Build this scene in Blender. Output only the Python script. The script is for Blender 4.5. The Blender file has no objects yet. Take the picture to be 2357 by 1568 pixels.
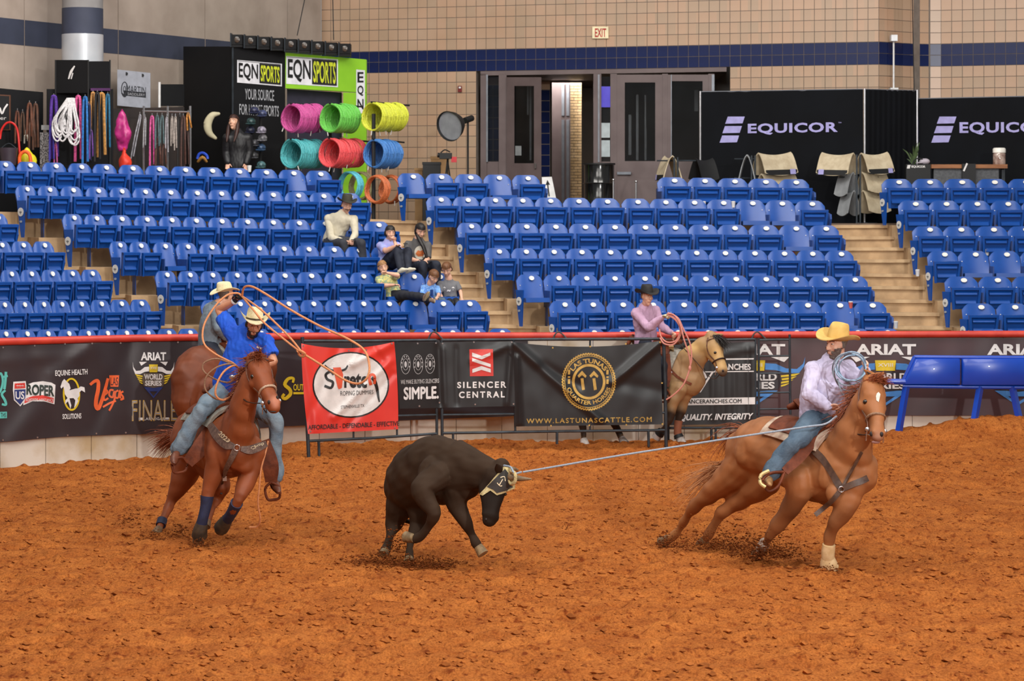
import bpy, bmesh, math, random
import numpy as np
from mathutils import Vector, Matrix, noise as mnoise
from mathutils.geometry import tessellate_polygon
random.seed(7); np.random.seed(7)
scene = bpy.context.scene
# ------------------------------------------------------------------ camera, world, light
F = 5600.0; CX = 1178.5; HY = 494.0; H = 3.38          # focal length in pixels, horizon row, eye height
cam_d = bpy.data.cameras.new('camera'); cam = bpy.data.objects.new('camera', cam_d)
scene.collection.objects.link(cam); scene.camera = cam
cam.location = (0, 0, H); cam.rotation_euler = (math.radians(90), 0, 0)
cam_d.sensor_width = 36.0; cam_d.lens = 36.0 * F / 2357.0
cam_d.shift_y = -(784.0 - HY) / 2357.0
cam_d.clip_end = 200
cam_d.dof.use_dof = True; cam_d.dof.focus_distance = 24.3; cam_d.dof.aperture_fstop = 5.0
world = bpy.data.worlds.new('hall'); scene.world = world; world.use_nodes = True
world.node_tree.nodes['Background'].inputs[0].default_value = (1.0, 0.97, 0.93, 1)
world.node_tree.nodes['Background'].inputs[1].default_value = 0.30
def area_light(name, loc, size, power, color=(1, .96, .9), target=None):
    d = bpy.data.lights.new(name, 'AREA'); d.shape = 'RECTANGLE'; d.size = size[0]; d.size_y = size[1]
    d.energy = power; d.color = color
    o = bpy.data.objects.new(name, d); scene.collection.objects.link(o); o.location = loc
    if target: o.rotation_euler = (Vector(target) - Vector(loc)).to_track_quat('-Z', 'Y').to_euler()
    return o
# rows of high-bay lamps under the hall roof
area_light('arena_roof_lamp', (-4, 19, 12), (8, 6), 980, target=(-2, 24, 0))
area_light('arena_roof_lamp', (6, 19, 12), (8, 6), 980, target=(3, 24, 0))
area_light('arena_roof_lamp', (0, 6, 11), (18, 4), 720, target=(0, 26, 1))
area_light('roof_strobe', (10, 3, 8), (.7, .7), 2500, target=(0, 30, 1.5), color=(1, .98, .95))
area_light('stand_roof_lamp', (-5, 33, 13), (8, 4), 1050, target=(-4, 40, 3))
area_light('stand_roof_lamp', (5, 33, 13), (8, 4), 1050, target=(4, 41, 3))
area_light('foyer_lamp', (1.6, 51.0, 6.15), (2.5, 1.2), 130, target=(1.6, 51.2, 3))
scene.view_settings.view_transform = 'Standard'; scene.view_settings.look = 'None'
scene.view_settings.exposure = 0.0; scene.view_settings.gamma = 1.0
scene.view_settings.use_curve_mapping = False

# ------------------------------------------------------------------ helpers
COL = scene.collection
def at(px, py, d): return Vector(((px - CX) * d / F, d, H - (py - HY) * d / F))
def srgb(r, g, b):
    def c(v):
        v /= 255.0
        return v / 12.92 if v <= .04045 else ((v + .055) / 1.055) ** 2.4
    return (c(r), c(g), c(b))
def catmull(pts, k):
    """Catmull-Rom resampling of a list of numpy rows."""
    P = [np.array(p, float) for p in pts]
    if len(P) < 3 or k < 2: return P
    out = []
    for i in range(len(P) - 1):
        p0 = P[i - 1] if i > 0 else 2 * P[0] - P[1]
        p1, p2 = P[i], P[i + 1]
        p3 = P[i + 2] if i + 2 < len(P) else 2 * P[-1] - P[-2]
        for j in range(k):
            t = j / k
            out.append(.5 * ((2 * p1) + (-p0 + p2) * t + (2 * p0 - 5 * p1 + 4 * p2 - p3) * t * t + (-p0 + 3 * p1 - 3 * p2 + p3) * t ** 3))
    out.append(P[-1]); return out
MATS = {}
def mat(name, c, rough=.6, c2=None, scale=8.0, bump=0.0, bscale=None, metal=0.0, spec=.5, emit=0.0, detail=4.0, attr=False, coat=0.0, alpha=1.0, stretch=None, trans=0.0, lo=.35, hi=.65):
    """Procedural principled material: noise-mixed colour, optional bump; object coordinates."""
    if name in MATS: return MATS[name]
    m = bpy.data.materials.new(name); m.use_nodes = True; nt = m.node_tree; N = nt.nodes; L = nt.links
    b = N['Principled BSDF']
    b.inputs['Roughness'].default_value = rough; b.inputs['Metallic'].default_value = metal
    b.inputs['Specular IOR Level'].default_value = spec
    if coat: b.inputs['Coat Weight'].default_value = coat
    if trans: b.inputs['Transmission Weight'].default_value = trans
    b.inputs['Alpha'].default_value = alpha
    c = tuple(c) + (1,)
    tc = N.new('ShaderNodeTexCoord'); src = tc.outputs['Object']
    if stretch:
        mp = N.new('ShaderNodeMapping'); mp.inputs['Scale'].default_value = stretch; L.new(src, mp.inputs[0]); src = mp.outputs[0]
    base = None
    if attr:
        a = N.new('ShaderNodeAttribute'); a.attribute_name = 'Col'; base = a.outputs['Color']
    nz = N.new('ShaderNodeTexNoise'); nz.inputs['Scale'].default_value = scale; nz.inputs['Detail'].default_value = detail
    L.new(src, nz.inputs['Vector'])
    c2 = tuple(c2) + (1,) if c2 else tuple(v * .82 for v in c[:3]) + (1,)
    rp = N.new('ShaderNodeValToRGB'); rp.color_ramp.elements[0].position = lo; rp.color_ramp.elements[1].position = hi
    L.new(nz.outputs['Fac'], rp.inputs[0])
    if attr:
        rp.color_ramp.elements[0].color = (.86, .86, .86, 1); rp.color_ramp.elements[1].color = (1.06, 1.06, 1.06, 1)
        mx = N.new('ShaderNodeMix'); mx.data_type = 'RGBA'; mx.blend_type = 'MULTIPLY'; mx.inputs[0].default_value = 1.0
        L.new(base, mx.inputs[6]); L.new(rp.outputs[0], mx.inputs[7]); L.new(mx.outputs[2], b.inputs['Base Color'])
    else:
        rp.color_ramp.elements[0].color = c2; rp.color_ramp.elements[1].color = c
        L.new(rp.outputs[0], b.inputs['Base Color'])
    if emit:
        b.inputs['Emission Color'].default_value = c; b.inputs['Emission Strength'].default_value = emit
    if bump:
        n2 = N.new('ShaderNodeTexNoise'); n2.inputs['Scale'].default_value = bscale or scale * 3; n2.inputs['Detail'].default_value = 5
        L.new(src, n2.inputs['Vector'])
        bp = N.new('ShaderNodeBump'); bp.inputs['Strength'].default_value = bump; bp.inputs['Distance'].default_value = .02
        L.new(n2.outputs['Fac'], bp.inputs['Height']); L.new(bp.outputs[0], b.inputs['Normal'])
    MATS[name] = m; return m
def worigin(o):
    v = Vector((0, 0, 0))
    while o is not None: v += o.location; o = o.parent
    return v
class MB:
    """Collects geometry in world (or local) coordinates for ONE mesh object."""
    def __init__(s): s.v = []; s.f = []
    def add(s, vs, fs):
        n = len(s.v); s.v.extend([tuple(v) for v in vs]); s.f.extend([tuple(i + n for i in f) for f in fs]); return s
    def box(s, a, b, M=None):
        (x0, y0, z0), (x1, y1, z1) = a, b
        vs = [(x0, y0, z0), (x1, y0, z0), (x1, y1, z0), (x0, y1, z0), (x0, y0, z1), (x1, y0, z1), (x1, y1, z1), (x0, y1, z1)]
        if M is not None: vs = [M @ Vector(v) for v in vs]
        return s.add(vs, [(3, 2, 1, 0), (4, 5, 6, 7), (0, 1, 5, 4), (1, 2, 6, 5), (2, 3, 7, 6), (3, 0, 4, 7)])
    def hexa(s, P):  # 8 corners: bottom 4 ccw, top 4
        return s.add(P, [(3, 2, 1, 0), (4, 5, 6, 7), (0, 1, 5, 4), (1, 2, 6, 5), (2, 3, 7, 6), (3, 0, 4, 7)])
    def ring_loft(s, rings, closed_ends=True):
        n = len(rings[0]); vs = [p for r in rings for p in r]; fs = []
        for i in range(len(rings) - 1):
            for j in range(n):
                k = (j + 1) % n
                fs.append((i * n + j, i * n + k, (i + 1) * n + k, (i + 1) * n + j))
        if closed_ends:
            fs.append(tuple(range(n - 1, -1, -1))); fs.append(tuple((len(rings) - 1) * n + j for j in range(n)))
        return s.add(vs, fs)
    def loft(s, st, up=(0, 0, 1), n=12, k=1, power=2.0, roundends=True):
        """st: rows (x,y,z,rw,rh); elliptical sections square to the path, rh along up, rw sideways."""
        rows = catmull([list(r[0]) + [r[1], r[2]] if len(r) == 3 else list(r) for r in st], k)
        P = [Vector(r[:3]) for r in rows]; rings = []
        up = Vector(up)
        for i, r in enumerate(rows):
            t = (P[min(i + 1, len(P) - 1)] - P[max(i - 1, 0)])
            if t.length < 1e-9: t = Vector((0, 0, 1))
            t.normalize()
            u = up - t * up.dot(t)
            if u.length < .05: u = Vector((1, .3, .2)) - t * Vector((1, .3, .2)).dot(t)
            u.normalize(); w = t.cross(u)
            rw, rh = max(r[3], .0005), max(r[4], .0005); ring = []
            for j in range(n):
                a = 2 * math.pi * j / n; ca, sa = math.cos(a), math.sin(a)
                e = 2.0 / power
                ring.append(P[i] + w * (rw * math.copysign(abs(ca) ** e, ca)) + u * (rh * math.copysign(abs(sa) ** e, sa)))
            rings.append((ring, t, rw, rh))
        R = [r[0] for r in rings]
        if roundends:
            def cap(idx, sign):
                ring, t, rw, rh = rings[idx]; c = P[idx]; m = min(rw, rh)
                return [[c + (p - c) * f + t * (sign * m * g) for p in ring] for f, g in ((.86, .5), (.5, .86), (.12, 1.0))]
            R = list(reversed(cap(0, -1))) + R + cap(-1, 1)
        return s.ring_loft(R)
    def tube(s, pts, r, n=8, k=1, roundends=False):
        rr = r if isinstance(r, (list, tuple)) else [r] * len(pts)
        return s.loft([(p[0], p[1], p[2], q, q) for p, q in zip(pts, rr)], up=(.13, .21, .97), n=n, k=k, roundends=roundends)
    def ellipsoid(s, c, r, M=None, nu=14, nv=9):
        rings = []
        for i in range(1, nv):
            t = math.pi * i / nv
            ring = []
            for j in range(nu):
                a = 2 * math.pi * j / nu
                p = Vector((r[0] * math.sin(t) * math.cos(a), r[1] * math.sin(t) * math.sin(a), -r[2] * math.cos(t)))
                ring.append((M @ p if M is not None else p) + Vector(c))
            rings.append(ring)
        return s.ring_loft(rings)
    def lathe(s, prof, c, M=None, n=24, closed=True):
        rings = []
        for r, z in prof:
            ring = []
            for j in range(n):
                a = 2 * math.pi * j / n; p = Vector((r * math.cos(a), r * math.sin(a), z))
                ring.append((M @ p if M is not None else p) + Vector(c))
            rings.append(ring)
        return s.ring_loft(rings, closed)
    def mesh(s, name, origin=Vector((0, 0, 0))):
        me = bpy.data.meshes.new(name)
        me.from_pydata([(v[0] - origin[0], v[1] - origin[1], v[2] - origin[2]) for v in s.v], [], s.f)
        me.validate(); me.update(); return me
    def build(s, name, m, parent=None, smooth=False, label=None):
        me = s.mesh(name, worigin(parent) if parent else Vector((0, 0, 0)))
        if m: me.materials.append(m)
        o = bpy.data.objects.new(name, me); COL.objects.link(o)
        if parent: o.parent = parent
        if smooth: me.polygons.foreach_set('use_smooth', [True] * len(me.polygons)); smooth_sharp(me)
        if label: o['label'] = label
        return o
def smooth_sharp(me, ang=42):
    try: me.set_sharp_from_angle(angle=math.radians(ang))
    except Exception: pass
def tag(o, label=None, cat=None, group=None, kind=None):
    if label: o['label'] = label
    if cat: o['category'] = cat
    if group: o['group'] = group
    if kind: o['kind'] = kind
    return o
def thing(name, label, cat, loc=(0, 0, 0), group=None, rz=0.0):
    o = bpy.data.objects.new(name, None); COL.objects.link(o); o.location = loc; o.rotation_euler = (0, 0, rz)
    o.empty_display_size = .1
    return tag(o, label, cat, group)
def setting(name, loc=(0, 0, 0)):
    o = bpy.data.objects.new(name, None); COL.objects.link(o); o.location = loc; o['kind'] = 'structure'; return o
def link(me, name, parent, m=None, loc=None, rot=None):
    o = bpy.data.objects.new(name, me); COL.objects.link(o)
    if parent: o.parent = parent
    if loc is not None: o.location = loc
    if rot is not None: o.rotation_euler = rot
    return o
class Sheet:
    """A vertical sheet hung between two ends (px,d); maps photo pixels to points on it. Straight in plan: 1/d linear in px.
    pts: list of (px,d). ridges: cloth folds (x0,y0,x1,y1,width_px,amp_m)."""
    def __init__(s, pts, ridges=(), namp=0.0, nscale=.02, straight=True):
        s.pts = pts; s.ridges = ridges; s.namp = namp; s.ns = nscale
    def depth(s, px):
        P = s.pts
        if px <= P[0][0]: i = 0
        elif px >= P[-1][0]: i = len(P) - 2
        else: i = max(j for j in range(len(P) - 1) if P[j][0] <= px)
        (x0, d0), (x1, d1) = P[i], P[i + 1]; t = (px - x0) / (x1 - x0)
        return 1.0 / ((1 - t) / d0 + t / d1)
    def fold(s, px, py):
        w = 0.0
        for (x0, y0, x1, y1, wd, am) in s.ridges:
            dx, dy = x1 - x0, y1 - y0; L2 = dx * dx + dy * dy
            t = ((px - x0) * dx + (py - y0) * dy) / L2; tc = min(1, max(0, t))
            q = math.hypot(px - x0 - dx * tc, py - y0 - dy * tc)
            w += am * math.exp(-(q / wd) ** 2)
        if s.namp: w += s.namp * mnoise.noise(Vector((px * s.ns, py * s.ns * .6, 3.1)))
        return w
    def P(s, px, py, off=0.0):
        d = s.depth(px); p = at(px, py, d); w = s.fold(px, py) + off
        p.y -= w; return p
    def grid(s, x0, x1, ytop, ybot, nx, ny, thick=.006):
        """front and back skin between curves ytop(x), ybot(x)"""
        mb = MB(); vs = []
        for lay in (0, 1):
            for j in range(ny + 1):
                for i in range(nx + 1):
                    x = x0 + (x1 - x0) * i / nx; a = ytop(x) if callable(ytop) else ytop; b = ybot(x) if callable(ybot) else ybot
                    p = s.P(x, a + (b - a) * j / ny, -thick * lay); vs.append(p)
        n = (nx + 1) * (ny + 1); fs = []
        for j in range(ny):
            for i in range(nx):
                q = j * (nx + 1) + i
                fs.append((q, q + nx + 1, q + nx + 2, q + 1)); fs.append((n + q, n + q + 1, n + q + nx + 2, n + q + nx + 1))
        for i in range(nx):
            fs.append((i, i + 1, n + i + 1, n + i)); q = ny * (nx + 1) + i; fs.append((q + 1, q, n + q, n + q + 1))
        for j in range(ny):
            q = j * (nx + 1); fs.append((q + nx + 1, q, n + q, n + q + nx + 1)); q += nx; fs.append((q, q + nx + 1, n + q + nx + 1, n + q))
        return mb.add(vs, fs)
# ---- flat print: polygons and lettering laid on a sheet
def tri_poly(poly, holes=()):
    loops = [[Vector((x, y, 0)) for x, y in poly]] + [[Vector((x, y, 0)) for x, y in h] for h in holes]
    t = tessellate_polygon(loops); vs = [(v.x, v.y) for l in loops for v in l]
    return vs, [tuple(f) for f in t]
def subdiv2d(vs, fs, L):
    bm = bmesh.new(); bv = [bm.verts.new((x, y, 0)) for x, y in vs]
    for f in fs:
        try: bm.faces.new([bv[i] for i in f])
        except Exception: pass
    for _ in range(7):
        es = [e for e in bm.edges if e.calc_length() > L]
        if not es: break
        bmesh.ops.subdivide_edges(bm, edges=es, cuts=1)
        bmesh.ops.triangulate(bm, faces=[f for f in bm.faces if len(f.verts) > 3])
    bm.verts.index_update()
    r = [(v.co.x, v.co.y) for v in bm.verts], [tuple(v.index for v in f.verts) for f in bm.faces]
    bm.free(); return r
TXT = {}
def text2d(s, offset=0.0, spacing=1.0, shear=0.0):
    key = (s, offset, spacing, shear)
    if key in TXT: return TXT[key]
    if 'M' in s.upper() and offset > 0:                          # pointed letters: thicken by overstriking
        v0, f0 = text2d(s, 0.0, spacing, shear); n = len(v0); vs, fs = [], []
        for q, (dx, dy) in enumerate(((0, 0), (offset, 0), (-offset, 0), (0, offset), (0, -offset))):
            vs += [(x + dx, y + dy) for x, y in v0]; fs += [tuple(i + q * n for i in f) for f in f0]
        TXT[key] = (vs, fs); return vs, fs
    cu = bpy.data.curves.new('lettering', 'FONT'); cu.body = s; cu.offset = offset; cu.space_character = spacing; cu.shear = shear
    cu.fill_mode = 'FRONT'; cu.resolution_u = 3
    o = bpy.data.objects.new('lettering', cu); COL.objects.link(o)
    dg = bpy.context.evaluated_depsgraph_get(); me = bpy.data.meshes.new_from_object(o.evaluated_get(dg))
    vs = [(v.co.x, v.co.y) for v in me.vertices]; fs = [tuple(p.vertices) for p in me.polygons]
    bpy.data.objects.remove(o); bpy.data.curves.remove(cu); bpy.data.meshes.remove(me)
    TXT[key] = (vs, fs); return vs, fs
def face_front(mb):
    """turn print faces towards -Y"""
    out = []
    for f in mb.f:
        a, b, c = (Vector(mb.v[f[0]]), Vector(mb.v[f[1]]), Vector(mb.v[f[2]]))
        n = (b - a).cross(c - a)
        out.append(f if n.y <= 0 else tuple(reversed(f)))
    mb.f = out; return mb
class Print(MB):
    """print on a sheet; off = how far the ink stands proud of the cloth"""
    def __init__(s, sheet, off=.006, L=14): super().__init__(); s.sh = sheet; s.off = off; s.L = L
    def put(s, vs, fs):
        vs, fs = subdiv2d(vs, fs, s.L)
        return s.add([s.sh.P(x, y, s.off) for x, y in vs], fs)
    def poly(s, pts, holes=()): return s.put(*tri_poly(pts, holes))
    def ell(s, cx, cy, rx, ry, inner=0.0, n=40):
        o = [(cx + rx * math.cos(2 * math.pi * i / n), cy + ry * math.sin(2 * math.pi * i / n)) for i in range(n)]
        h = [[(cx + (rx - inner) * math.cos(2 * math.pi * i / n), cy + (ry - inner) * math.sin(2 * math.pi * i / n)) for i in range(n)]] if inner else ()
        return s.poly(o, h)
    def line(s, pts, w):
        """stroke of width w (number or list) along 2D points"""
        pts = catmull([list(p) for p in pts], 4) if len(pts) > 2 else [np.array(p, float) for p in pts]
        n = len(pts); ww = w if isinstance(w, (list, tuple)) else [w] * 2
        L_, R_ = [], []
        for i, p in enumerate(pts):
            t = pts[min(i + 1, n - 1)] - pts[max(i - 1, 0)]; t = t / (np.hypot(*t) + 1e-9)
            u = i / (n - 1) * (len(ww) - 1); a = int(min(u, len(ww) - 2)); q = (ww[a] * (1 - (u - a)) + ww[a + 1] * (u - a)) / 2
            L_.append((p[0] - t[1] * q, p[1] + t[0] * q)); R_.append((p[0] + t[1] * q, p[1] - t[0] * q))
        vs = L_ + R_; fs = [(i, i + 1, n + i + 1, n + i) for i in range(n - 1)]
        return s.put(vs, fs)
    def text(s, t, x0, y0, x1, y1, offset=0.0, spacing=1.0, shear=0.0, yr=None, arc=None):
        """fit t into the pixel box; yr: (y0,y1) of the right end for slanting lines; arc=(cx,cy,R,a0,a1) bends it."""
        vs, fs = text2d(t, offset, spacing)
        xa = min(v[0] for v in vs); xb = max(v[0] for v in vs); ya = min(v[1] for v in vs); yb = max(v[1] for v in vs)
        if not arc: vs, fs = subdiv2d(vs, fs, (xb - xa) * s.L / max(abs(x1 - x0), 1) if s.L < 100 else 1e9)
        out = []
        for x, y in vs:
            u = (x - xa) / (xb - xa); v = (y - ya) / (yb - ya)
            if arc:
                cx, cy, r0, r1, a0, a1 = arc; a = math.radians(a0 + (a1 - a0) * u); r = r0 + (r1 - r0) * v
                out.append((cx + r * math.cos(a), cy - r * math.sin(a)))
            else:
                ta, tb = y0, y1
                if yr: ta = y0 + (yr[0] - y0) * u; tb = y1 + (yr[1] - y1) * u
                out.append((x0 + (x1 - x0) * u + shear * abs(tb - ta) * v, tb + (ta - tb) * v))
        return s.add([s.sh.P(x, y, s.off) for x, y in out], fs)
    def done(s, name, m, parent, label=None):
        face_front(s); return s.build(name, m, parent, label=label)

# ------------------------------------------------------------------ common materials
M_blue = mat('seat_blue', srgb(16, 76, 160), .34, srgb(13, 68, 146), scale=3, spec=.5)
M_white = mat('plain_white', srgb(235, 235, 235), .5)
M_black = mat('plain_black', srgb(20, 21, 24), .6)
M_steel = mat('pipe_steel_dark', srgb(58, 66, 74), .45, srgb(40, 46, 52), scale=6, metal=.3)
M_chrome = mat('bright_metal', srgb(205, 205, 210), .25, metal=.9)
M_alu = mat('aluminium', srgb(150, 155, 165), .4, metal=.6)

# ------------------------------------------------------------------ plan of the arena wall and stands
WALL = [(-420, 31.2), (-200, 32.1), (0, 33.0), (300, 34.2), (700, 35.3), (1000, 36.0), (1300, 36.5), (1600, 36.9), (2000, 37.1), (2357, 37.2), (2800, 37.1)]
RAILY = [(-420, 803), (-200, 795), (0, 787), (300, 779), (700, 774), (1000, 773), (1300, 773), (1600, 771), (2000, 770), (2357, 769), (2800, 768)]
def lerp(tab, x):
    if x <= tab[0][0]: return tab[0][1]
    for (a, u), (b, v) in zip(tab, tab[1:]):
        if x <= b: return u + (v - u) * (x - a) / (b - a)
    return tab[-1][1]
def dwall(px): return lerp(WALL, px)
# ------------------------------------------------------------------ ground
def vnoise(nx, ny, cell, seed):
    """smooth value noise on an nx x ny grid, cell in samples"""
    rs = np.random.RandomState(seed); gx = int(nx / cell[0]) + 4; gy = int(ny / cell[1]) + 4
    g = rs.rand(gy, gx); x = np.arange(nx) / cell[0]; y = np.arange(ny) / cell[1]
    ix = x.astype(int); iy = y.astype(int); fx = x - ix; fy = y - iy
    fx = fx * fx * (3 - 2 * fx); fy = (fy * fy * (3 - 2 * fy))[:, None]
    a = g[np.ix_(iy, ix)] * (1 - fx) + g[np.ix_(iy, ix + 1)] * fx; b = g[np.ix_(iy + 1, ix)] * (1 - fx) + g[np.ix_(iy + 1, ix + 1)] * fx
    return a * (1 - fy) + b * fy - .5
GX0, GX1, GY0, GY1 = -10.0, 10.0, 14.0, 38.0
gnx, gny = 720, 560
gx = np.linspace(GX0, GX1, gnx); gy = np.linspace(GY0, GY1, gny)
hgt = (vnoise(gnx, gny, (70, 45), 1) * .07 + vnoise(gnx, gny, (26, 16), 2) * .05 + vnoise(gnx, gny, (9, 6), 3) * .045 + vnoise(gnx, gny, (4, 3), 4) * .04 + vnoise(gnx, gny, (2, 1.6), 5) * .028)
pit = np.clip(vnoise(gnx, gny, (7, 4), 8) - .22, 0, 1); hgt -= pit * .22
crag = np.clip(vnoise(gnx, gny, (5, 3), 9) - .25, 0, 1); hgt += crag * .16
XX, YY = np.meshgrid(gx, gy)
def bumpz(x, y):
    """large shapes of the dirt: a ridge pushed up along the wall, a heap by the blue lane"""
    z = .30 * np.exp(-((x - 7.2) / 1.5) ** 2 - ((y - 36.2) / .9) ** 2) + .18 * np.exp(-((x - 9.2) / 1.6) ** 2 - ((y - 36.0) / 1.2) ** 2)
    z = z + .07 * np.exp(-((y - (35.4 + .1 * x)) / .5) ** 2) * (x > -4)
    return z
hgt += bumpz(XX, YY)
gv = np.stack([XX, YY, hgt - .02], -1).reshape(-1, 3)
idx = np.arange(gnx * gny).reshape(gny, gnx)
quads = np.stack([idx[:-1, :-1], idx[:-1, 1:], idx[1:, 1:], idx[1:, :-1]], -1).reshape(-1, 4)
gm = bpy.data.meshes.new('floor'); gm.from_pydata(gv.tolist(), [], quads.tolist()); gm.update()
gm.polygons.foreach_set('use_smooth', [True] * len(gm.polygons))
def dirt_mat():
    m = mat('arena_dirt', srgb(182, 108, 50), .95, srgb(160, 89, 39), scale=2.2, bump=1.0, bscale=64, spec=.1, detail=8)
    nt = m.node_tree; N = nt.nodes; L = nt.links; b = N['Principled BSDF']
    old = b.inputs['Base Color'].links[0].from_socket
    tc = [n for n in N if n.type == 'TEX_COORD'][0]
    nz = N.new('ShaderNodeTexNoise'); nz.inputs['Scale'].default_value = 16; nz.inputs['Detail'].default_value = 6
    mp = N.new('ShaderNodeMapping'); mp.inputs['Scale'].default_value = (1, .6, 1); L.new(tc.outputs['Object'], mp.inputs[0]); L.new(mp.outputs[0], nz.inputs['Vector'])
    rp = N.new('ShaderNodeValToRGB'); e = rp.color_ramp.elements; e[0].position = .30; e[0].color = srgb(150, 84, 40) + (1,); e[1].position = .46; e[1].color = (1, 1, 1, 1)
    L.new(nz.outputs['Fac'], rp.inputs[0])
    mx = N.new('ShaderNodeMix'); mx.data_type = 'RGBA'; mx.blend_type = 'MULTIPLY'; mx.inputs[0].default_value = .75
    L.new(old, mx.inputs[6]); L.new(rp.outputs[0], mx.inputs[7]); L.new(mx.outputs[2], b.inputs['Base Color'])
    n3 = N.new('ShaderNodeTexNoise'); n3.inputs['Scale'].default_value = 55; n3.inputs['Detail'].default_value = 3; L.new(mp.outputs[0], n3.inputs['Vector'])
    r3 = N.new('ShaderNodeValToRGB'); e = r3.color_ramp.elements; e[0].position = .33; e[0].color = (.62, .56, .5, 1); e[1].position = .6; e[1].color = (1.12, 1.12, 1.12, 1); L.new(n3.outputs['Fac'], r3.inputs[0])
    m3 = N.new('ShaderNodeMix'); m3.data_type = 'RGBA'; m3.blend_type = 'MULTIPLY'; m3.inputs[0].default_value = .8
    L.new(mx.outputs[2], m3.inputs[6]); L.new(r3.outputs[0], m3.inputs[7]); L.new(m3.outputs[2], b.inputs['Base Color'])
    return m
M_dirt = dirt_mat()
gm.materials.append(M_dirt)
floor_o = bpy.data.objects.new('floor', gm); COL.objects.link(floor_o); floor_o['kind'] = 'structure'
apron = MB().add([(-30, -6, -.06), (30, -6, -.06), (30, 40, -.06), (-30, 40, -.06)], [(0, 1, 2, 3)]).build('floor_apron', M_dirt); apron['kind'] = 'structure'
def gz(x, y):
    i = int(min(max((x - GX0) / (GX1 - GX0) * (gnx - 1), 0), gnx - 1)); j = int(min(max((y - GY0) / (GY1 - GY0) * (gny - 1), 0), gny - 1))
    return float(hgt[j, i]) - .02
# loose clods
def clods(name, items, label, m):
    mb = MB(); rs = random.Random(len(items))
    for (x, y, z, r) in items:
        vs = []
        sx, sy, sz = r * rs.uniform(.8, 1.5), r * rs.uniform(.8, 1.3), r * rs.uniform(.5, .9)
        for (a, b, c) in ((1, 0, 0), (-1, 0, 0), (0, 1, 0), (0, -1, 0), (0, 0, 1), (0, 0, -1), (.6, .6, .5), (-.6, -.6, .5)):
            q = rs.uniform(.75, 1.25); vs.append((x + a * sx * q, y + b * sy * q, z + c * sz * q))
        mb.add(vs, [(0, 6, 4), (6, 2, 4), (2, 1, 4), (1, 7, 4), (7, 3, 4), (3, 0, 4), (0, 2, 6), (1, 3, 7), (2, 0, 5), (1, 2, 5), (3, 1, 5), (0, 3, 5)])
    o = mb.build(name, m); return tag(o, label, 'dirt', kind='stuff')
M_clod = mat('dirt_clod', srgb(170, 100, 48), .95, srgb(120, 66, 30), scale=7, spec=.1)
it = []
for _ in range(9000):
    y = 15 + 19.5 * random.random() ** 1.15; x = random.uniform(-1, 1) * (y * .215 + .4)
    if y > dwall(CX + x * F / y) - .5: continue
    r = random.choice((.006, .008, .01, .012, .015, .02, .03)) * random.uniform(.8, 1.3)
    it.append((x, y, gz(x, y) + r * .2, r))
clods('dirt_clods', it, 'loose orange brown dirt clods scattered over the arena floor', M_clod)

# ------------------------------------------------------------------ arena wall and red rail
M_wall = mat('painted_board', srgb(214, 204, 190), .7, srgb(184, 160, 124), scale=1.6, bump=.1, bscale=20, detail=7, lo=.3, hi=.55)
xs = [-420 + 35 * i for i in range(92)]
wallset = setting('wall_arena', at(1178, 1020, 36.2))
prev = None
for i in range(0, len(xs) - 1, 3):
    a, b = xs[i], xs[min(i + 3, len(xs) - 1)]
    if a == b: continue
    da, db = dwall(a), dwall(b); za = H - (lerp(RAILY, a) - HY) * da / F; zb = H - (lerp(RAILY, b) - HY) * db / F
    pa, pb = at(a, 494, da), at(b, 494, db); g = (pb - pa).normalized() * .004
    P = []
    for z in (0, 1):
        P += [Vector((pa.x + g.x, pa.y + g.y, -.1 if z == 0 else za)), Vector((pb.x - g.x, pb.y - g.y, -.1 if z == 0 else zb)), Vector((pb.x - g.x, pb.y + .12, -.1 if z == 0 else zb)), Vector((pa.x + g.x, pa.y + .12, -.1 if z == 0 else za))]
    MB().hexa(P).build('wall_panel', M_wall, wallset)
M_red = mat('red_rail_paint', srgb(206, 66, 50), .42, srgb(186, 52, 42), scale=4)
pts = []; 
for x in xs: pts.append(at(x, lerp(RAILY, x), dwall(x) - .03))
rail = tag(MB().tube(pts, .052, n=12).build('rail', M_red, None, True), 'long red pipe rail capping the arena wall', 'rail')
# ------------------------------------------------------------------ stands: terraces, aisle steps, seats
M_conc = mat('stand_concrete', srgb(196, 164, 126), .85, srgb(160, 132, 100), scale=3, bump=.15, bscale=30, detail=7)
M_nosing = mat('nosing_concrete', srgb(206, 176, 138), .85, srgb(176, 146, 112), scale=4)
M_conc2 = mat('concourse_floor', srgb(120, 100, 84), .6, srgb(98, 80, 66), scale=2)
def rowoff(k): return (.95 + .8 * (k - 1)) * 1.05
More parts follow.
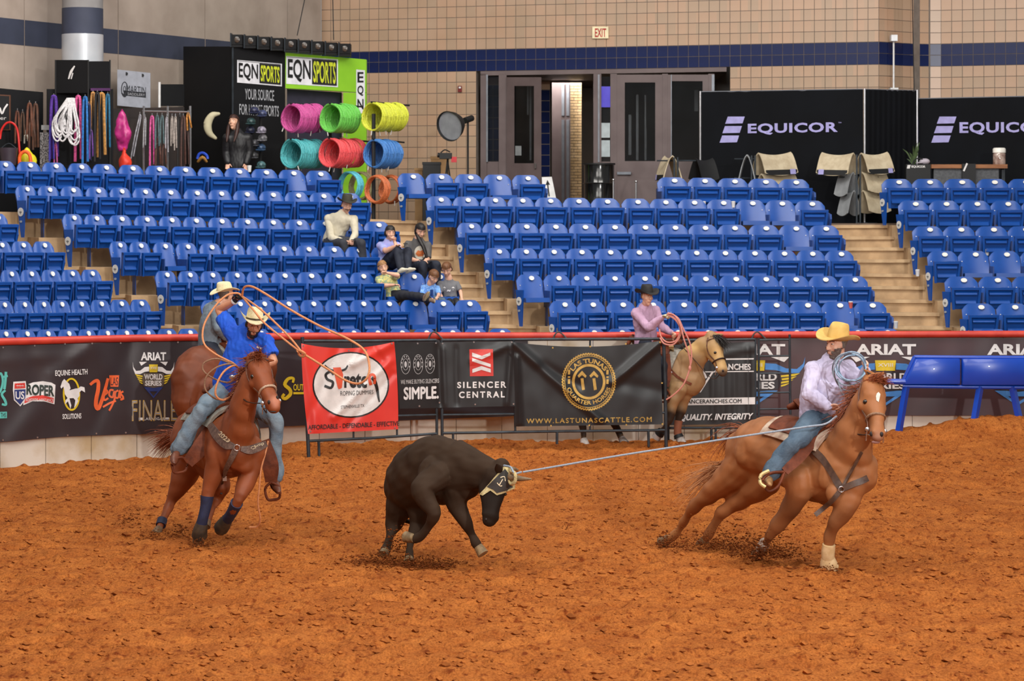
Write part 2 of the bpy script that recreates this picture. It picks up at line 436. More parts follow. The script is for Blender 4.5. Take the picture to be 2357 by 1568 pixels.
# block: row: (badge pixels, top row y at first and last seat, indices folded down)
def span(a, b, n): return [a + (b - a) * i / (n - 1) for i in range(n)]
B7 = [-44, 14, 71, 130, 189, 246, 307, 368, 428, 490, 552, 614, 677, 739]
ROWS = {
 'A': {1: ([-84, -34, 15, 64, 112, 160, 205, 249, 293, 342, 390, 439], 760, 757, []), 2: ([-34, 12, 58, 102, 144, 189, 235, 281, 327], 693, 690, []),
       3: ([-18, 28, 74, 122, 168, 214], 622, 621, []), 4: ([-42, 6, 55, 104], 555, 556, []), 5: ([-52, -3], 491, 492, [0])},
 'B': {7: (B7, 369, 393, [12]), 6: ([64, 116, 170, 228, 282, 336, 394, 455, 511, 570, 630, 688, 746, 807], 427, 445, []),
       5: ([172, 224, 282, 340, 397, 453, 512, 571, 630, 690, 750, 811, 873], 493, 510, [10]), 4: ([278, 326, 382, 434, 489, 544, 598, 655, 712, 770, 828, 888, 947], 556, 571, [2, 11, 12]),
       3: ([386, 439, 491, 547, 598, 657, 718, 780, 838, 896, 954, 1014], 624, 629, [9, 10, 11]), 2: ([495, 554, 610, 666, 723, 780, 838, 897, 957, 1021, 1082], 691, 691, [1, 8]),
       1: ([603, 655, 707, 762, 816, 871, 927, 983, 1043, 1100, 1157], 758, 757, [])},
 'C': {7: ([952, 1017, 1084, 1150, 1216, 1553, 1623, 1692, 1763, 1833], 399, 412.5, [0, 3]),
       6: ([1016, 1078, 1141, 1204, 1268, 1333, 1399, 1469, 1533, 1599, 1666, 1733, 1801, 1870], 452, 462, [11, 12]),
       5: ([1086, 1146, 1213, 1280, 1348, 1416, 1486, 1555, 1624, 1692, 1764, 1833, 1902], 513, 519, [11]),
       4: ([1150, 1212, 1276, 1340, 1406, 1472, 1538, 1604, 1670, 1738, 1806, 1871, 1937], 571, 577, []),
       3: ([1224, 1287, 1351, 1416, 1485, 1555, 1625, 1695, 1764, 1833, 1901, 1969], 632, 636, [0]),
       2: ([1301, 1366, 1435, 1504, 1575, 1645, 1716, 1788, 1860, 1934, 2009], 693, 695, [9]),
       1: ([1369, 1433, 1500, 1562, 1631, 1699, 1767, 1835, 1907, 1975, 2044], 757, 757, [])},
 'D': {7: ([2070, 2141, 2215, 2290, 2362], 412, 412, []), 6: ([2108, 2179, 2250, 2321, 2392], 462, 462, []), 5: ([2141, 2213, 2288, 2362], 521, 521, []),
       4: ([2175, 2246, 2318, 2390], 578, 578, [1, 2]), 3: ([2219, 2297, 2374], 637, 637, []), 2: ([2259, 2337, 2412], 699, 699, []), 1: ([2291, 2365], 758, 758, [])},
}
# --- one seat, local coordinates: origin on the tread under the backrest, -Y towards the arena
def seat_back():
    mb = MB(); nx, nz = 10, 8; vs = []
    for lay in (0, 1):
        for j in range(nz + 1):
            for i in range(nx + 1):
                u = -1 + 2 * i / nx; v = j / nz
                zt = .82 - .10 * max(0, abs(u) - .5) ** 2 / .25 * 1.0
                z = .40 + (zt - .40) * v; x = u * .247 * (.93 + .07 * min(1, v * 1.6))
                y = -.10 + .15 * v - .045 * u * u + (.028 if lay else 0)
                vs.append((x, y, z))
    n = (nx + 1) * (nz + 1); fs = []
    for j in range(nz):
        for i in range(nx):
            q = j * (nx + 1) + i; fs.append((q, q + 1, q + nx + 2, q + nx + 1)); fs.append((n + q + nx + 1, n + q + nx + 2, n + q + 1, n + q))
    b = list(range(nx + 1)) + [nx + (nx + 1) * j for j in range(1, nz + 1)] + [nz * (nx + 1) + i for i in range(nx - 1, -1, -1)] + [(nx + 1) * j for j in range(nz - 1, 0, -1)]
    for i in range(len(b)): a, c = b[i], b[(i + 1) % len(b)]; fs.append((c, a, n + a, n + c))
    return mb.add(vs, fs)
def seat_pan(M):
    """pan as if lying flat (underside down), hinge edge at y=0, front edge at y=-.36, with two deep ribs below"""
    mb = MB(); w0, w1 = .195, .222
    def sl(y): return w0 + (w1 - w0) * (-y / .36)
    def slab(y0, y1, z0, z1, k=1.0, kb=None):
        kb = kb or k
        mb.add([M @ Vector(p) for p in [(-sl(y0) * k, y0, z0), (sl(y0) * k, y0, z0), (sl(y1) * k, y1, z0), (-sl(y1) * k, y1, z0), (-sl(y0) * k, y0, z1), (sl(y0) * k, y0, z1), (sl(y1) * k, y1, z1), (-sl(y1) * k, y1, z1)]], [(0, 1, 2, 3), (7, 6, 5, 4), (4, 5, 1, 0), (5, 6, 2, 1), (6, 7, 3, 2), (7, 4, 0, 3)])
    slab(-.36, 0, 0, .022)
    for sx in (-1, 1):                                           # side rims
        mb.add([M @ Vector((sx * (sl(y) + dx), y, z)) for y, dx, z in ((0, -.035, -.045), (0, 0, -.045), (-.36, 0, -.05), (-.36, -.035, -.05), (0, -.035, .004), (0, 0, .004), (-.36, 0, .004), (-.36, -.035, .004))],
               [(0, 1, 2, 3), (7, 6, 5, 4), (4, 5, 1, 0), (5, 6, 2, 1), (6, 7, 3, 2), (7, 4, 0, 3)] if sx < 0 else [(3, 2, 1, 0), (4, 5, 6, 7), (0, 1, 5, 4), (1, 2, 6, 5), (2, 3, 7, 6), (3, 0, 4, 7)])
    slab(-.365, -.325, -.05, .004)                               # front rim
    for y0 in (-.27, -.12):                                      # ribs with a sloping upper face (when folded)
        a = sl(y0) - .055
        pts = [(-a, y0 - .035, 0), (a, y0 - .035, 0), (a, y0 + .03, 0), (-a, y0 + .03, 0), (-a, y0 + .012, -.05), (a, y0 + .012, -.05), (a, y0 + .026, -.05), (-a, y0 + .026, -.05)]
        mb.add([M @ Vector(p) for p in pts], [(0, 1, 2, 3), (7, 6, 5, 4), (4, 5, 1, 0), (5, 6, 2, 1), (6, 7, 3, 2), (7, 4, 0, 3)])
    return mb
Mfold = Matrix.Translation((0, -.33, .30)) @ Matrix.Rotation(math.radians(-80), 4, 'X')
Mopen = Matrix.Translation((0, -.10, .42)) @ Matrix.Rotation(math.radians(-3), 4, 'X')
def cheap(mb, name, m, smooth=False):
    bm = bmesh.new(); me = mb.mesh(name); bm.from_mesh(me); bmesh.ops.recalc_face_normals(bm, faces=bm.faces); bm.to_mesh(me); bm.free()
    me.materials.append(m)
    if smooth: me.polygons.foreach_set('use_smooth', [True] * len(me.polygons)); smooth_sharp(me, 40)
    return me
ME_back = cheap(seat_back(), 'backrest', M_blue, True)
ME_fold = cheap(seat_pan(Mfold), 'seat', M_blue); ME_open = cheap(seat_pan(Mopen), 'seat', M_blue)
pl = MB(); pl.add([(.042 + .046 * math.cos(a), -.006 + .012 * math.sin(a), .762 + .034 * math.sin(a)) for a in [2 * math.pi * i / 12 for i in range(12)]] + [(.042 + .046 * math.cos(a), .03, .764 + .034 * math.sin(a)) for a in [2 * math.pi * i / 12 for i in range(12)]],
       [tuple(range(12))] + [(i, (i + 1) % 12, 12 + (i + 1) % 12, 12 + i) for i in range(12)])
M_badge = mat('number_plate_white', srgb(240, 238, 232), .4, srgb(225, 222, 214), scale=20)
ME_plate = cheap(pl, 'number_plate', M_badge)
M_brk = mat('bracket_blue', srgb(24, 62, 130), .5, srgb(34, 48, 84), scale=5)
st = MB(); st.box((-.275, -.30, .30), (-.247, -.05, .56)).box((-.275, -.2, 0), (-.25, -.12, .34)).box((-.262, -.30, .52), (-.236, -.02, .58)); st.box((-.262, -.03, .40), (-.24, .02, .62))
st = MB(); st.box((-.262, -.40, .30), (-.243, -.05, .57)).box((-.262, -.22, -.02), (-.243, -.12, .34)).box((-.262, -.06, .40), (-.243, .02, .62))
ME_std = cheap(st, 'side_standard', M_brk)
bolts = MB()
bolts.box((-.007, -.045, .64), (.007, -.022, .655))
ME_bolt = cheap(bolts, 'bolt', mat('bolt_metal', srgb(225, 225, 230), .3, metal=.5))
ep = MB(); pr = [(.02, .62), (-.30, .58), (-.32, .50), (-.16, .18), (-.10, 0), (-.02, 0), (-.02, .2), (.02, .45)]
ep.add([(-.30, y, z) for y, z in pr] + [(-.27, y, z) for y, z in pr], [tuple(range(8)), tuple(range(15, 7, -1))] + [(i, (i + 1) % 8, 8 + (i + 1) % 8, 8 + i) for i in range(8)])
ME_endL = cheap(ep, 'end_panel', M_blue)
def mirror(me, name):
    m2 = me.copy(); m2.name = name
    for v in m2.vertices: v.co.x = -v.co.x
    m2.flip_normals(); return m2
ME_endR = mirror(ME_endL, 'end_panel')
# emblem disc on a vertical plate facing the arena, on the aisle side of the first seat
em = MB(); em.lathe([(.068, 0), (.068, .006)], (0, 0, 0), Matrix.Rotation(math.radians(90), 4, 'X'), n=20)
ME_emb = cheap(em, 'emblem_disc', mat('emblem_white', srgb(214, 214, 212), .5, srgb(196, 196, 196), scale=30))
ek = MB()
for p in ([(-.045, .012), (-.02, .0), (0, .018), (.02, 0), (.045, .012), (.02, -.012), (.008, -.018), (0, -.04), (-.008, -.018), (-.02, -.012)],):
    v, f = tri_poly(p); ek.add([(x, -.010, z) for x, z in v], f)
ME_mark = cheap(face_front(ek), 'emblem_mark', mat('emblem_grey', srgb(110, 112, 118), .6))
ev = MB(); ev.lathe([(.03, 0), (.03, .006)], (0, 0, 0), Matrix.Rotation(math.radians(90), 4, 'X') @ Matrix.Scale(.6, 4, (0, 1, 0)), n=14)
ME_oval = cheap(ev, 'row_plate', mat('row_plate_grey', srgb(150, 160, 175), .5))
fp = MB(); fpr = [(-.115, .58), (.09, .58), (.055, .0), (-.01, 0), (-.05, .2)]
fp.add([(x, 0, z) for x, z in fpr] + [(x, .025, z) for x, z in fpr], [tuple(range(4, -1, -1)), tuple(range(5, 10))] + [(i, (i + 1) % 5, 5 + (i + 1) % 5, 5 + i) for i in range(5)])
ME_fplate = cheap(fp, 'aisle_plate', M_blue)
ORD = ['first', 'second', 'third', 'fourth', 'fifth', 'sixth', 'seventh', 'eighth', 'ninth', 'tenth', 'eleventh', 'twelfth', 'thirteenth', 'fourteenth']
BLK = {'A': 'far left seating block', 'B': 'left middle seating block', 'C': 'right middle seating block', 'D': 'far right seating block'}
SEATP = {}; SEATA = [(-100, 38), (300, 36), (700, 30), (900, 27), (1000, 20), (1300, 15), (1600, 9), (1900, 4), (2200, 1), (2400, 0)]
terr = setting('floor_terrace', at(1178, 760, 38)); ends = {}
for blk, rows in ROWS.items():
    for k, (xs_, ya, yb, opn) in rows.items():
        x0, x1 = xs_[0], xs_[-1]; d0, d1 = dwall(x0) + rowoff(k), dwall(x1) + rowoff(k)
        sh = Sheet([(x0, d0), (x1, d1)])
        pos = []
        for x in xs_: pos.append(at(x, ya + (yb - ya) * (x - x0) / (x1 - x0), sh.depth(x)))
        t = (pos[-1] - pos[0]); t.z = 0; t.normalize(); fw = Vector((t.y, -t.x, 0)); rz0 = math.atan2(t.y, t.x)
        fa = pos[0].z - .82; fb = pos[-1].z - .82
        # terrace slab under the row
        a = pos[0] - t * {'A': .26, 'B': -.06, 'C': -.06, 'D': .22}[blk]; b = pos[-1] + t * {'A': .5, 'B': .45, 'C': .3, 'D': .26}[blk]; P = []
        for z0 in (0, 1):
            for p, f in ((a + fw * .47, fa), (b + fw * .47, fb), (b - fw * .40, fb), (a - fw * .40, fa)):
                P.append(Vector((p.x, p.y, f if z0 else f - .62)))
        MB().hexa(P).build('row_tread', M_conc, terr)
        ends[(blk, k)] = (pos[0], pos[-1], t, fw)
        for i, (x, p) in enumerate(zip(xs_, pos)):
            sp = []
            if i > 0 and xs_[i] - xs_[i - 1] < 100: sp.append((pos[i] - pos[i - 1]).length)
            if i + 1 < len(xs_) and xs_[i + 1] - xs_[i] < 100: sp.append((pos[i + 1] - pos[i]).length)
            w = sum(sp) / len(sp) if sp else .48
            z = p.z - .82; base = Vector((p.x, p.y, z)) - t * .042 * (w / .5)
            SEATP[(blk, k, i)] = (base, t, fw)
            rz = math.radians(lerp(SEATA, x)); fw_ = Vector((math.sin(rz), -math.cos(rz), 0)); SEATP[(blk, k, i)] = (base, t, fw_)
            state = 'folded down' if i in opn else 'folded up'
            n = 'top' if k == 7 else ('front' if k == 1 else ORD[k - 1])
            nn = ORD[i] if i < 14 else 'last'
            s = thing('stadium_seat', 'blue stadium seat %s, %s from left, %s row, %s' % (state, nn, n, BLK[blk]), 'seat', base, 'blue stadium seats of the stand', rz)
            s.scale = (w / .505 / math.cos(rz - rz0) ** .5, 1, 1)
            link(ME_back, 'backrest', s); link(ME_open if i in opn else ME_fold, 'seat', s)
            link(ME_plate, 'number_plate', s)
            if i > 0 or blk == 'A': link(ME_std, 'side_standard', s)
            if k > 1:
                for sx in (-.19, .19): link(ME_bolt, 'bolt', s, loc=(sx, 0, 0))
            if i == 0 and blk != 'A' and not (blk == 'B' and k == 7):
                ap = link(ME_fplate, 'aisle_plate', s, loc=(-.265, -.24, 0), rot=(0, 0, math.radians(-68))); 
                e = link(ME_emb, 'emblem_disc', ap, loc=(-.015, -.004, .40)); link(ME_mark, 'emblem_mark', ap, loc=(-.015, -.004, .40)); link(ME_oval, 'row_plate', ap, loc=(-.01, -.004, .25))
            if i == len(xs_) - 1 or (blk == 'C' and k == 7 and i == 4): link(ME_endR, 'end_panel', s)
# aisle steps: two to a row, between the blocks
def aisle(name, Lk, Rk, ks, oa=.45, ob=-.06):
    s = setting(name, at(1178, 700, 39))
    keys = []
    for k in ks:
        if (Lk, k) in ends and (Rk, k) in ends: keys.append(k)
    for k in keys:
        l = ends[(Lk, k)]; r = ends[(Rk, k)]
        a = l[1] + l[2] * oa; b = r[0] - r[2] * ob; fw = (l[3] + r[3]).normalized()
        fl = l[1].z - .82; fr = r[0].z - .82
        for half in (0, 1):
            # tread level with the row behind half the depth, and a half-height block in front
            o0, o1 = (.02, -.42) if half == 0 else (.46, .02); dz = 0.0 if half == 0 else -.20
            P = []
            for z0 in (0, 1):
                for p, f, o in ((a, fl, o0), (b, fr, o0), (b, fr, o1), (a, fl, o1)):
                    q = p + fw * o; P.append(Vector((q.x, q.y, f + dz if z0 else f - .7)))
            MB().hexa(P).build('aisle_step', M_conc, s)
            N_ = []
            for z0 in (-.05, .006):
                for p, f, o in ((a, fl, o0 + .035), (b, fr, o0 + .035), (b, fr, o0 - .03), (a, fl, o0 - .03)): q = p + fw * o; N_.append(Vector((q.x, q.y, f + dz + z0)))
            MB().hexa(N_).build('step_nosing', M_nosing, s)
aisle('floor_aisle_steps_left', 'A', 'B', [1, 2, 3, 4, 5], .5, -.06); aisle('floor_aisle_steps_middle', 'B', 'C', range(1, 8)); aisle('floor_aisle_steps_right', 'C', 'D', range(1, 8), .3, .22)
# extra wide ledge where the far-left aisle climbs past row five
l = ends[('B', 6)][0]; mbx = MB(); P = []
for z0 in (0, 1):
    for (dx, dy) in ((-1.6, -1.3), (-.3, -.5), (-.3, .6), (-1.6, .2)): P.append(Vector((l.x + dx, l.y + dy, (l.z - .84) if z0 else l.z - 1.6)))
mbx.hexa(P).build('aisle_step', M_conc, terr)
# concourse behind the top row
mb = MB(); xs2 = [-500 + 60 * i for i in range(58)]; vs = []
for x in xs2:
    d = dwall(x) + rowoff(7) + .35; p = at(x, 494, d); vs.append((p.x, p.y, 3.22))
for x in xs2: vs.append(((x - CX) * 60 / F, 60, 3.22))
n = len(xs2); mb.add(vs, [(i, i + 1, n + i + 1, n + i) for i in range(n - 1)])
mb.add([(v[0], v[1], z) for z in (3.22, 2.2) for v in vs[:n]], [(n + i, n + i + 1, i + 1, i) for i in range(n - 1)])
co = mb.build('floor_concourse', M_conc2); co['kind'] = 'structure'

# ------------------------------------------------------------------ tiled back wall
ZS = H + (HY - 168) * 49.3 / F                                   # underside of the navy band
PV, PH = .2165, .2045
M_tile = mat('tan_tile', srgb(190, 162, 138), .3, srgb(180, 152, 126), scale=1.1, spec=.5)
def tile_tint(m):
    nt = m.node_tree; N = nt.nodes; L = nt.links; b = N['Principled BSDF']; old = b.inputs['Base Color'].links[0].from_socket
    g = N.new('ShaderNodeNewGeometry'); v = N.new('ShaderNodeVectorMath'); v.operation = 'MULTIPLY_ADD'; v.inputs[1].default_value = (1 / .1967, 0, 1 / PV); v.inputs[2].default_value = (3.884 / .1967, 0, -ZS / PV)
    f = N.new('ShaderNodeVectorMath'); f.operation = 'FLOOR'; w = N.new('ShaderNodeTexWhiteNoise'); w.noise_dimensions = '3D'; L.new(g.outputs['Position'], v.inputs[0]); L.new(v.outputs[0], f.inputs[0]); L.new(f.outputs[0], w.inputs['Vector'])
    r = N.new('ShaderNodeValToRGB'); e = r.color_ramp.elements; e[0].color = (.9, .92, .92, 1); e[1].color = (1.06, .98, .95, 1); L.new(w.outputs['Value'], r.inputs[0])
    mx = N.new('ShaderNodeMix'); mx.data_type = 'RGBA'; mx.blend_type = 'MULTIPLY'; mx.inputs[0].default_value = 1.0; L.new(old, mx.inputs[6]); L.new(r.outputs[0], mx.inputs[7]); L.new(mx.outputs[2], b.inputs['Base Color'])
tile_tint(M_tile)
M_navy = mat('navy_tile', srgb(20, 35, 84), .25, srgb(14, 27, 70), scale=1.2, spec=.3)
M_grout = mat('grout', srgb(122, 112, 104), .9)
def tile_wall(name, path, holes, limit=300, zbot=3.2, ztop=8.6, maxind_x=None):
    """path: plan points; tiles set proud of a grout slab; holes: (s0,s1,z0,z1) along the path"""
    P = [Vector((p[0], p[1], 0)) for p in path]; seg = [(P[i + 1] - P[i]).length for i in range(len(P) - 1)]; tot = sum(seg)
    def pt(s):
        i = 0
        while i < len(seg) - 1 and s > seg[i]: s -= seg[i]; i += 1
        t = (P[i + 1] - P[i]).normalized(); return P[i] + t * s, t
    root = setting(name, (P[0].x, P[0].y, zbot))
    slab = MB(); ncol = max(1, int(round(tot / PH))); w = tot / ncol
    for c in range(ncol):                                        # grout slab column by column
        s0, s1 = c * w, (c + 1) * w; sm = (s0 + s1) / 2; a, t = pt(s0 + 1e-4); b, _ = pt(s1 - 1e-4); nb = Vector((-t.y, t.x, 0)) * .15
        zz = [(zbot, ztop)]
        for (h0, h1, z0, z1) in holes:
            if h0 < sm < h1: zz = [(z1, ztop)] + ([(zbot, z0)] if z0 > zbot + .01 else [])
        for (z0, z1) in zz:
            slab.hexa([Vector((q.x, q.y, z)) for z in (z0, z1) for q in (a, b, b + nb, a + nb)])
    slab.build('grout_bed', M_grout, root)
    me = {}
    for nm, m in (('tile', M_tile), ('navy_tile', M_navy)):
        g = .0055; q = MB().box((-w / 2 + g, -.012, -PV / 2 + g), (w / 2 - g, .004, PV / 2 - g)); me[nm] = cheap(q, nm, m)
    spots = []
    for c in range(ncol):
        p, t = pt((c + .5) * w)
        for j in range(int((zbot - ZS) / PV), int((ztop - ZS) / PV)):
            z = ZS + (j + .5) * PV; s = (c + .5) * w
            if any(h0 < s < h1 and z0 < z < z1 for (h0, h1, z0, z1) in holes): continue
            vis = 4.2 < z < 7.95
            spots.append(('navy_tile' if j in (0, 1) else 'tile', p, t, z, vis))
    for nm in ('tile', 'navy_tile'):
        L_ = [q for q in spots if q[0] == nm]; L_.sort(key=lambda q: (not q[4], q[1].y)); rest = MB()
        for i, (_, p, t, z, v) in enumerate(L_):
            if i < limit: link(me[nm], nm, root, loc=(p.x - P[0].x, p.y - P[0].y, z - zbot), rot=(0, 0, math.atan2(t.y, t.x)))
            else:
                R = Matrix.Translation((p.x, p.y, z)) @ Matrix.Rotation(math.atan2(t.y, t.x), 4, 'Z'); g = .0055
                rest.box((-w / 2 + g, -.012, -PV / 2 + g), (w / 2 - g, .004, PV / 2 - g), R)
        if rest.v: rest.build('%s_field' % nm, me[nm].materials[0], root)['kind'] = 'stuff'
    return root
def plan(px, d): return ((px - CX) * d / F, d)
TW = Sheet([(740, 49.6), (2023, 46.5)])
A0 = Vector(plan(740, 49.6)); A1 = Vector(plan(2023, 46.5))
def s_of(px): d = TW.depth(px); return (Vector(plan(px, d)) - A0).length
tile_wall('wall_back', [A0, A1], [(s_of(1105), s_of(1672), 3.0, ZS)])
tile_wall('wall_corner', [plan(*q) for q in ((2023, 46.5), (2045, 46.64), (2075, 46.88), (2105, 47.06), (2135, 47.12), (2166, 47.1))], [])
tile_wall('wall_right', [plan(2166, 47.1), plan(2620, 45.9)], [])
# ------------------------------------------------------------------ concrete wall on the left
LW = Sheet([(0, 40.75), (740, 49.2)])
M_lconc = mat('wall_concrete', srgb(172, 158, 147), .8, srgb(152, 138, 127), scale=1.3, bump=.12, bscale=40, detail=8)
M_band = mat('wall_band_slate', srgb(56, 62, 82), .7, srgb(48, 54, 72), scale=2)
def pbox(sh, x0, x1, y0, y1, front, back, mb=None):
    """box standing on sheet: pixel rectangle, front/back = metres toward / away from the camera"""
    mb = mb or MB(); P = []
    for y in (y1, y0):
        for x, o in ((x0, front), (x1, front), (x1, -back), (x0, -back)):
            p = sh.P(x, y); q = Vector((p.x, p.y - o, p.z)); P.append(q)
    return mb.hexa(P)
wl = setting('wall_left', (-8.6, 40.7, 3.2)); JX = [-420, -150, 56, 272, 472, 662, 740]
ZB0, ZB1 = ZS, ZS + 2 * PV
def lwall_box(x0, x1, z0, z1, front, back):
    P = []
    for z in (z0, z1):
        for x, o in ((x0, front), (x1, front), (x1, -back), (x0, -back)):
            p = LW.P(x, 494); P.append(Vector((p.x + o * .85, p.y - o * .5, z)))
    return MB().hexa(P)
for a, b in zip(JX, JX[1:]):
    lwall_box(a + 1, b - 1, 3.2, 8.8, 0, .2).build('concrete_panel', M_lconc, wl)
    lwall_box(a + 1, b - 1, ZB0, ZB1, .006, 0).build('painted_band', M_band, wl)
lwall_box(JX[0], JX[-1], 3.2, 8.8, -.03, .3).build('joint_backing', mat('joint_tan', srgb(150, 130, 112), .9), wl)  # plain tan backing that shows in the panel joints
# round column with painted band and bright metal wrap
pc = at(190, 494, 41.0); rr = 46.5 * 41.0 / F
clm = setting('column_round', (pc.x, pc.y, 3.2))
def zrow(y, d): return H - (y - HY) * d / F
MB().lathe([(rr, zrow(20, 41)), (rr, 8.8)], (pc.x, pc.y, 0), n=40).build('column_shaft', mat('column_concrete', srgb(140, 138, 138), .7, scale=3, bump=.1), clm, True)
MB().lathe([(rr + .004, zrow(80, 41)), (rr + .004, zrow(20, 41))], (pc.x, pc.y, 0), n=40).build('painted_band', M_band, clm, True)
MB().lathe([(rr + .008, 3.2), (rr + .008, zrow(80, 41))], (pc.x, pc.y, 0), n=40).build('metal_wrap', mat('brushed_wrap', srgb(196, 200, 206), .3, srgb(180, 184, 192), scale=2, metal=.25), clm, True)

# ------------------------------------------------------------------ doors in the tiled wall, lobby behind
M_dframe = mat('door_paint', srgb(112, 98, 98), .5, srgb(102, 88, 88), scale=3)
M_glass = mat('door_glass', srgb(22, 24, 26), .06, srgb(14, 15, 16), scale=3, spec=.5, alpha=.62)
dr = setting('door_1', TW.P(1300, 500))
q0, q1 = TW.P(1106, 494), TW.P(1672, 494)
MB().hexa([Vector((q.x, q.y + o, z)) for z in (ZS - .09, ZS - .005) for q, o in ((q0, -.02), (q1, -.02), (q1, .16), (q0, .16))]).build('frame_head', M_dframe, dr)
for x0, x1 in ((1106, 1120), (1148, 1166), (1366, 1384), (1405, 1420), (1524, 1537), (1630, 1644)):
    pbox(TW, x0, x1, 170, 520, .02, .14).build('frame_post', M_dframe, dr)
for x0, x1 in ((1119, 1123), (1376, 1380), (1638, 1644), (1544, 1546)): pbox(TW, x0, x1, 172, 373, .035, .01).build('aluminium_strip', M_alu, dr)
M_sg = mat('sidelight_glass', srgb(52, 60, 70), .1, scale=2)
# sidelight left: sees a navy pier through it
pbox(TW, 1120, 1148, 372, 520, -.02, .06).build('kick_panel', M_dframe, dr)
def glass(name, x0, x1, y0, y1, parent, off=-.05):
    m = mat('clear_pane', srgb(40, 44, 50), .05, alpha=.3, spec=.4)
    return pbox(TW, x0, x1, y0, y1, off, -off + .012).build(name, m, parent)
glass('pane', 1120, 1148, 176, 372, dr)
# leaf standing ajar
leaf = bpy.data.objects.new('door_leaf', None); COL.objects.link(leaf); leaf.parent = dr; 
def leafparts(x0, x1, wx0, wx1, wy0, wy1, ytop, sh, par):
    for nm, a, b, c, d in (('stile', x0, wx0, ytop, 520), ('stile', wx1, x1, ytop, 520), ('rail', wx0, wx1, ytop, wy0), ('rail', wx0, wx1, wy1, 520)):
        pbox(sh, a, b, c, d, .03, .02).build(nm, M_dframe, par)
    pbox(sh, wx0, wx1, wy0, wy1, -.0, .008).build('pane', M_glass, par)
AJ = Sheet([(1166, TW.depth(1166) - .05), (1246, TW.depth(1246) - .55)])
leafparts(1166, 1246, 1184, 1229, 198, 376, 178, AJ, dr)
pbox(AJ, 1186, 1200, 336, 358, .01, 0).build('notice', mat('paper', srgb(150, 155, 158), .7), dr)
pbox(AJ, 1230, 1234, 376, 388, .08, 0).build('handle', M_chrome, dr)
leafparts(1420, 1524, 1438, 1508, 190, 371, 172, TW, dr); leafparts(1537, 1630, 1546, 1617, 187, 371, 172, TW, dr)
pbox(TW, 1420, 1452, 396, 402, .09, -.05).build('push_bar', M_alu, dr)
glass('pane', 1384, 1405, 176, 372, dr)
pbox(TW, 1382, 1405, 372, 520, -.02, .06).build('kick_panel', M_dframe, dr)
pbox(TW, 1382, 1405, 199, 247, -.02, .005).build('poster', mat('blue_poster', srgb(92, 84, 216), .5, srgb(76, 66, 200), scale=4), dr)
for y0, y1 in ((283, 317), (323, 361)): pbox(TW, 1383, 1404, y0, y1, -.02, .005).build('notice', mat('paper_white', srgb(188, 200, 205), .6), dr)
# lobby
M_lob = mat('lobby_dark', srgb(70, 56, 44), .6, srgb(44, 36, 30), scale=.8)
lob = setting('wall_lobby', TW.P(1300, 500))
LB = Sheet([(1000, 55.5), (1800, 53.5)])
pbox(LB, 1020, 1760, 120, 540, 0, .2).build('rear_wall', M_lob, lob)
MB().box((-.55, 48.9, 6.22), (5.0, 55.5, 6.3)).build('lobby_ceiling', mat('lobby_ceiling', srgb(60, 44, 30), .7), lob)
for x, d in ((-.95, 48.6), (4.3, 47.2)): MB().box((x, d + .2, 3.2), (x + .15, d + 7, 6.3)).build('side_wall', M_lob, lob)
NP = Sheet([(1100, 50.6), (1300, 50.2)])                                    # pier with navy tiles, seen through sidelight and gap
for x0, x1, top, tan in ((1112, 1158, 176, 195), (1240, 1266, 188, 206)):
    pbox(NP, x0, x1, top, 520, 0, .3).build('pier', M_grout, lob)
    pbox(NP, x0, x1, top, tan, .012, 0).build('tile', M_tile, lob)
    y = tan + 2
    while y < 510:
        nx = 2 if x1 - x0 > 30 else 1
        for i in range(nx):
            a = x0 + (x1 - x0) * i / nx; b = x0 + (x1 - x0) * (i + 1) / nx
            pbox(NP, a + .8, b - .8, y, y + 23, .012, 0).build('navy_tile', M_navy, lob)
        y += 25
M_brick = mat('lobby_brick', srgb(206, 176, 136), .7, srgb(180, 150, 108), scale=6)
BR = Sheet([(1300, 51.5), (1345, 51.2)]); y = 192; r = 0
pbox(BR, 1312, 1339, 190, 520, -.01, .3).build('brick_backing', M_grout, lob)
while y < 500:
    cut = 1312 + (9 if r % 2 else 18)
    for a, b in ((1312, cut), (cut, 1339)): pbox(BR, a + .5, b - .5, y + .5, y + 6, .012, 0).build('brick', M_brick, lob)
    y += 6.6; r += 1
pbox(BR, 1270, 1312, 192, 520, .3, -.2).build('inner_door', M_dframe, lob)
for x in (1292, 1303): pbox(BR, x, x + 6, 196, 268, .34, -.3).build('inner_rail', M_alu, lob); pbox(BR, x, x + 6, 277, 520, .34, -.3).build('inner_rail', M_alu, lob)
for x0, x1, y0, y1 in ((1457, 1462, 225, 372), (1476, 1479, 226, 372), (1478, 1480, 300, 372), (1588, 1596, 215, 262), (1212, 1216, 205, 270), (1218, 1222, 205, 372), (1440, 1446, 270, 360)): pbox(LB, x0, x1, y0, y1, 1.4, -1.3).build('reflection_streak', mat('streak_pale', srgb(196, 204, 212), .4), lob)  # added pale strips imitate the reflection streaks in the door glass
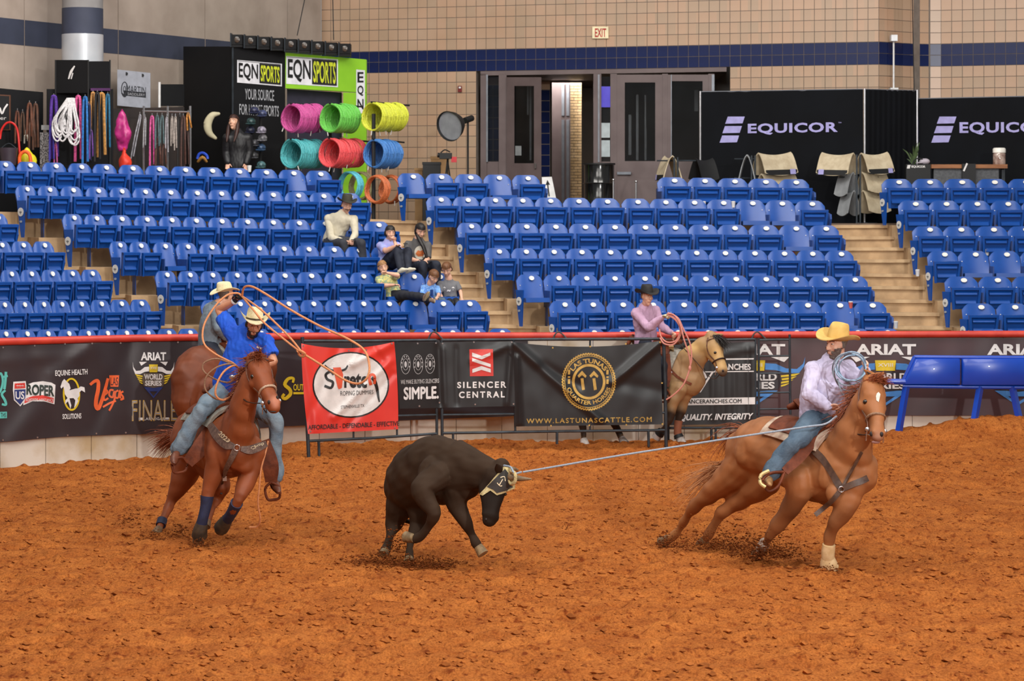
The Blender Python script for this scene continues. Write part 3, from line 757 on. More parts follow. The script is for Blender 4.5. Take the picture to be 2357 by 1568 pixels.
# EXIT sign
def on_wall_text(sh, name, t, box, m, parent, off, **kw): return Print(sh, off, 200).text(t, *box, **kw).done(name, m, parent)
ex = thing('exit_sign', 'small cream EXIT sign with red letters high on the tiled wall', 'sign', TW.P(1381, 88))
pbox(TW, 1363, 1400, 62, 89, .07, .0).build('sign_box', mat('exit_cream', srgb(238, 226, 186), .5, emit=.15), ex)
Print(TW, .075, 200).text('EXIT', 1369, 66, 1395, 86, offset=.02).done('lettering', mat('exit_red', srgb(190, 40, 34), .5), ex)
al = thing('fire_alarm', 'small dark red fire alarm box on the tan tiled wall', 'alarm', TW.P(1058, 212))
pbox(TW, 1054, 1063, 198, 212, .06, 0).build('alarm_box', mat('alarm_red', srgb(120, 36, 36), .4), al)
pbox(TW, 1056, 1061, 200, 204, .075, -.05).build('strobe', M_white, al)
cl = thing('wall_lamp', 'slim white lamp stem with square head on the rounded tiled corner', 'lamp', at(2057, 208, 46.4))
mb = MB().tube([at(2057, 96, 46.4), at(2057, 208, 46.4)], .018).build('stem', M_white, cl)
MB().box(tuple(at(2048, 96, 46.5)), tuple(at(2066, 80, 46.3))).build('lamp_head', mat('lamp_white', srgb(240, 244, 248), .3), cl)
MB().box(tuple(at(2046, 208, 46.5)), tuple(at(2068, 202, 46.3))).build('foot', M_white, cl)
for (xa, ya, xb, yb, d) in ((766, 0, 768, 92, 44.6), (701, 0, 684, 82, 44.8), (2100, 0, 2104, 212, 45.6)):
    pa, pb = at(xa, ya, d), at(xb, yb, d); pa = pa + (pa - pb) * .2
    tag(MB().tube([pa, pb], .009, n=6).build('hanging_cable', M_black), 'thin dark cable hanging down at %s' % ('the green booth arch' if xa == 766 else 'the black booth lamps' if xa == 701 else 'the rounded tiled corner'), 'cable')
# ------------------------------------------------------------------ banners on the arena wall
def P_white(): return mat('print_white', srgb(232, 230, 230), .55)
W_ = P_white()
K_ = mat('print_black', srgb(24, 24, 26), .5); Y_ = mat('print_yellow', srgb(226, 196, 40), .5); G_ = mat('print_gold', srgb(204, 166, 84), .5, srgb(178, 140, 64), scale=14)
OR_ = mat('print_orange', srgb(236, 104, 56), .5); TE_ = mat('print_teal', srgb(96, 196, 188), .5); RD_ = mat('print_red', srgb(214, 58, 50), .5)
NB_ = mat('print_navy', srgb(38, 56, 120), .5); SK_ = mat('print_sky', srgb(74, 140, 214), .5); GY_ = mat('print_grey', srgb(150, 148, 152), .5); DG_ = mat('print_dark', srgb(46, 40, 46), .5)
M_vinyl = mat('banner_brown_black', srgb(56, 48, 52), .42, srgb(48, 40, 44), scale=1.5, spec=.5)
M_vinyl2 = mat('banner_maroon', srgb(78, 52, 56), .42, srgb(64, 50, 54), scale=1.2, spec=.5)
WS = Sheet([(x, d - .045) for x, d in WALL], ridges=[(215, 790, 30, 1010, 26, .035), (215, 790, 330, 990, 22, .03), (215, 790, 120, 860, 14, .02), (60, 800, 130, 1000, 20, -.025), (300, 790, 210, 990, 16, -.02), (10, 830, 180, 815, 14, .02), (440, 800, 380, 980, 20, .02), (660, 790, 600, 980, 25, .02), (1000, 940, 1160, 960, 8, .02)], namp=.02, nscale=.016)
def grommets(sh, pts, parent, m=None, r=2.0):
    for x, y in pts:
        p = sh.P(x, y, .008); q = MB().lathe([(r * sh.depth(x) / F, 0), (r * sh.depth(x) / F, .006)], p, Matrix.Rotation(math.radians(90), 4, 'X'), n=8)
        q.build('grommet', m or M_chrome, parent)
wb = thing('wall_banner', 'long dark brown sponsor banner on the arena wall behind the left riders', 'banner', WS.P(300, 1000))
LB_BOT = [(-200, 1034), (0, 1018), (80, 1011), (156, 1005), (300, 1000), (400, 998), (652, 982), (930, 968), (1180, 958), (1300, 955)]
o = WS.grid(-120, 1215, lambda x: lerp(RAILY, x) + 9, lambda x: lerp(LB_BOT, x), 150, 24).build('vinyl', M_vinyl, wb, True)
grommets(WS, [(8, 800), (80, 796), (150, 792), (215, 790), (278, 790), (345, 788), (410, 788), (8, 1013), (87, 1007), (156, 1002), (222, 998), (290, 996), (358, 993)], wb)
def Z(u, v): return (u / 4.356, 740 + v / 4.356)
def Zp(pts): return [Z(*p) for p in pts]
# teal script at the edge of the frame
p = Print(WS, .008, 10); p.line(Zp([(-30, 560), (10, 520), (30, 600), (5, 700), (-30, 720)]), 5); p.line(Zp([(62, 505), (55, 600), (45, 680)]), 6); p.line(Zp([(20, 560), (80, 545)]), 5)
p.line(Zp([(55, 690), (20, 730), (50, 790), (60, 835), (20, 830)]), [5, 6, 5]); p.poly(Zp([(-60, 910), (70, 905), (70, 970), (-60, 975)])); p.done('lettering', TE_, wb)
p = Print(WS, .014, 100); p.text('THS', *Z(10, 915), *Z(62, 960)); p.done('lettering', DG_, wb)
# shield and ROPER
sh_w = [(135, 605), (258, 598), (268, 690), (268, 770), (205, 852), (140, 790), (130, 690)]
p = Print(WS, .008, 10); p.poly(Zp(sh_w)); p.poly(Zp([(255, 640), (330, 612), (430, 600), (520, 612), (562, 635), (556, 740), (548, 830), (440, 800), (330, 800), (235, 840), (240, 740)])); p.done('logo_backing', W_, wb)
p = Print(WS, .014, 10); p.poly(Zp([(150, 622), (252, 616), (256, 668), (148, 674)])); p.poly(Zp([(255, 775), (330, 748), (430, 738), (545, 768), (538, 815), (430, 786), (330, 788), (245, 822)])); p.done('logo_red', RD_, wb)
p = Print(WS, .014, 10); p.poly(Zp([(146, 686), (258, 680), (256, 765), (205, 835), (150, 780)])); p.done('logo_blue', NB_, wb)
p = Print(WS, .02, 100); p.text('US', *Z(158, 700), *Z(246, 780), offset=.02); p.text('***', *Z(165, 636), *Z(242, 662), offset=.03); p.text('ROADSIDE ASSISTANCE', *Z(262, 770), *Z(540, 800), yr=(Z(0, 775)[1], Z(0, 803)[1])); p.done('lettering', W_, wb)
p = Print(WS, .02, 100); p.text('ROPER', *Z(268, 628), *Z(552, 735), offset=.035, yr=(Z(0, 640)[1], Z(0, 752)[1])); p.done('lettering', mat('print_bottle_green', srgb(34, 50, 44), .5), wb)
# horse in a ring
p = Print(WS, .008, 100); p.text('EQUINE HEALTH', *Z(560, 490), *Z(880, 555), offset=.02, yr=(Z(0, 475)[1], Z(0, 540)[1])); p.text('SOLUTIONS', *Z(628, 928), *Z(816, 980), offset=.02, yr=(Z(0, 920)[1], Z(0, 974)[1])); p.done('lettering', W_, wb)
p = Print(WS, .008, 8); p.ell(*Z(720, 730), 86 / 4.356, 166 / 4.356, inner=4.2); p.done('logo_ring', Y_, wb)
p = Print(WS, .014, 8); p.poly(Zp([(612, 655), (630, 600), (650, 575), (664, 590), (700, 625), (712, 670), (700, 690), (760, 672), (790, 670), (812, 650), (850, 660), (856, 712), (820, 690), (798, 712), (800, 745), (780, 772), (788, 800), (760, 850), (745, 868), (752, 830), (758, 790), (740, 768), (700, 770), (706, 800), (718, 840), (708, 880), (698, 840), (684, 800), (655, 830), (660, 790), (680, 768), (655, 730), (648, 680), (640, 650), (622, 672)])); p.done('logo_horse', W_, wb)
# orange script
p = Print(WS, .008, 8); p.line(Zp([(905, 635), (950, 600), (985, 600), (985, 680), (965, 780), (962, 850), (985, 875), (1020, 790), (1060, 660), (1085, 570)]), [6, 8, 9, 9, 8, 6])
p.line(Zp([(1035, 745), (1075, 715), (1065, 690), (1040, 730), (1045, 790), (1085, 770)]), 4.5); p.line(Zp([(1140, 690), (1105, 690), (1095, 740), (1130, 760), (1148, 700), (1150, 780), (1120, 850), (1095, 895)]), 4.5)
p.line(Zp([(1190, 690), (1160, 710), (1160, 760), (1190, 760), (1205, 690), (1210, 770)]), 4.2); p.line(Zp([(1240, 700), (1215, 720), (1240, 760), (1215, 785), (1248, 770)]), 4); p.line(Zp([(1030, 860), (1100, 820), (1165, 795)]), 4.5)
p.poly(Zp([(1098, 540), (1195, 540), (1190, 655), (1108, 655)])); p.done('lettering', OR_, wb)
p = Print(WS, .014, 100); p.text('LAS', *Z(1112, 560), *Z(1186, 640)); p.done('lettering', DG_, wb)
def steer_logo(sh, cx, y0, sx, sy, parent, horn, wing, body, tail, word=True, finale=True, clip=None):
    """longhorn crest under the word ARIAT; u,v in small-logo pixels"""
    def q(pts): return [(cx + u * sx, y0 + v * sy) for u, v in pts]
    def bx(u0, v0, u1, v1): return (cx + u0 * sx, y0 + v0 * sy, cx + u1 * sx, y0 + v1 * sy)
    def mir(pts): return [(-u, v) for u, v in pts]
    if word: p = Print(sh, .008, 100); p.text('ARIAT', *bx(-29, 0, 29, 18.6), offset=.035); p.done('lettering', W_, parent)
    p = Print(sh, .008, 8)
    t = [(-33, 22), (-15, 22), (-28, 31)]; p.poly(q(t)); p.poly(q(mir(t))); p.done('logo_points', W_, parent)
    p = Print(sh, .008, 8)
    h = [(-48, 22), (-46, 34), (-40, 43), (-30, 42), (-20, 34), (-10, 33), (-10, 44), (-20, 45), (-30, 50), (-42, 50), (-47, 38)]
    p.poly(q(h)); p.poly(q(mir(h))); p.done('logo_horns', horn, parent)
    p = Print(sh, .010, 8); p.poly(q([(-10, 28), (10, 28), (9, 46), (-9, 46)])); p.done('logo_crown', wing if wing is not Y_ else Y_, parent)
    for side_ in (0, 1):
      p = Print(sh, .008, 8)
      for i in range(4):
        a = [(-43 + 3 * i, 50 + 5.5 * i), (-25, 54 + 5.5 * i), (-25, 57 + 5.5 * i), (-38 + 3 * i, 55 + 5.5 * i)]; p.poly(q(mir(a) if side_ else a))
      p.done('logo_wing', wing, parent)
    p = Print(sh, .012, 8); p.poly(q([(-23, 48), (23, 48), (26, 62), (22, 78), (0, 82), (-22, 78), (-26, 62)])); p.done('logo_shield', body, parent)
    p = Print(sh, .018, 100); p.text('WORLD', *bx(-21, 50, 21, 63), offset=.03); p.text('SERIES', *bx(-19, 65, 19, 77), offset=.03); p.text('XVIII', *bx(-7, 33, 7, 39)); p.done('lettering', W_, parent)
    p = Print(sh, .010, 8); p.poly(q([(-22, 80), (22, 80), (0, 106)]), [q([(-9, 90), (9, 90), (0, 101)])]); p.done('logo_pennant', tail, parent)
    if finale:
        p = Print(sh, .008, 100); p.text('FINALE', *bx(-49, 110, 54, 158), offset=.01, spacing=1.05); p.done('lettering', G_, parent)
        p = Print(sh, .012, 100); p.text('FINALE', *bx(-48, 112, 53, 156), offset=-.02, spacing=1.12); p.done('lettering', GY_, parent)
        p = Print(sh, .008, 100); p.text('LAS VEGAS', *bx(-22, 150, 25, 156)); p.poly(q([(-33, 150), (-24, 150), (-24, 156), (-33, 156)])); p.poly(q([(27, 150), (36, 150), (36, 156), (27, 156)])); p.done('lettering', W_, parent)
steer_logo(WS, 353.5, 811, 1, 1, wb, W_, Y_, mat('print_shield', srgb(96, 84, 74), .5), NB_)
def Z2(u, v): return (620 + u / 4.612, 740 + v / 4.612)
def Z2p(pts): return [Z2(*q) for q in pts]
p = Print(WS, .008, 10); p.line(Z2p([(250, 650), (255, 605), (200, 610), (165, 670), (215, 720), (225, 770), (170, 820), (140, 800), (160, 770)]), [5, 8, 8, 6]); p.text('OUTH', *Z2(255, 665), *Z2(400, 735), offset=.02); p.line(Z2p([(255, 762), (330, 762), (400, 760)]), 5); p.done('lettering', Y_, wb)
wb2 = thing('wall_banner', 'maroon sponsor banner with repeated crests on the wall behind the right rider', 'banner', WS.P(2100, 960))
WS.grid(1560, 2560, lambda x: lerp(RAILY, x) + 9, lambda x: 957 + (x - 2055) * .0 + (4 if x < 1900 else 0), 90, 14).build('vinyl', M_vinyl2, wb2, True)
for cx in (1737, 2038, 2342): steer_logo(WS, cx, 792, 2.42, 1.34, wb2, SK_, Y_, DG_, SK_, finale=False)
# ------------------------------------------------------------------ pipe panels in front of the wall
FP = Sheet([(640, 33.85), (700, 34.0), (1012, 34.75), (1530, 35.3)])
def pipe_panel(name, label, sh, parts, m=M_steel):
    x0 = parts[0][1][0]; base = sh.P(x0[0], x0[1]); t = thing(name, label, 'fence', (base.x, base.y, 0), 'portable pipe fences along the wall')
    for nm, pts, r in parts: MB().tube([sh.P(x, y, .03) for x, y in pts], r, n=10).build(nm, m, t, True)
    return t
pipe_panel('pipe_fence', 'dark pipe fence panel carrying the red and white banner', FP, [('post', [(696, 776), (701, 840), (706, 950), (711, 1052)], .026), ('top_rail', [(694, 785), (850, 785), (1004, 783)], .022), ('bottom_rail', [(710, 1015), (860, 1008), (1006, 998)], .02),
    ('middle_rail', [(704, 962), (1006, 955)], .018), ('leg', [(734, 1016), (735, 1050)], .02), ('leg', [(996, 1000), (996, 1040)], .02), ('post', [(1004, 784), (1006, 1041)], .02), ('upright', [(814, 786), (814, 1010)], .014), ('upright', [(914, 786), (914, 1004)], .014)])
pipe_panel('pipe_fence', 'dark pipe fence panel carrying the black banners in mid arena', FP, [('post', [(1017, 784), (1018, 1040)], .022), ('top_rail', [(1016, 783), (1270, 781), (1530, 780)], .022), ('bottom_rail', [(1018, 997), (1270, 993), (1530, 990)], .02),
    ('middle_rail', [(1018, 955), (1190, 953), (1530, 950)], .018), ('leg', [(1043, 997), (1043, 1037)], .018), ('leg', [(1282, 993), (1282, 1022)], .02), ('leg', [(1492, 991), (1493, 1028)], .02), ('post', [(1527, 776), (1531, 900), (1533, 1032)], .026), ('upright', [(1182, 782), (1186, 995)], .016), ('upright', [(1358, 781), (1358, 993)], .014)])
class Quad(Sheet):
    """banner tied by its corners: unit square to the hanging cloth"""
    def __init__(s, base, TL, TR, BR, BL, sag=0, bow=0, off=.05, ridges=(), namp=.006):
        super().__init__(base.pts, ridges, namp, .03); s.c = (TL, TR, BR, BL); s.sag = sag; s.bow = bow; s.off0 = off
    def uv(s, u, v):
        TL, TR, BR, BL = s.c
        x = (TL[0] * (1 - u) + TR[0] * u) * (1 - v) + (BL[0] * (1 - u) + BR[0] * u) * v + s.bow * 4 * v * (1 - v) * (u - .5) * 2
        y = (TL[1] * (1 - u) + TR[1] * u) * (1 - v) + (BL[1] * (1 - u) + BR[1] * u) * v + s.sag * (4 * u * (1 - u)) * (1 - v) ** 2
        return x, y
    def P(s, px, py, off=0.0): return super().P(px, py, off + s.off0)
    def cloth(s, nu, nv, thick=.004):
        vs = []; fs = []
        for lay in (0, 1):
            for j in range(nv + 1):
                for i in range(nu + 1): x, y = s.uv(i / nu, j / nv); vs.append(s.P(x, y, -thick * lay))
        n = (nu + 1) * (nv + 1)
        for j in range(nv):
            for i in range(nu):
                q = j * (nu + 1) + i; fs.append((q, q + nu + 1, q + nu + 2, q + 1)); fs.append((n + q, n + q + 1, n + q + nu + 2, n + q + nu + 1))
        bd = list(range(nu + 1)) + [nu + (nu + 1) * j for j in range(1, nv + 1)] + [nv * (nu + 1) + i for i in range(nu - 1, -1, -1)] + [(nu + 1) * j for j in range(nv - 1, 0, -1)]
        for i in range(len(bd)): a, c = bd[i], bd[(i + 1) % len(bd)]; fs.append((a, c, n + c, n + a))
        return MB().add(vs, fs)
# red banner
RB = Quad(FP, (695, 790), (908, 786), (917, 987), (710, 998), sag=13, bow=3, off=.085, ridges=[(908, 788, 815, 838, 9, .035), (900, 830, 770, 960, 8, .03), (905, 860, 800, 980, 7, -.02), (780, 800, 700, 990, 10, -.02), (860, 800, 880, 830, 8, -.025), (700, 800, 730, 990, 9, .02), (838, 795, 800, 850, 6, .012)])
rb = thing('hanging_banner', 'red banner with white oval and cow lettering tied to the pipe panel', 'banner', RB.P(810, 995))
RB.cloth(56, 46).build('vinyl', mat('banner_red', srgb(226, 62, 50), .4, srgb(212, 52, 44), scale=2), rb, True)
p = Print(RB, .006, 7); p.ell(808.6, 885, 88, 76); p.done('oval_border', K_, rb)
p = Print(RB, .010, 7); p.ell(808.6, 885, 84.5, 72.5); p.done('oval', mat('print_offwhite', srgb(226, 222, 220), .5), rb)
p = Print(RB, .015, 7); p.line(Z2p([(690, 560), (655, 530), (605, 560), (620, 610), (680, 640), (660, 700), (590, 680)]), 6); p.done('lettering', K_, rb); p = Print(RB, .015, 7); p.line(Z2p([(595, 458), (640, 505), (690, 520)]), [2, 5, 5]); p.line(Z2p([(770, 520), (815, 500), (838, 462)]), [5, 5, 3]); p.done('horns_mark', K_, rb); p = Print(RB, .015, 7)
p.text('retc', *Z2(800, 545), *Z2(1042, 702), offset=.035); p.done('lettering', K_, rb); p = Print(RB, .015, 7); p.line(Z2p([(1090, 590), (1120, 620), (1145, 700), (1160, 790), (1172, 850)]), [7, 8, 6, 3]); p.done('leg_mark', K_, rb); p = Print(RB, .015, 7); p.text('ROPING DUMMIES', *Z2(760, 735), *Z2(1108, 785), yr=(Z2(0, 722)[1], Z2(0, 766)[1])); p.done('lettering', K_, rb); p = Print(RB, .015, 7); p.text('STEPHENVILLE TX', *Z2(766, 888), *Z2(1012, 922), yr=(Z2(0, 872)[1], Z2(0, 904)[1])); p.done('lettering', K_, rb); p = Print(RB, .015, 7)
p.text('AFFORDABLE - DEPENDABLE - EFFECTIVE', *Z2(418, 1095), *Z2(1384, 1145), offset=.015, yr=(Z2(0, 1050)[1], Z2(0, 1100)[1])); p.done('lettering', K_, rb)
p = Print(RB, .016, 7); p.poly(Z2p([(680, 486), (762, 482), (790, 560), (776, 700), (742, 716), (730, 690)])); p.line(Z2p([(1058, 560), (1070, 620), (1085, 670)]), 7); p.line(Z2p([(1060, 600), (1085, 560), (1120, 570), (1125, 620), (1118, 660)]), 6); p.done('lettering', mat('print_vermilion', srgb(222, 84, 48), .5), rb)
grommets(RB, [(700, 795), (804, 806), (844, 805), (903, 790), (716, 992), (910, 984)], rb)
# black banner with the red square
SB = Quad(FP, (909, 788), (1183, 785), (1186, 934), (921, 940), sag=1, off=.078, ridges=[(1020, 800, 1024, 930, 4, .012), (1050, 800, 1052, 930, 4, -.01), (1178, 790, 1090, 830, 8, .02), (1176, 800, 1166, 930, 5, .02), (1008, 800, 1014, 930, 6, -.012)])
sb = thing('hanging_banner', 'black banner with red square emblem and white lettering on the pipe panel', 'banner', SB.P(1050, 937))
M_bv = mat('banner_black', srgb(30, 31, 34), .38, srgb(24, 25, 28), scale=2)
SB.cloth(60, 24).build('vinyl', M_bv, sb, True)
def Z3(u, v): return (860 + u / 6.203, 780 + v / 6.203)
def Z3p(pts): return [Z3(*q) for q in pts]
p = Print(SB, .006, 12); p.poly(Z3p([(1368, 146), (1704, 142), (1712, 526), (1376, 530)])); p.done('red_square', RD_, sb)
p = Print(SB, .011, 12)
p.poly(Z3p([(1408, 192), (1545, 238), (1668, 188), (1668, 232), (1545, 288), (1408, 246)])); p.poly(Z3p([(1408, 268), (1672, 356), (1672, 402), (1408, 316)])); p.poly(Z3p([(1410, 430), (1540, 384), (1672, 426), (1674, 478), (1540, 438), (1412, 482)])); p.done('square_mark', W_, sb)
p = Print(SB, .006, 100); p.text('SILENCER', *Z3(1195, 610), *Z3(1895, 700), offset=.03, spacing=1.35, yr=(Z3(0, 602)[1], Z3(0, 695)[1])); p.text('CENTRAL', *Z3(1220, 748), *Z3(1872, 842), offset=.03, spacing=1.4, yr=(Z3(0, 742)[1], Z3(0, 832)[1]))
p.text('WE MAKE BUYING SILENCERS', *Z3(390, 582), *Z3(936, 644), offset=.01, yr=(Z3(0, 562)[1], Z3(0, 624)[1])); p.text('SIMPLE.', *Z3(432, 685), *Z3(932, 868), offset=.035, yr=(Z3(0, 668)[1], Z3(0, 850)[1])); p.done('lettering', W_, sb)
for cx, cy in ((460, 360), (640, 360), (808, 352)):
    X, Y = Z3(cx, cy); p = Print(SB, .006, 100); p.ell(X, Y, 11.2, 22.5, inner=.9); p.ell(X, Y, 6.6, 13.5, inner=.8); p.ell(X, Y, 3, 7)
    for a in range(8): th = math.radians(200 - a * 31); p.ell(X + 9 * math.cos(th), Y - 18 * math.sin(th), 1.1, 2.0, n=6)
    p.done('round_seal', mat('print_pale', srgb(188, 188, 190), .5), sb)
grommets(SB, [(962, 790), (1004, 789), (1019, 790), (1091, 787), (1178, 787), (966, 934), (1012, 926), (1094, 930), (1182, 929)], sb)
# black and gold banner
TB = Quad(FP, (1181, 787), (1519, 784), (1525, 976), (1185, 981), sag=12, off=.075, ridges=[(1183, 790, 1380, 965, 9, .035), (1517, 788, 1410, 880, 9, .04), (1250, 845, 1330, 885, 12, -.02), (1190, 820, 1196, 975, 5, .03), (1420, 880, 1520, 900, 16, -.015)])
tb = thing('hanging_banner', 'black banner with round gold rope emblem tied to the pipe panel', 'banner', TB.P(1355, 980))
TB.cloth(70, 40).build('vinyl', M_bv, tb, True)
def Z4(u, v): return (1100 + u / 4.612, 740 + v / 4.612)
def Z4p(pts): return [Z4(*q) for q in pts]
X, Y = 1354.8, 878
p = Print(TB, .007, 7); p.ell(X, Y, 61, 65, inner=2.2); p.ell(X, Y, 56, 60, inner=1.6); p.ell(X, Y, 38.5, 41, inner=6)
for i in range(64):
    a = 2 * math.pi * i / 64; b = a + .07
    p.poly([(X + 57 * math.cos(a), Y + 61 * math.sin(a)), (X + 62.5 * math.cos(b), Y + 66.5 * math.sin(b)), (X + 62.5 * math.cos(b + .055), Y + 66.5 * math.sin(b + .055)), (X + 57 * math.cos(a + .055), Y + 61 * math.sin(a + .055))])
p.text('LAS TUNAS', 0, 0, 1, 1, offset=.03, arc=(X, Y, 42.5, 53.5, 146, 34)); p.text('QUARTER HORSES', 0, 0, 1, 1, offset=.025, arc=(X, Y, 54.5, 43.5, 196, 344))
for c in (1104, 1230):
    p.poly(Z4p([(c, 520), (c + 48, 575), (c + 36, 596), (c, 566), (c - 34, 594), (c - 48, 572)])); p.poly(Z4p([(c - 16, 602), (c + 14, 598), (c + 30, 720), (c, 728)]))
for x0 in (965, 1372):
    for y0 in (510, 580, 610): p.poly(Z4p([(x0 - 10, y0), (x0 + 14, y0), (x0 + 12, y0 + (50 if y0 != 580 else 16)), (x0 - 12, y0 + (50 if y0 != 580 else 16))]))
p.done('gold_emblem', G_, tb)
p = Print(TB, .007, 12); p.text('WWW.LASTUNASCATTLE.COM', *Z4(515, 1028), *Z4(1842, 1080), offset=.02, spacing=1.25, yr=(Z4(0, 1008)[1], Z4(0, 1062)[1])); p.done('lettering', G_, tb)
grommets(TB, [(1272, 800), (1358, 797), (1440, 791), (1518, 787), (1523, 881), (1268, 979), (1356, 978), (1441, 977), (1524, 975)], tb, G_)
# ------------------------------------------------------------------ panel and gate behind the buckskin
AP = Sheet([(1530, 36.35), (1745, 36.45), (1830, 36.4)])
pipe_panel('pipe_fence', 'dark pipe fence panel behind the buckskin horse with lettered banner', AP, [('post', [(1738, 778), (1738, 1011)], .02), ('top_rail', [(1536, 784), (1738, 781)], .02), ('bottom_rail', [(1536, 985), (1738, 984)], .018), ('leg', [(1637, 984), (1637, 1013)], .02), ('leg', [(1647, 984), (1647, 1012)], .018), ('post', [(1538, 784), (1538, 1013)], .02)])
gate = [('post', [(1746, 778), (1746, 1011)], .018)] + [('post', [(1817, 770), (1818, 900), (1820, 1010)], .018)] + [('rail', [(1746, y), (1818, y - 1)], .014) for y in (783, 820, 860, 904, 942, 972)]
pipe_panel('fence_gate', 'narrow dark pipe gate with five rails left of the lavender shirted rider', AP, gate)
AB = Quad(AP, (1540, 789), (1736, 786), (1737, 975), (1541, 978), sag=2, off=.06, ridges=[(1640, 800, 1640, 960, 5, .01), (1665, 850, 1665, 960, 4, .01), (1690, 850, 1690, 960, 4, -.01), (1720, 800, 1722, 960, 5, .015), (1660, 815, 1735, 800, 6, .012)])
ab = thing('hanging_banner', 'dark banner with white ranch lettering behind the buckskin horse', 'banner', AB.P(1640, 977))
AB.cloth(40, 24).build('vinyl', M_bv, ab, True)
p = Print(AB, .006, 14); p.text('RANCHES', 1655, 837, 1727, 851, offset=.03); p.done('lettering', W_, ab); p = Print(AB, .012, 100); p.text('QUALITY. INTEGRITY', 1562, 953, 1729, 970, offset=.03, shear=.25, yr=(950, 967)); p.done('lettering', W_, ab); p = Print(AB, .006, 14); p.poly([(1600, 826), (1734, 824), (1734, 827), (1600, 829)]); p.poly([(1600, 855), (1734, 853), (1734, 855.5), (1600, 857)])
p.done('rule_line', W_, ab); p = Print(AB, .006, 14); p.poly([(1541, 917), (1737, 914), (1737, 930), (1541, 933)]); p.done('white_bar', W_, ab); p = Print(AB, .006, 14); p.line([(1594, 882), (1610, 902)], 4); p.line([(1610, 902), (1640, 855)], 4); p.line([(1600, 868), (1612, 848), (1622, 868)], 4); p.line([(1625, 870), (1614, 846)], 5); p.line([(1560, 846), (1590, 800)], 4); p.done('ranch_mark', W_, ab)
p = Print(AB, .011, 100); p.text('ALLIANCERANCHES.COM', 1556, 919, 1706, 929, offset=.02, yr=(917.5, 927)); p.done('lettering', K_, ab)
# straps tied round the red rail
for i, (x, lab) in enumerate(((998, 'above the black banner with red square'), (1285, 'above the gold emblem banner'), (1742, 'above the pipe gate'))):
    s_ = MB().tube([at(x - 12, 781, dwall(x) - .12), at(x - 6, 768, dwall(x) - .12), at(x + 4, 765, dwall(x) - .1), at(x + 22, 782, dwall(x) - .14)], .012, n=6, k=3).build('strap', mat('strap_grey', srgb(62, 64, 66), .7), None, True)
    tag(s_, 'dark strap looped over the red rail %s' % lab, 'strap')
# ------------------------------------------------------------------ blue padded lane at the right
CH = Sheet([(2030, 36.15), (2600, 36.1)])
M_pad = mat('lane_blue', srgb(18, 74, 190), .3, srgb(14, 62, 170), scale=1.5, coat=.3)
ch = thing('cattle_lane', 'bright blue padded lane barrier on slanted legs at the right edge', 'barrier', (CH.P(2065, 1018).x, CH.P(2065, 1018).y, 0))
def pad(x0, x1, y0, y1, slant, name, ng=6):
    """rounded cushion panel"""
    mb = MB(); rings = []
    prof = [(-.5, .0), (-.46, .06), (-.3, .085), (0, .09), (.3, .085), (.46, .06), (.5, 0), (.46, -.05), (0, -.06), (-.46, -.05)]
    for x, k in ((x0, .2), (x0 + 2, .8), (x0 + 6, 1), (x1 - 6, 1), (x1 - 2, .8), (x1, .2)):
        ring = []
        for a, o in prof:
            y = (y0 + y1) / 2 + a * (y1 - y0) * (.98 if k < 1 else 1); xs_ = x - slant * (a + .5) * (1 if x < x0 + 10 else 0)
            p = CH.P(xs_, y, o * k); ring.append(p)
        rings.append(ring)
    return mb.ring_loft(rings).build(name, M_pad, ch, True)
pad(2106, 2210, 824, 886, 30, 'pad'); pad(2212, 2360, 824, 888, 0, 'pad'); pad(2362, 2500, 824, 889, 0, 'pad')
MB().tube([CH.P(x, y) for x, y in ((2104, 822), (2210, 823), (2500, 824))], .03, n=10).build('top_rail', M_pad, ch, True)
MB().tube([CH.P(x, y) for x, y in ((2078, 889), (2210, 891), (2500, 893))], .032, n=10).build('bottom_rail', M_pad, ch, True)
MB().tube([CH.P(x, y) for x, y in ((2106, 821), (2076, 884))], .034, n=10).build('end_rail', M_pad, ch, True)
MB().tube([CH.P(x, y, .02) for x, y in ((2020, 878), (2084, 879))], .045, n=10).build('end_bar', M_pad, ch, True)
for a, b in (((2086, 890), (2064, 1022)), ((2256, 890), (2235, 1012)), ((2330, 890), (2356, 1012))):
    p0, p1 = CH.P(*a), CH.P(*b); MB().loft([(p0.x, p0.y, p0.z, .055, .055), (p1.x, p1.y, p1.z, .055, .055)], n=4, up=(0, 1, 0), roundends=False).build('leg', M_pad, ch)
# ------------------------------------------------------------------ sculpting library for animals and people
from mathutils.bvhtree import BVHTree
def remesh(mb, voxel, smooth=4, fac=.5):
    me = mb.mesh('sculpt'); o = bpy.data.objects.new('sculpt', me); COL.objects.link(o)
    r = o.modifiers.new('r', 'REMESH'); r.mode = 'VOXEL'; r.voxel_size = voxel; r.use_smooth_shade = True
    if smooth: s = o.modifiers.new('s', 'SMOOTH'); s.factor = fac; s.iterations = smooth
    dg = bpy.context.evaluated_depsgraph_get(); out = bpy.data.meshes.new_from_object(o.evaluated_get(dg))
    bpy.data.objects.remove(o); bpy.data.meshes.remove(me)
    return out
def mesh_np(me):
    a = np.empty(len(me.vertices) * 3); me.vertices.foreach_get('co', a); return a.reshape(-1, 3)
def set_np(me, a): me.vertices.foreach_set('co', a.reshape(-1)); me.update()
def normals_np(me):
    a = np.empty(len(me.vertices) * 3); me.vertex_normals.foreach_get('vector', a); return a.reshape(-1, 3)
def bvh_of(me):
    return BVHTree.FromPolygons([tuple(v.co) for v in me.vertices], [tuple(p.vertices) for p in me.polygons])
CAMP = Vector((0, 0, H))
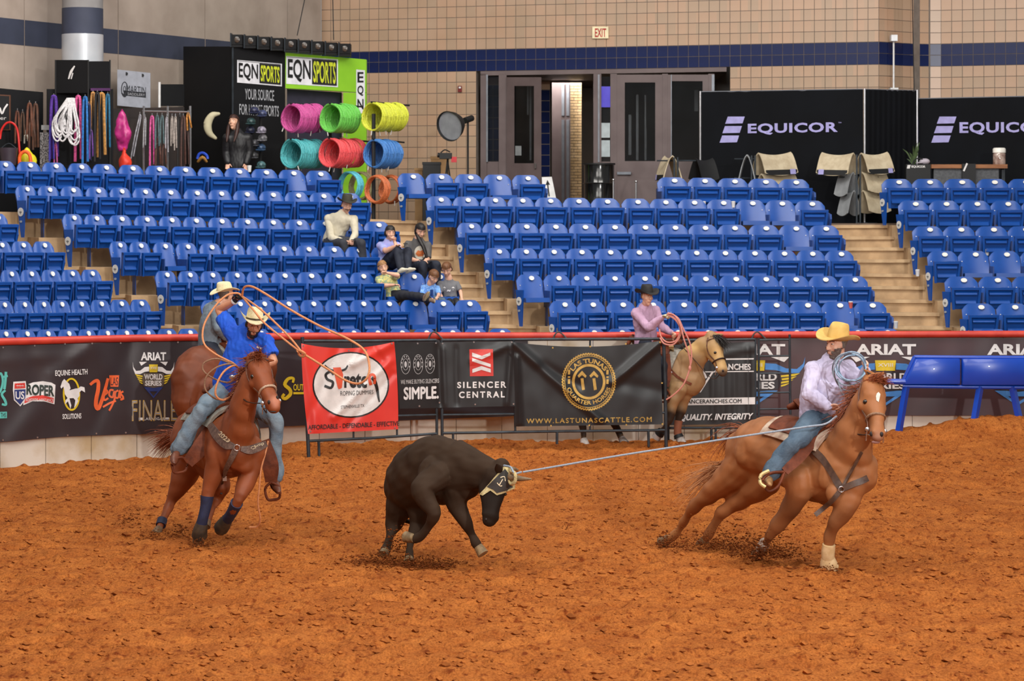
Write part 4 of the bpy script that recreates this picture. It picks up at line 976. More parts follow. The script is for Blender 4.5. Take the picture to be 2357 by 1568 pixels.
def hit(bvh, px, py, off=0.0, d0=30.0):
    dr_ = (at(px, py, 20.0) - CAMP).normalized(); loc, n, i, _ = bvh.ray_cast(CAMP, dr_)
    if loc is None: loc = at(px, py, d0); n = -dr_
    if n.dot(dr_) > 0: n = -n
    return loc + n * off, n
def place(me, name, m, parent, smooth=True, colors=None):
    """world-space mesh -> object under parent"""
    o_ = worigin(parent) if parent else Vector((0, 0, 0))
    a = mesh_np(me)
    if colors is not None:
        at_ = me.color_attributes.new('Col', 'FLOAT_COLOR', 'POINT'); c = np.ones((len(a), 4)); c[:, :3] = colors(a); at_.data.foreach_set('color', c.reshape(-1))
    set_np(me, a - np.array(o_)); me.materials.clear(); me.materials.append(m)
    if smooth: me.polygons.foreach_set('use_smooth', [True] * len(me.polygons))
    ob = bpy.data.objects.new(name, me); me.name = name; COL.objects.link(ob); ob.parent = parent; return ob
def ruffle(me, amp, freq, seed=0, stretch=(1, 1, 1)):
    a = mesh_np(me); n = normals_np(me); st = np.array(stretch)
    q = a * freq * st + seed; d = np.zeros(len(a)); rs = np.random.RandomState(int(seed * 10) + 5)
    for f_, w_ in ((1.0, .5), (1.0, .5), (1.7, .35), (2.3, .3), (3.1, .2)):
        k_ = rs.randn(3); k_ /= np.linalg.norm(k_); k2 = rs.randn(3); d += w_ * np.sin(q @ (k_ * f_ * 2.4) + rs.rand() * 6.3 + 1.3 * np.sin(q @ (k2 * f_)))
    set_np(me, a + n * (d * amp)[:, None])
def ribbon(mb, pts, w, th, nrm, k=3):
    """flat strap through points; nrm: per-point or one normal (thickness direction)"""
    if not isinstance(nrm, list): nrm = [nrm] * len(pts)
    ww = w if isinstance(w, (list, tuple)) else [w] * len(pts)
    rows = catmull([list(p) + list(n) + [q] for p, n, q in zip(pts, nrm, ww)], k); rings = []
    P = [Vector(r[:3]) for r in rows]
    for i, r in enumerate(rows):
        t = (P[min(i + 1, len(P) - 1)] - P[max(i - 1, 0)]).normalized(); n = Vector(r[3:6]); n = (n - t * n.dot(t)).normalized(); s = t.cross(n) * (r[6] / 2)
        a = n * th
        rings.append([P[i] - s, P[i] - s + a, P[i] + s + a, P[i] + s])
    return mb.ring_loft(rings)
def strap_on(bvh, px_pts, w, th, name, m, parent, off=.006, k=3, d0=25.0):
    pts, ns = [], []
    for x, y in px_pts: p, n = hit(bvh, x, y, off, d0); pts.append(p); ns.append(n)
    return ribbon(MB(), pts, w, th, ns, k).build(name, m, parent, True)
def strands(name, roots, m, parent, n, length, spread, r=.006, grav=.5, dirs=None, seed=1, seg=5, wav=.03):
    """hair: tapered strands from root points (interpolated), flowing along dirs and drooping"""
    rs = random.Random(seed); mb = MB(); n = int(n * 2.4); r = r * .6
    for i in range(n):
        u = rs.random() * (len(roots) - 1); a = int(min(u, len(roots) - 2)) if len(roots) > 1 else 0; f = u - a
        p = Vector(roots[a]).lerp(Vector(roots[min(a + 1, len(roots) - 1)]), f) + Vector((rs.gauss(0, 1), rs.gauss(0, 1), rs.gauss(0, 1))) * spread * .35
        d = Vector(dirs[a]).lerp(Vector(dirs[min(a + 1, len(dirs) - 1)]), f) if dirs else Vector((0, 0, -1))
        d = (d + Vector((rs.gauss(0, 1), rs.gauss(0, 1), rs.gauss(0, 1))) * .22).normalized()
        L_ = length * rs.uniform(.55, 1.1); pts = []; rad = []
        for s in range(seg + 1):
            pts.append(p.copy()); rad.append(r * (1 - .8 * s / seg)); d = (d + Vector((0, 0, -grav / seg)) + Vector((rs.gauss(0, 1), rs.gauss(0, 1), rs.gauss(0, 1))) * wav).normalized(); p = p + d * (L_ / seg)
        mb.tube(pts, rad, n=4)
    return mb.build(name, m, parent, True)
def cat(name, c, c2, **k):
    a = dict(rough=.55, scale=5, bump=.06, bscale=120, spec=.35); a.update(k); return mat(name, c, c2=c2, **a)
# ------------------------------------------------------------------ four-legged animals
class Beast:
    """trunk/neck/head lofts and jointed legs, fused into one skin.
    trunk rows: (px,py,d,rw,rh) chest to buttock; up: lean of the body"""
    def __init__(s, name, label, cat_, trunk, up, group=None, voxel=.014):
        s.up = Vector(up).normalized(); s.mb = MB(); s.vox = voxel
        s.tr = [tuple(at(*r[:3])) + (r[3], r[4]) for r in trunk]
        s.mb.loft(s.tr, up=s.up, n=20, k=3)
        g = [Vector(r[:3]) for r in s.tr]; c = (g[0] + g[-1]) / 2
        s.t = thing(name, label, cat_, (c.x, c.y, 0), group); s.head_rows = None
    def tp(s, q, ang, off=0.0):
        """point on the trunk: q 0..1 chest to buttock, ang degrees from the spine, + to the animal's right"""
        rows = catmull([list(r) for r in s.tr], 6); f = q * (len(rows) - 1); i = int(min(f, len(rows) - 2)); f -= i
        r = rows[i] * (1 - f) + rows[i + 1] * f; t = Vector(rows[i + 1][:3] - rows[i][:3]).normalized()
        u = (s.up - t * s.up.dot(t)).normalized(); w = t.cross(u); a = math.radians(ang)
        c = Vector(r[:3]); d = u * (r[4] * math.cos(a)) - w * (r[3] * math.sin(a)); n = (u * (math.cos(a) / max(r[4], .01)) - w * (math.sin(a) / max(r[3], .01))).normalized()
        return c + d + n * off, n
    def neck(s, rows, up): s.nk = [tuple(at(*r[:3])) + (r[3], r[4]) for r in rows]; s.mb.loft(s.nk, up=up, n=16, k=3)
    def head(s, poll, muz, fn, prof=None, eye_px=None, length=None):
        """poll, muz: (px,py,d); fn: forehead normal. Horse profile by default."""
        a, b = at(*poll), at(*muz); ax = (b - a); L_ = ax.length; ax.normalize(); fn = Vector(fn); fn = (fn - ax * fn.dot(ax)).normalized(); sd = ax.cross(fn)
        s.hf = (a, ax, fn, sd, L_)
        prof = prof or [(-.06, .085, .08, 0), (.05, .108, .112, -.012), (.18, .124, .128, -.018), (.34, .118, .142, -.03), (.5, .094, .112, -.018), (.66, .077, .086, -.002), (.82, .074, .078, .002), (.93, .078, .074, .0), (1.0, .066, .056, -.006)]
        s.hp = prof
        s.mb.loft([tuple(a + ax * (L_ * t) + fn * o) + (rw, rh) for t, rw, rh, o in prof], up=fn, n=18, k=3, power=2.3)
    def hpt(s, t, ang, off=0.0):
        """on the head: t 0..1 poll to muzzle, ang from the forehead, + towards sd"""
        a, ax, fn, sd, L_ = s.hf; rows = catmull([list(r) for r in s.hp], 4); ts = [r[0] for r in rows]
        i = max(j for j in range(len(rows) - 1) if ts[j] <= max(t, ts[0])); f = (t - ts[i]) / (ts[i + 1] - ts[i] + 1e-9); r = rows[i] * (1 - f) + rows[i + 1] * f
        q = math.radians(ang); n = (fn * math.cos(q) + sd * math.sin(q)); e = 2 / 2.3
        return a + ax * (L_ * t) + fn * r[3] + fn * (r[2] * math.copysign(abs(math.cos(q)) ** e, math.cos(q))) + sd * (r[1] * math.copysign(abs(math.sin(q)) ** e, math.sin(q))) + n * off
    def leg(s, rows):
        """rows: (px,py,d,r) from shoulder or hip to fetlock"""
        s.mb.loft([tuple(at(*r[:3])) + (r[3] * .82, r[3]) if i < 2 else tuple(at(*r[:3])) + (r[3], r[3]) for i, r in enumerate(rows)], up=(.6, -.8, 0), n=14, k=3)
    def ear(s, base, tip, r=.03, n=(0, -1, 0)):
        s.ears = getattr(s, 'ears', []) + [(base, tip, r, Vector(n))]
    def build_ears(s, c):
        m = mat('ear_%d' % int(c[0] * 9999), c, .7, spec=.2); md = mat('inner_ear', srgb(58, 38, 30), .8)
        for b, t, r, n in getattr(s, 'ears', []):
            o = MB().loft([tuple(b) + (r * .8, r * .6), tuple(b.lerp(t, .3)) + (r * 1.15, r * .62), tuple(b.lerp(t, .7)) + (r * .8, r * .42), tuple(t) + (.006, .006)], up=n, n=12, k=3).build('ear', m, s.t, True)
            MB().loft([tuple(b.lerp(t, .2) + n * r * .5) + (r * .5, r * .2), tuple(b.lerp(t, .5) + n * r * .45) + (r * .55, r * .2), tuple(b.lerp(t, .85) + n * r * .2) + (r * .2, r * .1)], up=n, n=8, k=2).build('inner_ear', md, o, True)
    def bump(s, p, r, M=None): s.mb.ellipsoid(p, r if isinstance(r, tuple) else (r, r, r), M)
    def finish(s, m, colors, smooth=5, part='body'):
        me = remesh(s.mb, s.vox, smooth)
        ruffle(me, .009, 6.0)
        s.me = me; s.bvh = bvh_of(me); s.body = place(me, part, m, s.t, colors=colors); s.build_ears(tuple(colors(np.array([list(s.hf[0])]))[0])); return s.body
    def hoof(s, top, toe, m, r=.055, name='hoof'):
        """top: coronet point, toe: tip; both (px,py,d)"""
        a, b = at(*top) if not isinstance(top, Vector) else top, at(*toe) if not isinstance(toe, Vector) else toe
        mb = MB(); mb.loft([tuple(a) + (r * .82, r * .82), tuple(a.lerp(b, .5)) + (r * .98, r * .98), tuple(b) + (r * 1.12, r * 1.12)], n=14, k=2, roundends=False, up=(0, -1, 0)); return mb.build(name, m, s.t, True)
    def wrap(s, rows, m, name='leg_boot'):
        mb = MB(); mb.loft([tuple(at(*r[:3])) + (r[3], r[3]) for r in rows], n=14, k=3, up=(.6, -.8, 0), roundends=False); return mb.build(name, m, s.t, True)
    def eye(s, px, py, r=.021, off=-.008, d0=25):
        p, n = hit(s.bvh, px, py, off, d0)
        MB().ellipsoid(p, (r, r, r)).build('eye', mat('animal_eye', srgb(22, 14, 10), .08, spec=.8), s.t, True)
    def dark(s, p, r, name='nostril', m=None):
        M = None; MB().ellipsoid(p, r).build(name, m or mat('nostril_dark', srgb(34, 22, 20), .6), s.t, True)
def coat(base, spots):
    """colour function: base colour, then (centre, radius, colour, softness) patches blended in"""
    def f(a):
        c = np.tile(np.array(base), (len(a), 1))
        for p, r, col, soft in spots:
            d = np.linalg.norm((a - np.array(p)) / np.array(r if isinstance(r, (tuple, list)) else (r, r, r)), axis=1)
            w = np.clip((1 - d) / soft + .0, 0, 1)[:, None]; c = c * (1 - w) + np.array(col) * w
        return c
    return f
# ------------------------------------------------------------------ people
M_skin = mat('skin', srgb(226, 178, 152), .5, srgb(214, 162, 136), scale=14, bump=.03)
M_skin2 = mat('skin_tan', srgb(206, 146, 114), .5, srgb(194, 130, 100), scale=14, bump=.03)
M_eyew = mat('eye_white', srgb(226, 220, 214), .3); M_iris = mat('iris_dark', srgb(40, 28, 22), .2)
def hand_lofts(mb, wr, dirv, nrm, s=1.0, curl=40, thumb=1, spread=.012):
    """palm, four fingers of different length with two bends, thumb from the side of the palm"""
    d = Vector(dirv).normalized(); n = Vector(nrm); n = (n - d * n.dot(d)).normalized(); w = d.cross(n) * thumb   # w towards the thumb side
    a, b = wr, wr + d * (.088 * s)
    mb.loft([tuple(a) + (.026 * s, .02 * s), tuple(a.lerp(b, .45)) + (.038 * s, .018 * s), tuple(b) + (.040 * s, .014 * s)], up=n, n=12, k=2)
    for i, (off, ln) in enumerate(((.03, .072), (.010, .082), (-.011, .076), (-.031, .06))):
        p = b - d * .006 * s + w * (off * s); q = d.copy(); pts = [p - d * .015 * s, p]
        for k_, f in ((.45, 1), (.32, 1.15), (.23, .8)):
            q = (Matrix.Rotation(math.radians(curl * f), 3, d.cross(n)) @ q) if True else q
            p = p + q * (ln * s * k_); pts.append(p)
        mb.loft([tuple(x) + (r_ * s, r_ * s) for x, r_ in zip(pts, (.0095, .0095, .0088, .0082, .0072))], up=n, n=8, k=2)
    p = a.lerp(b, .25) + w * (.028 * s); q = (d * .75 + w * .75 - n * -.25).normalized(); p1 = p + q * .034 * s; q2 = (q + n * .55 * math.sin(math.radians(curl)) + d * .35).normalized(); p2 = p1 + q2 * .03 * s; p3 = p2 + q2 * .022 * s
    mb.loft([tuple(x) + (r_ * s, r_ * s) for x, r_ in zip((p, p1, p2, p3), (.014, .012, .010, .008))], up=n, n=8, k=2)
class Person:
    """J: joints as (px,py,d); f: face direction; s: size against a grown man"""
    def __init__(s, label, J, f, hu=(0, 0, 1), size=1.0, near=False, skin=None, group=None, girth=1.0, female=False, hd=1.0):
        s.J = {k: (at(*v) if not isinstance(v, Vector) else v) for k, v in J.items()}; s.s = size; s.near = near; s.g = girth; s.skin = skin or M_skin; s.hd = hd * size
        F_ = Vector(f).normalized(); U = Vector(hu); U = (U - F_ * U.dot(F_)).normalized(); s.fr = (F_.cross(U).normalized(), F_, U)   # right, front, up of the head
        base = s.J.get('base', s.J['pelvis']); s.t = thing('person', label, 'person', tuple(base), group)
        s.female = female
    def H(s, x, y, z): r, f, u = s.fr; k = s.hd; return s.J['head'] + r * (x * k) + f * (y * k) + u * (z * k)
    def hloc(s, a):
        r, f, u = (np.array(v) for v in s.fr); q = (a - np.array(s.J['head'])) / s.hd; return q @ r, q @ f, q @ u
    def head_lofts(s, mb):
        k = s.hd; r, f, u = s.fr; M = Matrix((r, f, u)).transposed()
        mb.ellipsoid(s.H(0, -.012, .035), (.075 * k, .094 * k, .086 * k), M, nu=18, nv=12)
        mb.loft([tuple(s.H(0, y, z)) + (a * k, b * k) for z, y, a, b in ((.06, .018, .064, .070), (.02, .022, .068, .074), (-.02, .024, .066, .072), (-.055, .028, .057, .066), (-.09, .036, .043, .054), (-.112, .048, .026, .032))], up=f, n=16, k=2)
        mb.loft([tuple(s.H(0, y, z)) + (a * k, a * k) for y, z, a in ((.088, .024, .008), (.104, -.006, .010), (.113, -.030, .0155), (.1, -.04, .012))], n=8, k=2, up=r)
        for sx in (-1, 1):
            mb.ellipsoid(s.H(sx * .013, .098, -.034), (.011 * k, .012 * k, .008 * k), M); mb.ellipsoid(s.H(sx * .074, -.008, -.005), (.013 * k, .024 * k, .033 * k), M)
            mb.loft([tuple(s.H(sx * a, b, c)) + (.009 * k, .008 * k) for a, b, c in ((.012, .09, .034), (.034, .086, .038), (.055, .068, .032))], n=8, k=2)
            mb.ellipsoid(s.H(sx * .042, .062, -.03), (.024 * k, .022 * k, .022 * k), M)
        mb.loft([tuple(s.H(a, b, -.066)) + (.009 * k, .0065 * k) for a, b in ((-.024, .083), (0, .094), (.024, .083))], n=8, k=2)
        mb.loft([tuple(s.H(a, b, -.079)) + (.008 * k, .007 * k) for a, b in ((-.019, .083), (0, .091), (.019, .083))], n=8, k=2)
        nb = s.J['neck']; mb.loft([tuple(s.H(0, -.015, -.02)) + (.056 * k, .058 * k), tuple(s.H(0, -.018, -.09)) + (.055 * k, .056 * k), tuple(nb) + (.064 * k, .06 * k), tuple(nb.lerp(s.J['chest'], .3)) + (.07 * k, .06 * k)], up=f, n=14, k=2)
    def chestdir(s):
        a = (s.J['shL'] - s.J['shR']).normalized(); return a
    def torso(s, mb, grow=0.0, top=True):
        J, k, g = s.J, s.s, s.g; side = s.chestdir(); upv = (J['neck'] - J['pelvis']).normalized(); fr = side.cross(upv).normalized(); e = grow
        sw = (J['shL'] - J['shR']).length / 2
        pe = J['pelvis']; ch = J['chest']; mid = pe.lerp(ch, .48) + (J.get('belly', pe.lerp(ch, .48)) - pe.lerp(ch, .48))
        nk = J['neck']; sc = (J['shL'] + J['shR']) / 2; pj = (sc - ch).dot(upv)
        if pj < .11 * k: ch = ch - upv * (.11 * k - pj)
        rows = [tuple(pe - upv * .06 * k) + (.165 * k * g + e, .115 * k * g + e), tuple(pe) + (.168 * k * g + e, .12 * k * g + e), tuple(mid) + ((.145 if s.female else .155) * k * g + e, (.105 if s.female else .115) * k * g + e), tuple(ch) + (max(.165 * k * g, sw * .92) + e, .12 * k * g + e), tuple(sc.lerp(nk, .12)) + (max(.13 * k, sw * .74) + e, .09 * k + e), tuple(nk.lerp(sc, .3)) + (.085 * k + e, .066 * k + e), tuple(nk) + (.062 * k + e, .058 * k + e)]
        if not top: rows = rows[:-1]
        mb.loft(rows, up=fr, n=18, k=3, roundends=True, power=2.25)
        for a in ('shL', 'shR'):
            mb.ellipsoid(J[a], ((.064 * k + e),) * 3)
            mb.loft([tuple(nk.lerp(sc, .55)) + (.06 * k + e, .06 * k + e), tuple(sc.lerp(J[a], .55)) + (.066 * k + e, .07 * k + e), tuple(J[a]) + (.062 * k + e, .064 * k + e)], up=fr, n=12, k=2)
            mb.loft([tuple(ch) + (.1 * k + e, .1 * k + e), tuple(J[a].lerp(ch, .35)) + (.075 * k + e, .08 * k + e), tuple(J[a]) + (.06 * k + e, .064 * k + e)], up=fr, n=12, k=2)
    def arm(s, mb, sd, e=0.0, upto=1.0):
        J, k = s.J, s.s; a, b, c = J['sh' + sd], J['el' + sd], J['wr' + sd]
        mb.loft([tuple(a) + (.06 * k + e, .062 * k + e), tuple(a.lerp(b, .5)) + (.053 * k + e, .056 * k + e), tuple(b) + (.045 * k + e, .047 * k + e)], n=12, k=3)
        if upto > .5: mb.loft([tuple(b) + (.045 * k + e, .046 * k + e), tuple(b.lerp(c, .35)) + (.045 * k + e, .046 * k + e), tuple(b.lerp(c, upto if upto < 1 else .97)) + (.031 * k + e, .029 * k + e)], n=12, k=3)
    def legs(s, mb, e=0.0, ankle=.0, upto=1.0):
        J, k = s.J, s.s; g = min(s.g, 1.15)
        for sd in 'LR':
            if 'hip' + sd not in J: continue
            a, b, c = J['hip' + sd], J['kn' + sd], J['an' + sd]
            mb.loft([tuple(J['pelvis'].lerp(a, .5)) + (.10 * k * g + e, .11 * k * g + e), tuple(a) + (.092 * k * g + e, .1 * k * g + e), tuple(a.lerp(b, .5)) + (.08 * k * g + e, .085 * k * g + e), tuple(b) + (.062 * k + e, .066 * k + e)], n=14, k=3)
            mb.loft([tuple(b) + (.062 * k + e, .066 * k + e), tuple(b.lerp(c, .35)) + (.06 * k + e, .064 * k + e), tuple(b.lerp(c, upto)) + (.045 * k + e + ankle, .047 * k + e + ankle)], n=14, k=3)
    def build_skin(s, hands={}, voxel=None, feet=False):
        mb = MB(); s.head_lofts(mb); s.torso(mb, -.02 * s.s); s.legs(mb, -.014 * s.s)
        for sd in 'LR':
            if 'wr' + sd not in s.J: continue
            s.arm(mb, sd, -.002)
            h = hands.get(sd, {}); d = h.get('d', s.J['wr' + sd] - s.J['el' + sd]); hand_lofts(mb, s.J['wr' + sd], d, h.get('n', (0, -.3, -1)), s.s * h.get('s', 1.0), h.get('curl', 45), h.get('t', 1 if sd == 'L' else -1))
        me = remesh(mb, voxel or (.0055 if s.near else .009), 2, .45); s.skinme = me; s.hv = mesh_np(me).copy(); s.hn = normals_np(me).copy()
        s.polys = [tuple(p.vertices) for p in me.polygons]
        s.body = place(me, 'body', s.skin, s.t); s.eyes(); return s.body
    def eyes(s):
        k = s.hd; r, f, u = s.fr; M = Matrix((r, f, u)).transposed()
        for sx in (-1, 1):
            e = MB().ellipsoid(s.H(sx * .031, .079, .010), (.0135 * k, .012 * k, .0066 * k), M).build('eye', M_eyew, s.t, True)
            MB().ellipsoid(s.H(sx * .031, .0885, .010), (.0062 * k, .004 * k, .0058 * k), M).build('iris', M_iris, e, True)
    def brows(s, m):
        k = s.hd
        for sx in (-1, 1): MB().loft([tuple(s.H(sx * a, b, c)) + (.003 * k, .0035 * k) for a, b, c in ((.014, .100, .034), (.034, .0955, .039), (.052, .079, .034))], n=6, k=2).build('eyebrow', m, s.t, True)
        MB().loft([tuple(s.H(a, b, -.0725)) + (.004 * k, .0022 * k) for a, b in ((-.022, .088), (0, .0975), (.022, .088))], n=6, k=2).build('mouth', mat('lip_line', srgb(140, 84, 74), .5), s.t, True)
    def shell(s, cond, off, name, m, jitter=0.0):
        """hair or beard: the head's own skin lifted where cond(x,y,z) holds"""
        x, y, z = s.hloc(s.hv); keep = cond(x, y, z) & (np.abs(x) < .12) & (np.abs(y) < .15) & (z > -.16) & (z < .16); fs = [p for p in s.polys if all(keep[i] for i in p)]
        if not fs: return None
        ids = sorted({i for p in fs for i in p}); mp = {v: i for i, v in enumerate(ids)}
        sub = s.hv[ids]; o_ = off(x[ids], y[ids], z[ids]) if callable(off) else np.full(len(ids), off)
        nz = np.array([mnoise.noise(Vector(p) * 60) for p in sub]) * jitter
        a = sub + s.hn[ids] * ((o_ + nz) * s.hd)[:, None]
        mb = MB(); mb.add(a.tolist(), [tuple(mp[i] for i in p) for p in fs]); return mb.build(name, m, s.t, True)
    def shirt(s, m, sleeve=1.0, name='shirt', grow=.012, voxel=None, amp=.007, hem=None):
        g = grow * s.s; vx = voxel or (.009 if s.near else .014); pieces = []; mb = MB(); s.torso(mb, g, False); pieces.append(mb)
        for sd in 'LR':
            if 'wr' + sd in s.J:
                mb = MB()
                if sleeve >= .5: s.arm(mb, sd, g, sleeve)
                else:
                    a, b = s.J['sh' + sd], s.J['el' + sd]; q = a.lerp(b, sleeve * 2); mb.loft([tuple(a) + (.06 * s.s + g, .062 * s.s + g), tuple(q) + (.06 * s.s + g, .062 * s.s + g)], n=14, k=2, roundends=False)
                mb.ellipsoid(s.J['sh' + sd], ((.064 * s.s + g),) * 3); pieces.append(mb)
        allm = MB()
        for i, mb in enumerate(pieces):
            me = remesh(mb, vx, 4); ruffle(me, amp * .6, 6, 3.1 + i, (1, 1, .5)); ruffle(me, amp * .5, 17, 1.1 + i, (1.3, 1.3, .6)); allm.add([tuple(v.co) for v in me.vertices], [tuple(p.vertices) for p in me.polygons]); bpy.data.meshes.remove(me)
        me = allm.mesh('shirt'); s.shirtme = me.copy(); return place(me, name, m, s.t)
    def collar(s, m):
        nk = s.J['neck']; r, f, u = s.fr; ch = s.J['chest']; ax = (nk - ch).normalized(); fr_ = (f - ax * f.dot(ax)).normalized(); sd = ax.cross(fr_); k = s.hd; pts = []; ns = []
        for i in range(13): a = math.radians(25 + i * 310 / 12); d_ = fr_ * math.cos(a) + sd * math.sin(a); pts.append(nk - ax * .018 * k + d_ * (.078 * k) - ax * (.02 * k * max(0, math.cos(a)))); ns.append(d_ + ax * .35)
        ribbon(MB(), pts, .045 * k, .006, ns, 2).build('collar', m, s.t, True)
    def trousers(s, m, name='trousers', grow=.012, voxel=None, ankle=.02, upto=1.0, amp=.007):
        J, k = s.J, s.s; mb = MB(); g = grow * k; s.legs(mb, g, ankle * k, upto)
        side = s.chestdir(); upv = (J['chest'] - J['pelvis']).normalized(); fr = side.cross(upv).normalized(); pe = J['pelvis']
        mb.loft([tuple(pe - upv * .07 * k) + (.165 * k * s.g + g, .12 * k * s.g + g), tuple(pe + upv * .03 * k) + (.172 * k * s.g, .124 * k * s.g)], up=fr, n=16, k=2)
        me = remesh(mb, voxel or (.009 if s.near else .014), 3); ruffle(me, amp, 10, 8.2, (1, 1, .6)); return place(me, name, m, s.t)
    def boot(s, sd, m, shaft=.16, sole=None, name='boot'):
        J, k = s.J, s.s; an, toe, kn = J['an' + sd], J['toe' + sd], J['kn' + sd]; mb = MB()
        up_ = (kn - an).normalized(); d = (toe - an); d_ = (d - up_ * d.dot(up_)).normalized()
        heel = an - up_ * .055 * k - d_ * .05 * k
        if shaft: mb.loft([tuple(an + up_ * shaft * k) + (.058 * k, .06 * k), tuple(an + up_ * .05 * k) + (.05 * k, .052 * k), tuple(an - up_ * .03 * k) + (.046 * k, .05 * k)], n=12, k=2)
        toe2 = an + (toe - an)
        mb.loft([tuple(heel) + (.034 * k, .04 * k), tuple(heel.lerp(toe2, .35) + up_ * .012 * k) + (.042 * k, .05 * k), tuple(heel.lerp(toe2, .7)) + (.044 * k, .034 * k), tuple(toe2) + (.026 * k, .018 * k)], up=up_, n=12, k=3)
        me = remesh(mb, .009 if s.near else .013, 2); b = place(me, name, m, s.t)
        if sole:
            q = MB(); dn = up_ * -.036 * k; q.loft([tuple(heel + dn) + (.034 * k, .012 * k), tuple(heel.lerp(toe2, .5) + dn) + (.044 * k, .008 * k), tuple(toe2 + dn * .5) + (.028 * k, .008 * k)], up=up_, n=10, k=3); q.build('sole', sole, b, True)
        return b
    def hat(s, m, band=None, up=None, fwd=None, size=1.0, curl=.055, dip=.02, ch=.125, lift=.045, brim=1.0, back=0.0):
        k = s.hd * size; r, f, u = s.fr
        U = Vector(up).normalized() if up else u; Fw = Vector(fwd) if fwd else f; Fw = (Fw - U * Fw.dot(U)).normalized(); R_ = Fw.cross(U)
        C = s.J['head'] + U * (lift * s.hd) + Fw * (-.004 * s.hd) - Fw * back
        ht = bpy.data.objects.new('hat', None); COL.objects.link(ht); ht.parent = s.t; ht.location = C - worigin(s.t)
        mb = MB(); n = 40; rings = []
        for q, zz in ((0.0, 0), (.25, 0), (.5, 0), (.75, 0), (1.0, 0), (1.0, .008), (.75, .009), (.5, .010), (.25, .010), (0, .010)):
            ring = []
            for j in range(n):
                a = 2 * math.pi * j / n; sx, cy = math.sin(a), math.cos(a)
                x = sx * (.088 + q * .083 * brim); y = cy * (.108 + q * .085 * brim); side_ = abs(sx) ** 2.2
                z = curl * side_ * q ** 1.6 - dip * (abs(cy) ** 2) * q ** 1.3 + zz; x *= (1 - .10 * side_ * q)
                ring.append(C + R_ * (x * k) + Fw * (y * k) + U * (z * k))
            rings.append(ring)
        mb.ring_loft(rings, False); mb.build('brim', m, ht, True)
        mb = MB(); rings = []
        for z, q in ((-.005, 1.0), (.03, .985), (.06, .95), (.09, .90), (.11, .84), (.122, .74), (.124, .55), (.112, .3), (.104, .08)):
            ring = []
            for j in range(n):
                a = 2 * math.pi * j / n; x = math.sin(a) * .088 * q; y = math.cos(a) * .108 * q
                zz = z * ch / .125
                if z > .05:
                    pinch = max(0, math.cos(a)) ** 3; x *= (1 - .30 * pinch * (z - .05) / .07) ; zz += -.012 * max(0, math.cos(a)) ** 2 * (z / .125)
                if q < .8: zz -= .022 * (1 - abs(math.sin(a))) * (1 - q)
                ring.append(C + R_ * (x * k) + Fw * (y * k) + U * (zz * k))
            rings.append(ring)
        mb.ring_loft(rings, True); mb.build('crown', m, ht, True)
        if band:
            mb = MB(); rings = []
            for z, q in ((.012, 1.0), (.012, 1.03), (.03, 1.015), (.03, .98)):
                rings.append([C + R_ * (math.sin(2 * math.pi * j / n) * .088 * q * k) + Fw * (math.cos(2 * math.pi * j / n) * .108 * q * k) + U * (z * k) for j in range(n)])
            mb.ring_loft(rings, False); mb.build('hat_band', band, ht, True)
        return ht
M_denim = mat('denim_light', srgb(128, 144, 156), .8, srgb(96, 114, 130), scale=7, bump=.25, bscale=60)
M_denim2 = mat('denim_mid', srgb(86, 106, 124), .8, srgb(58, 78, 98), scale=6, bump=.25, bscale=60)
M_dkjean = mat('denim_dark', srgb(34, 40, 56), .8, srgb(26, 30, 44), scale=8, bump=.2, bscale=60)
M_leather = mat('leather_brown', srgb(116, 58, 34), .55, srgb(86, 40, 22), scale=12, bump=.15, spec=.2)
M_leather2 = mat('leather_dark', srgb(62, 40, 30), .55, srgb(44, 28, 20), scale=12, bump=.15, spec=.25)
M_boot = mat('boot_brown', srgb(112, 62, 40), .45, srgb(88, 46, 30), scale=14)
M_straw = mat('hat_straw', srgb(236, 226, 188), .7, srgb(222, 208, 164), scale=60, bump=.2, bscale=200)
M_felt = mat('hat_felt_tan', srgb(214, 178, 104), .8, srgb(200, 162, 88), scale=10, bump=.05)
M_bfelt = mat('hat_felt_black', srgb(38, 36, 36), .75, srgb(28, 26, 26), scale=10)
M_hairbk = mat('hair_black', srgb(30, 22, 20), .5, srgb(18, 14, 12), scale=60, stretch=(1, 1, .2))
M_hairbr = mat('hair_brown', srgb(120, 78, 46), .55, srgb(92, 58, 34), scale=60, stretch=(1, 1, .2))
M_rope_o = mat('rope_tan_orange', srgb(222, 150, 100), .6, srgb(196, 122, 78), scale=90, bump=.4, bscale=160)
M_rope_b = mat('rope_pale_blue', srgb(150, 176, 200), .5, srgb(120, 146, 172), scale=60)
M_rope_g = mat('rope_grey_blue', srgb(150, 162, 176), .5, srgb(128, 140, 156), scale=60)
# ------------------------------------------------------------------ the heeler: sorrel horse coming at us, rider in blue
def horse_legs(B, legs, hoofm, r=.05):
    for L_ in legs:
        B.leg([q for q in L_[:-2]])
SORREL = srgb(134, 68, 35); SORD = srgb(104, 50, 26)
L = Beast('horse', 'sorrel horse galloping towards us under the rider in blue', 'horse',
    [(552, 1036, 24.72, .19, .23), (540, 1028, 24.92, .265, .33), (522, 1018, 25.2, .28, .36), (500, 1010, 25.48, .30, .35), (474, 1004, 25.8, .29, .32), (452, 1004, 26.02, .28, .31), (432, 1014, 26.2, .2, .24)], (.26, .1, .95))
L.neck([(546, 1005, 24.8, .17, .30), (553, 962, 24.68, .14, .24), (566, 912, 24.58, .11, .18), (582, 866, 24.52, .09, .14), (592, 838, 24.5, .075, .1)], (-.35, .9, .3))
L.head((589, 833, 24.5), (630, 938, 24.12), (.36, -.9, .2))
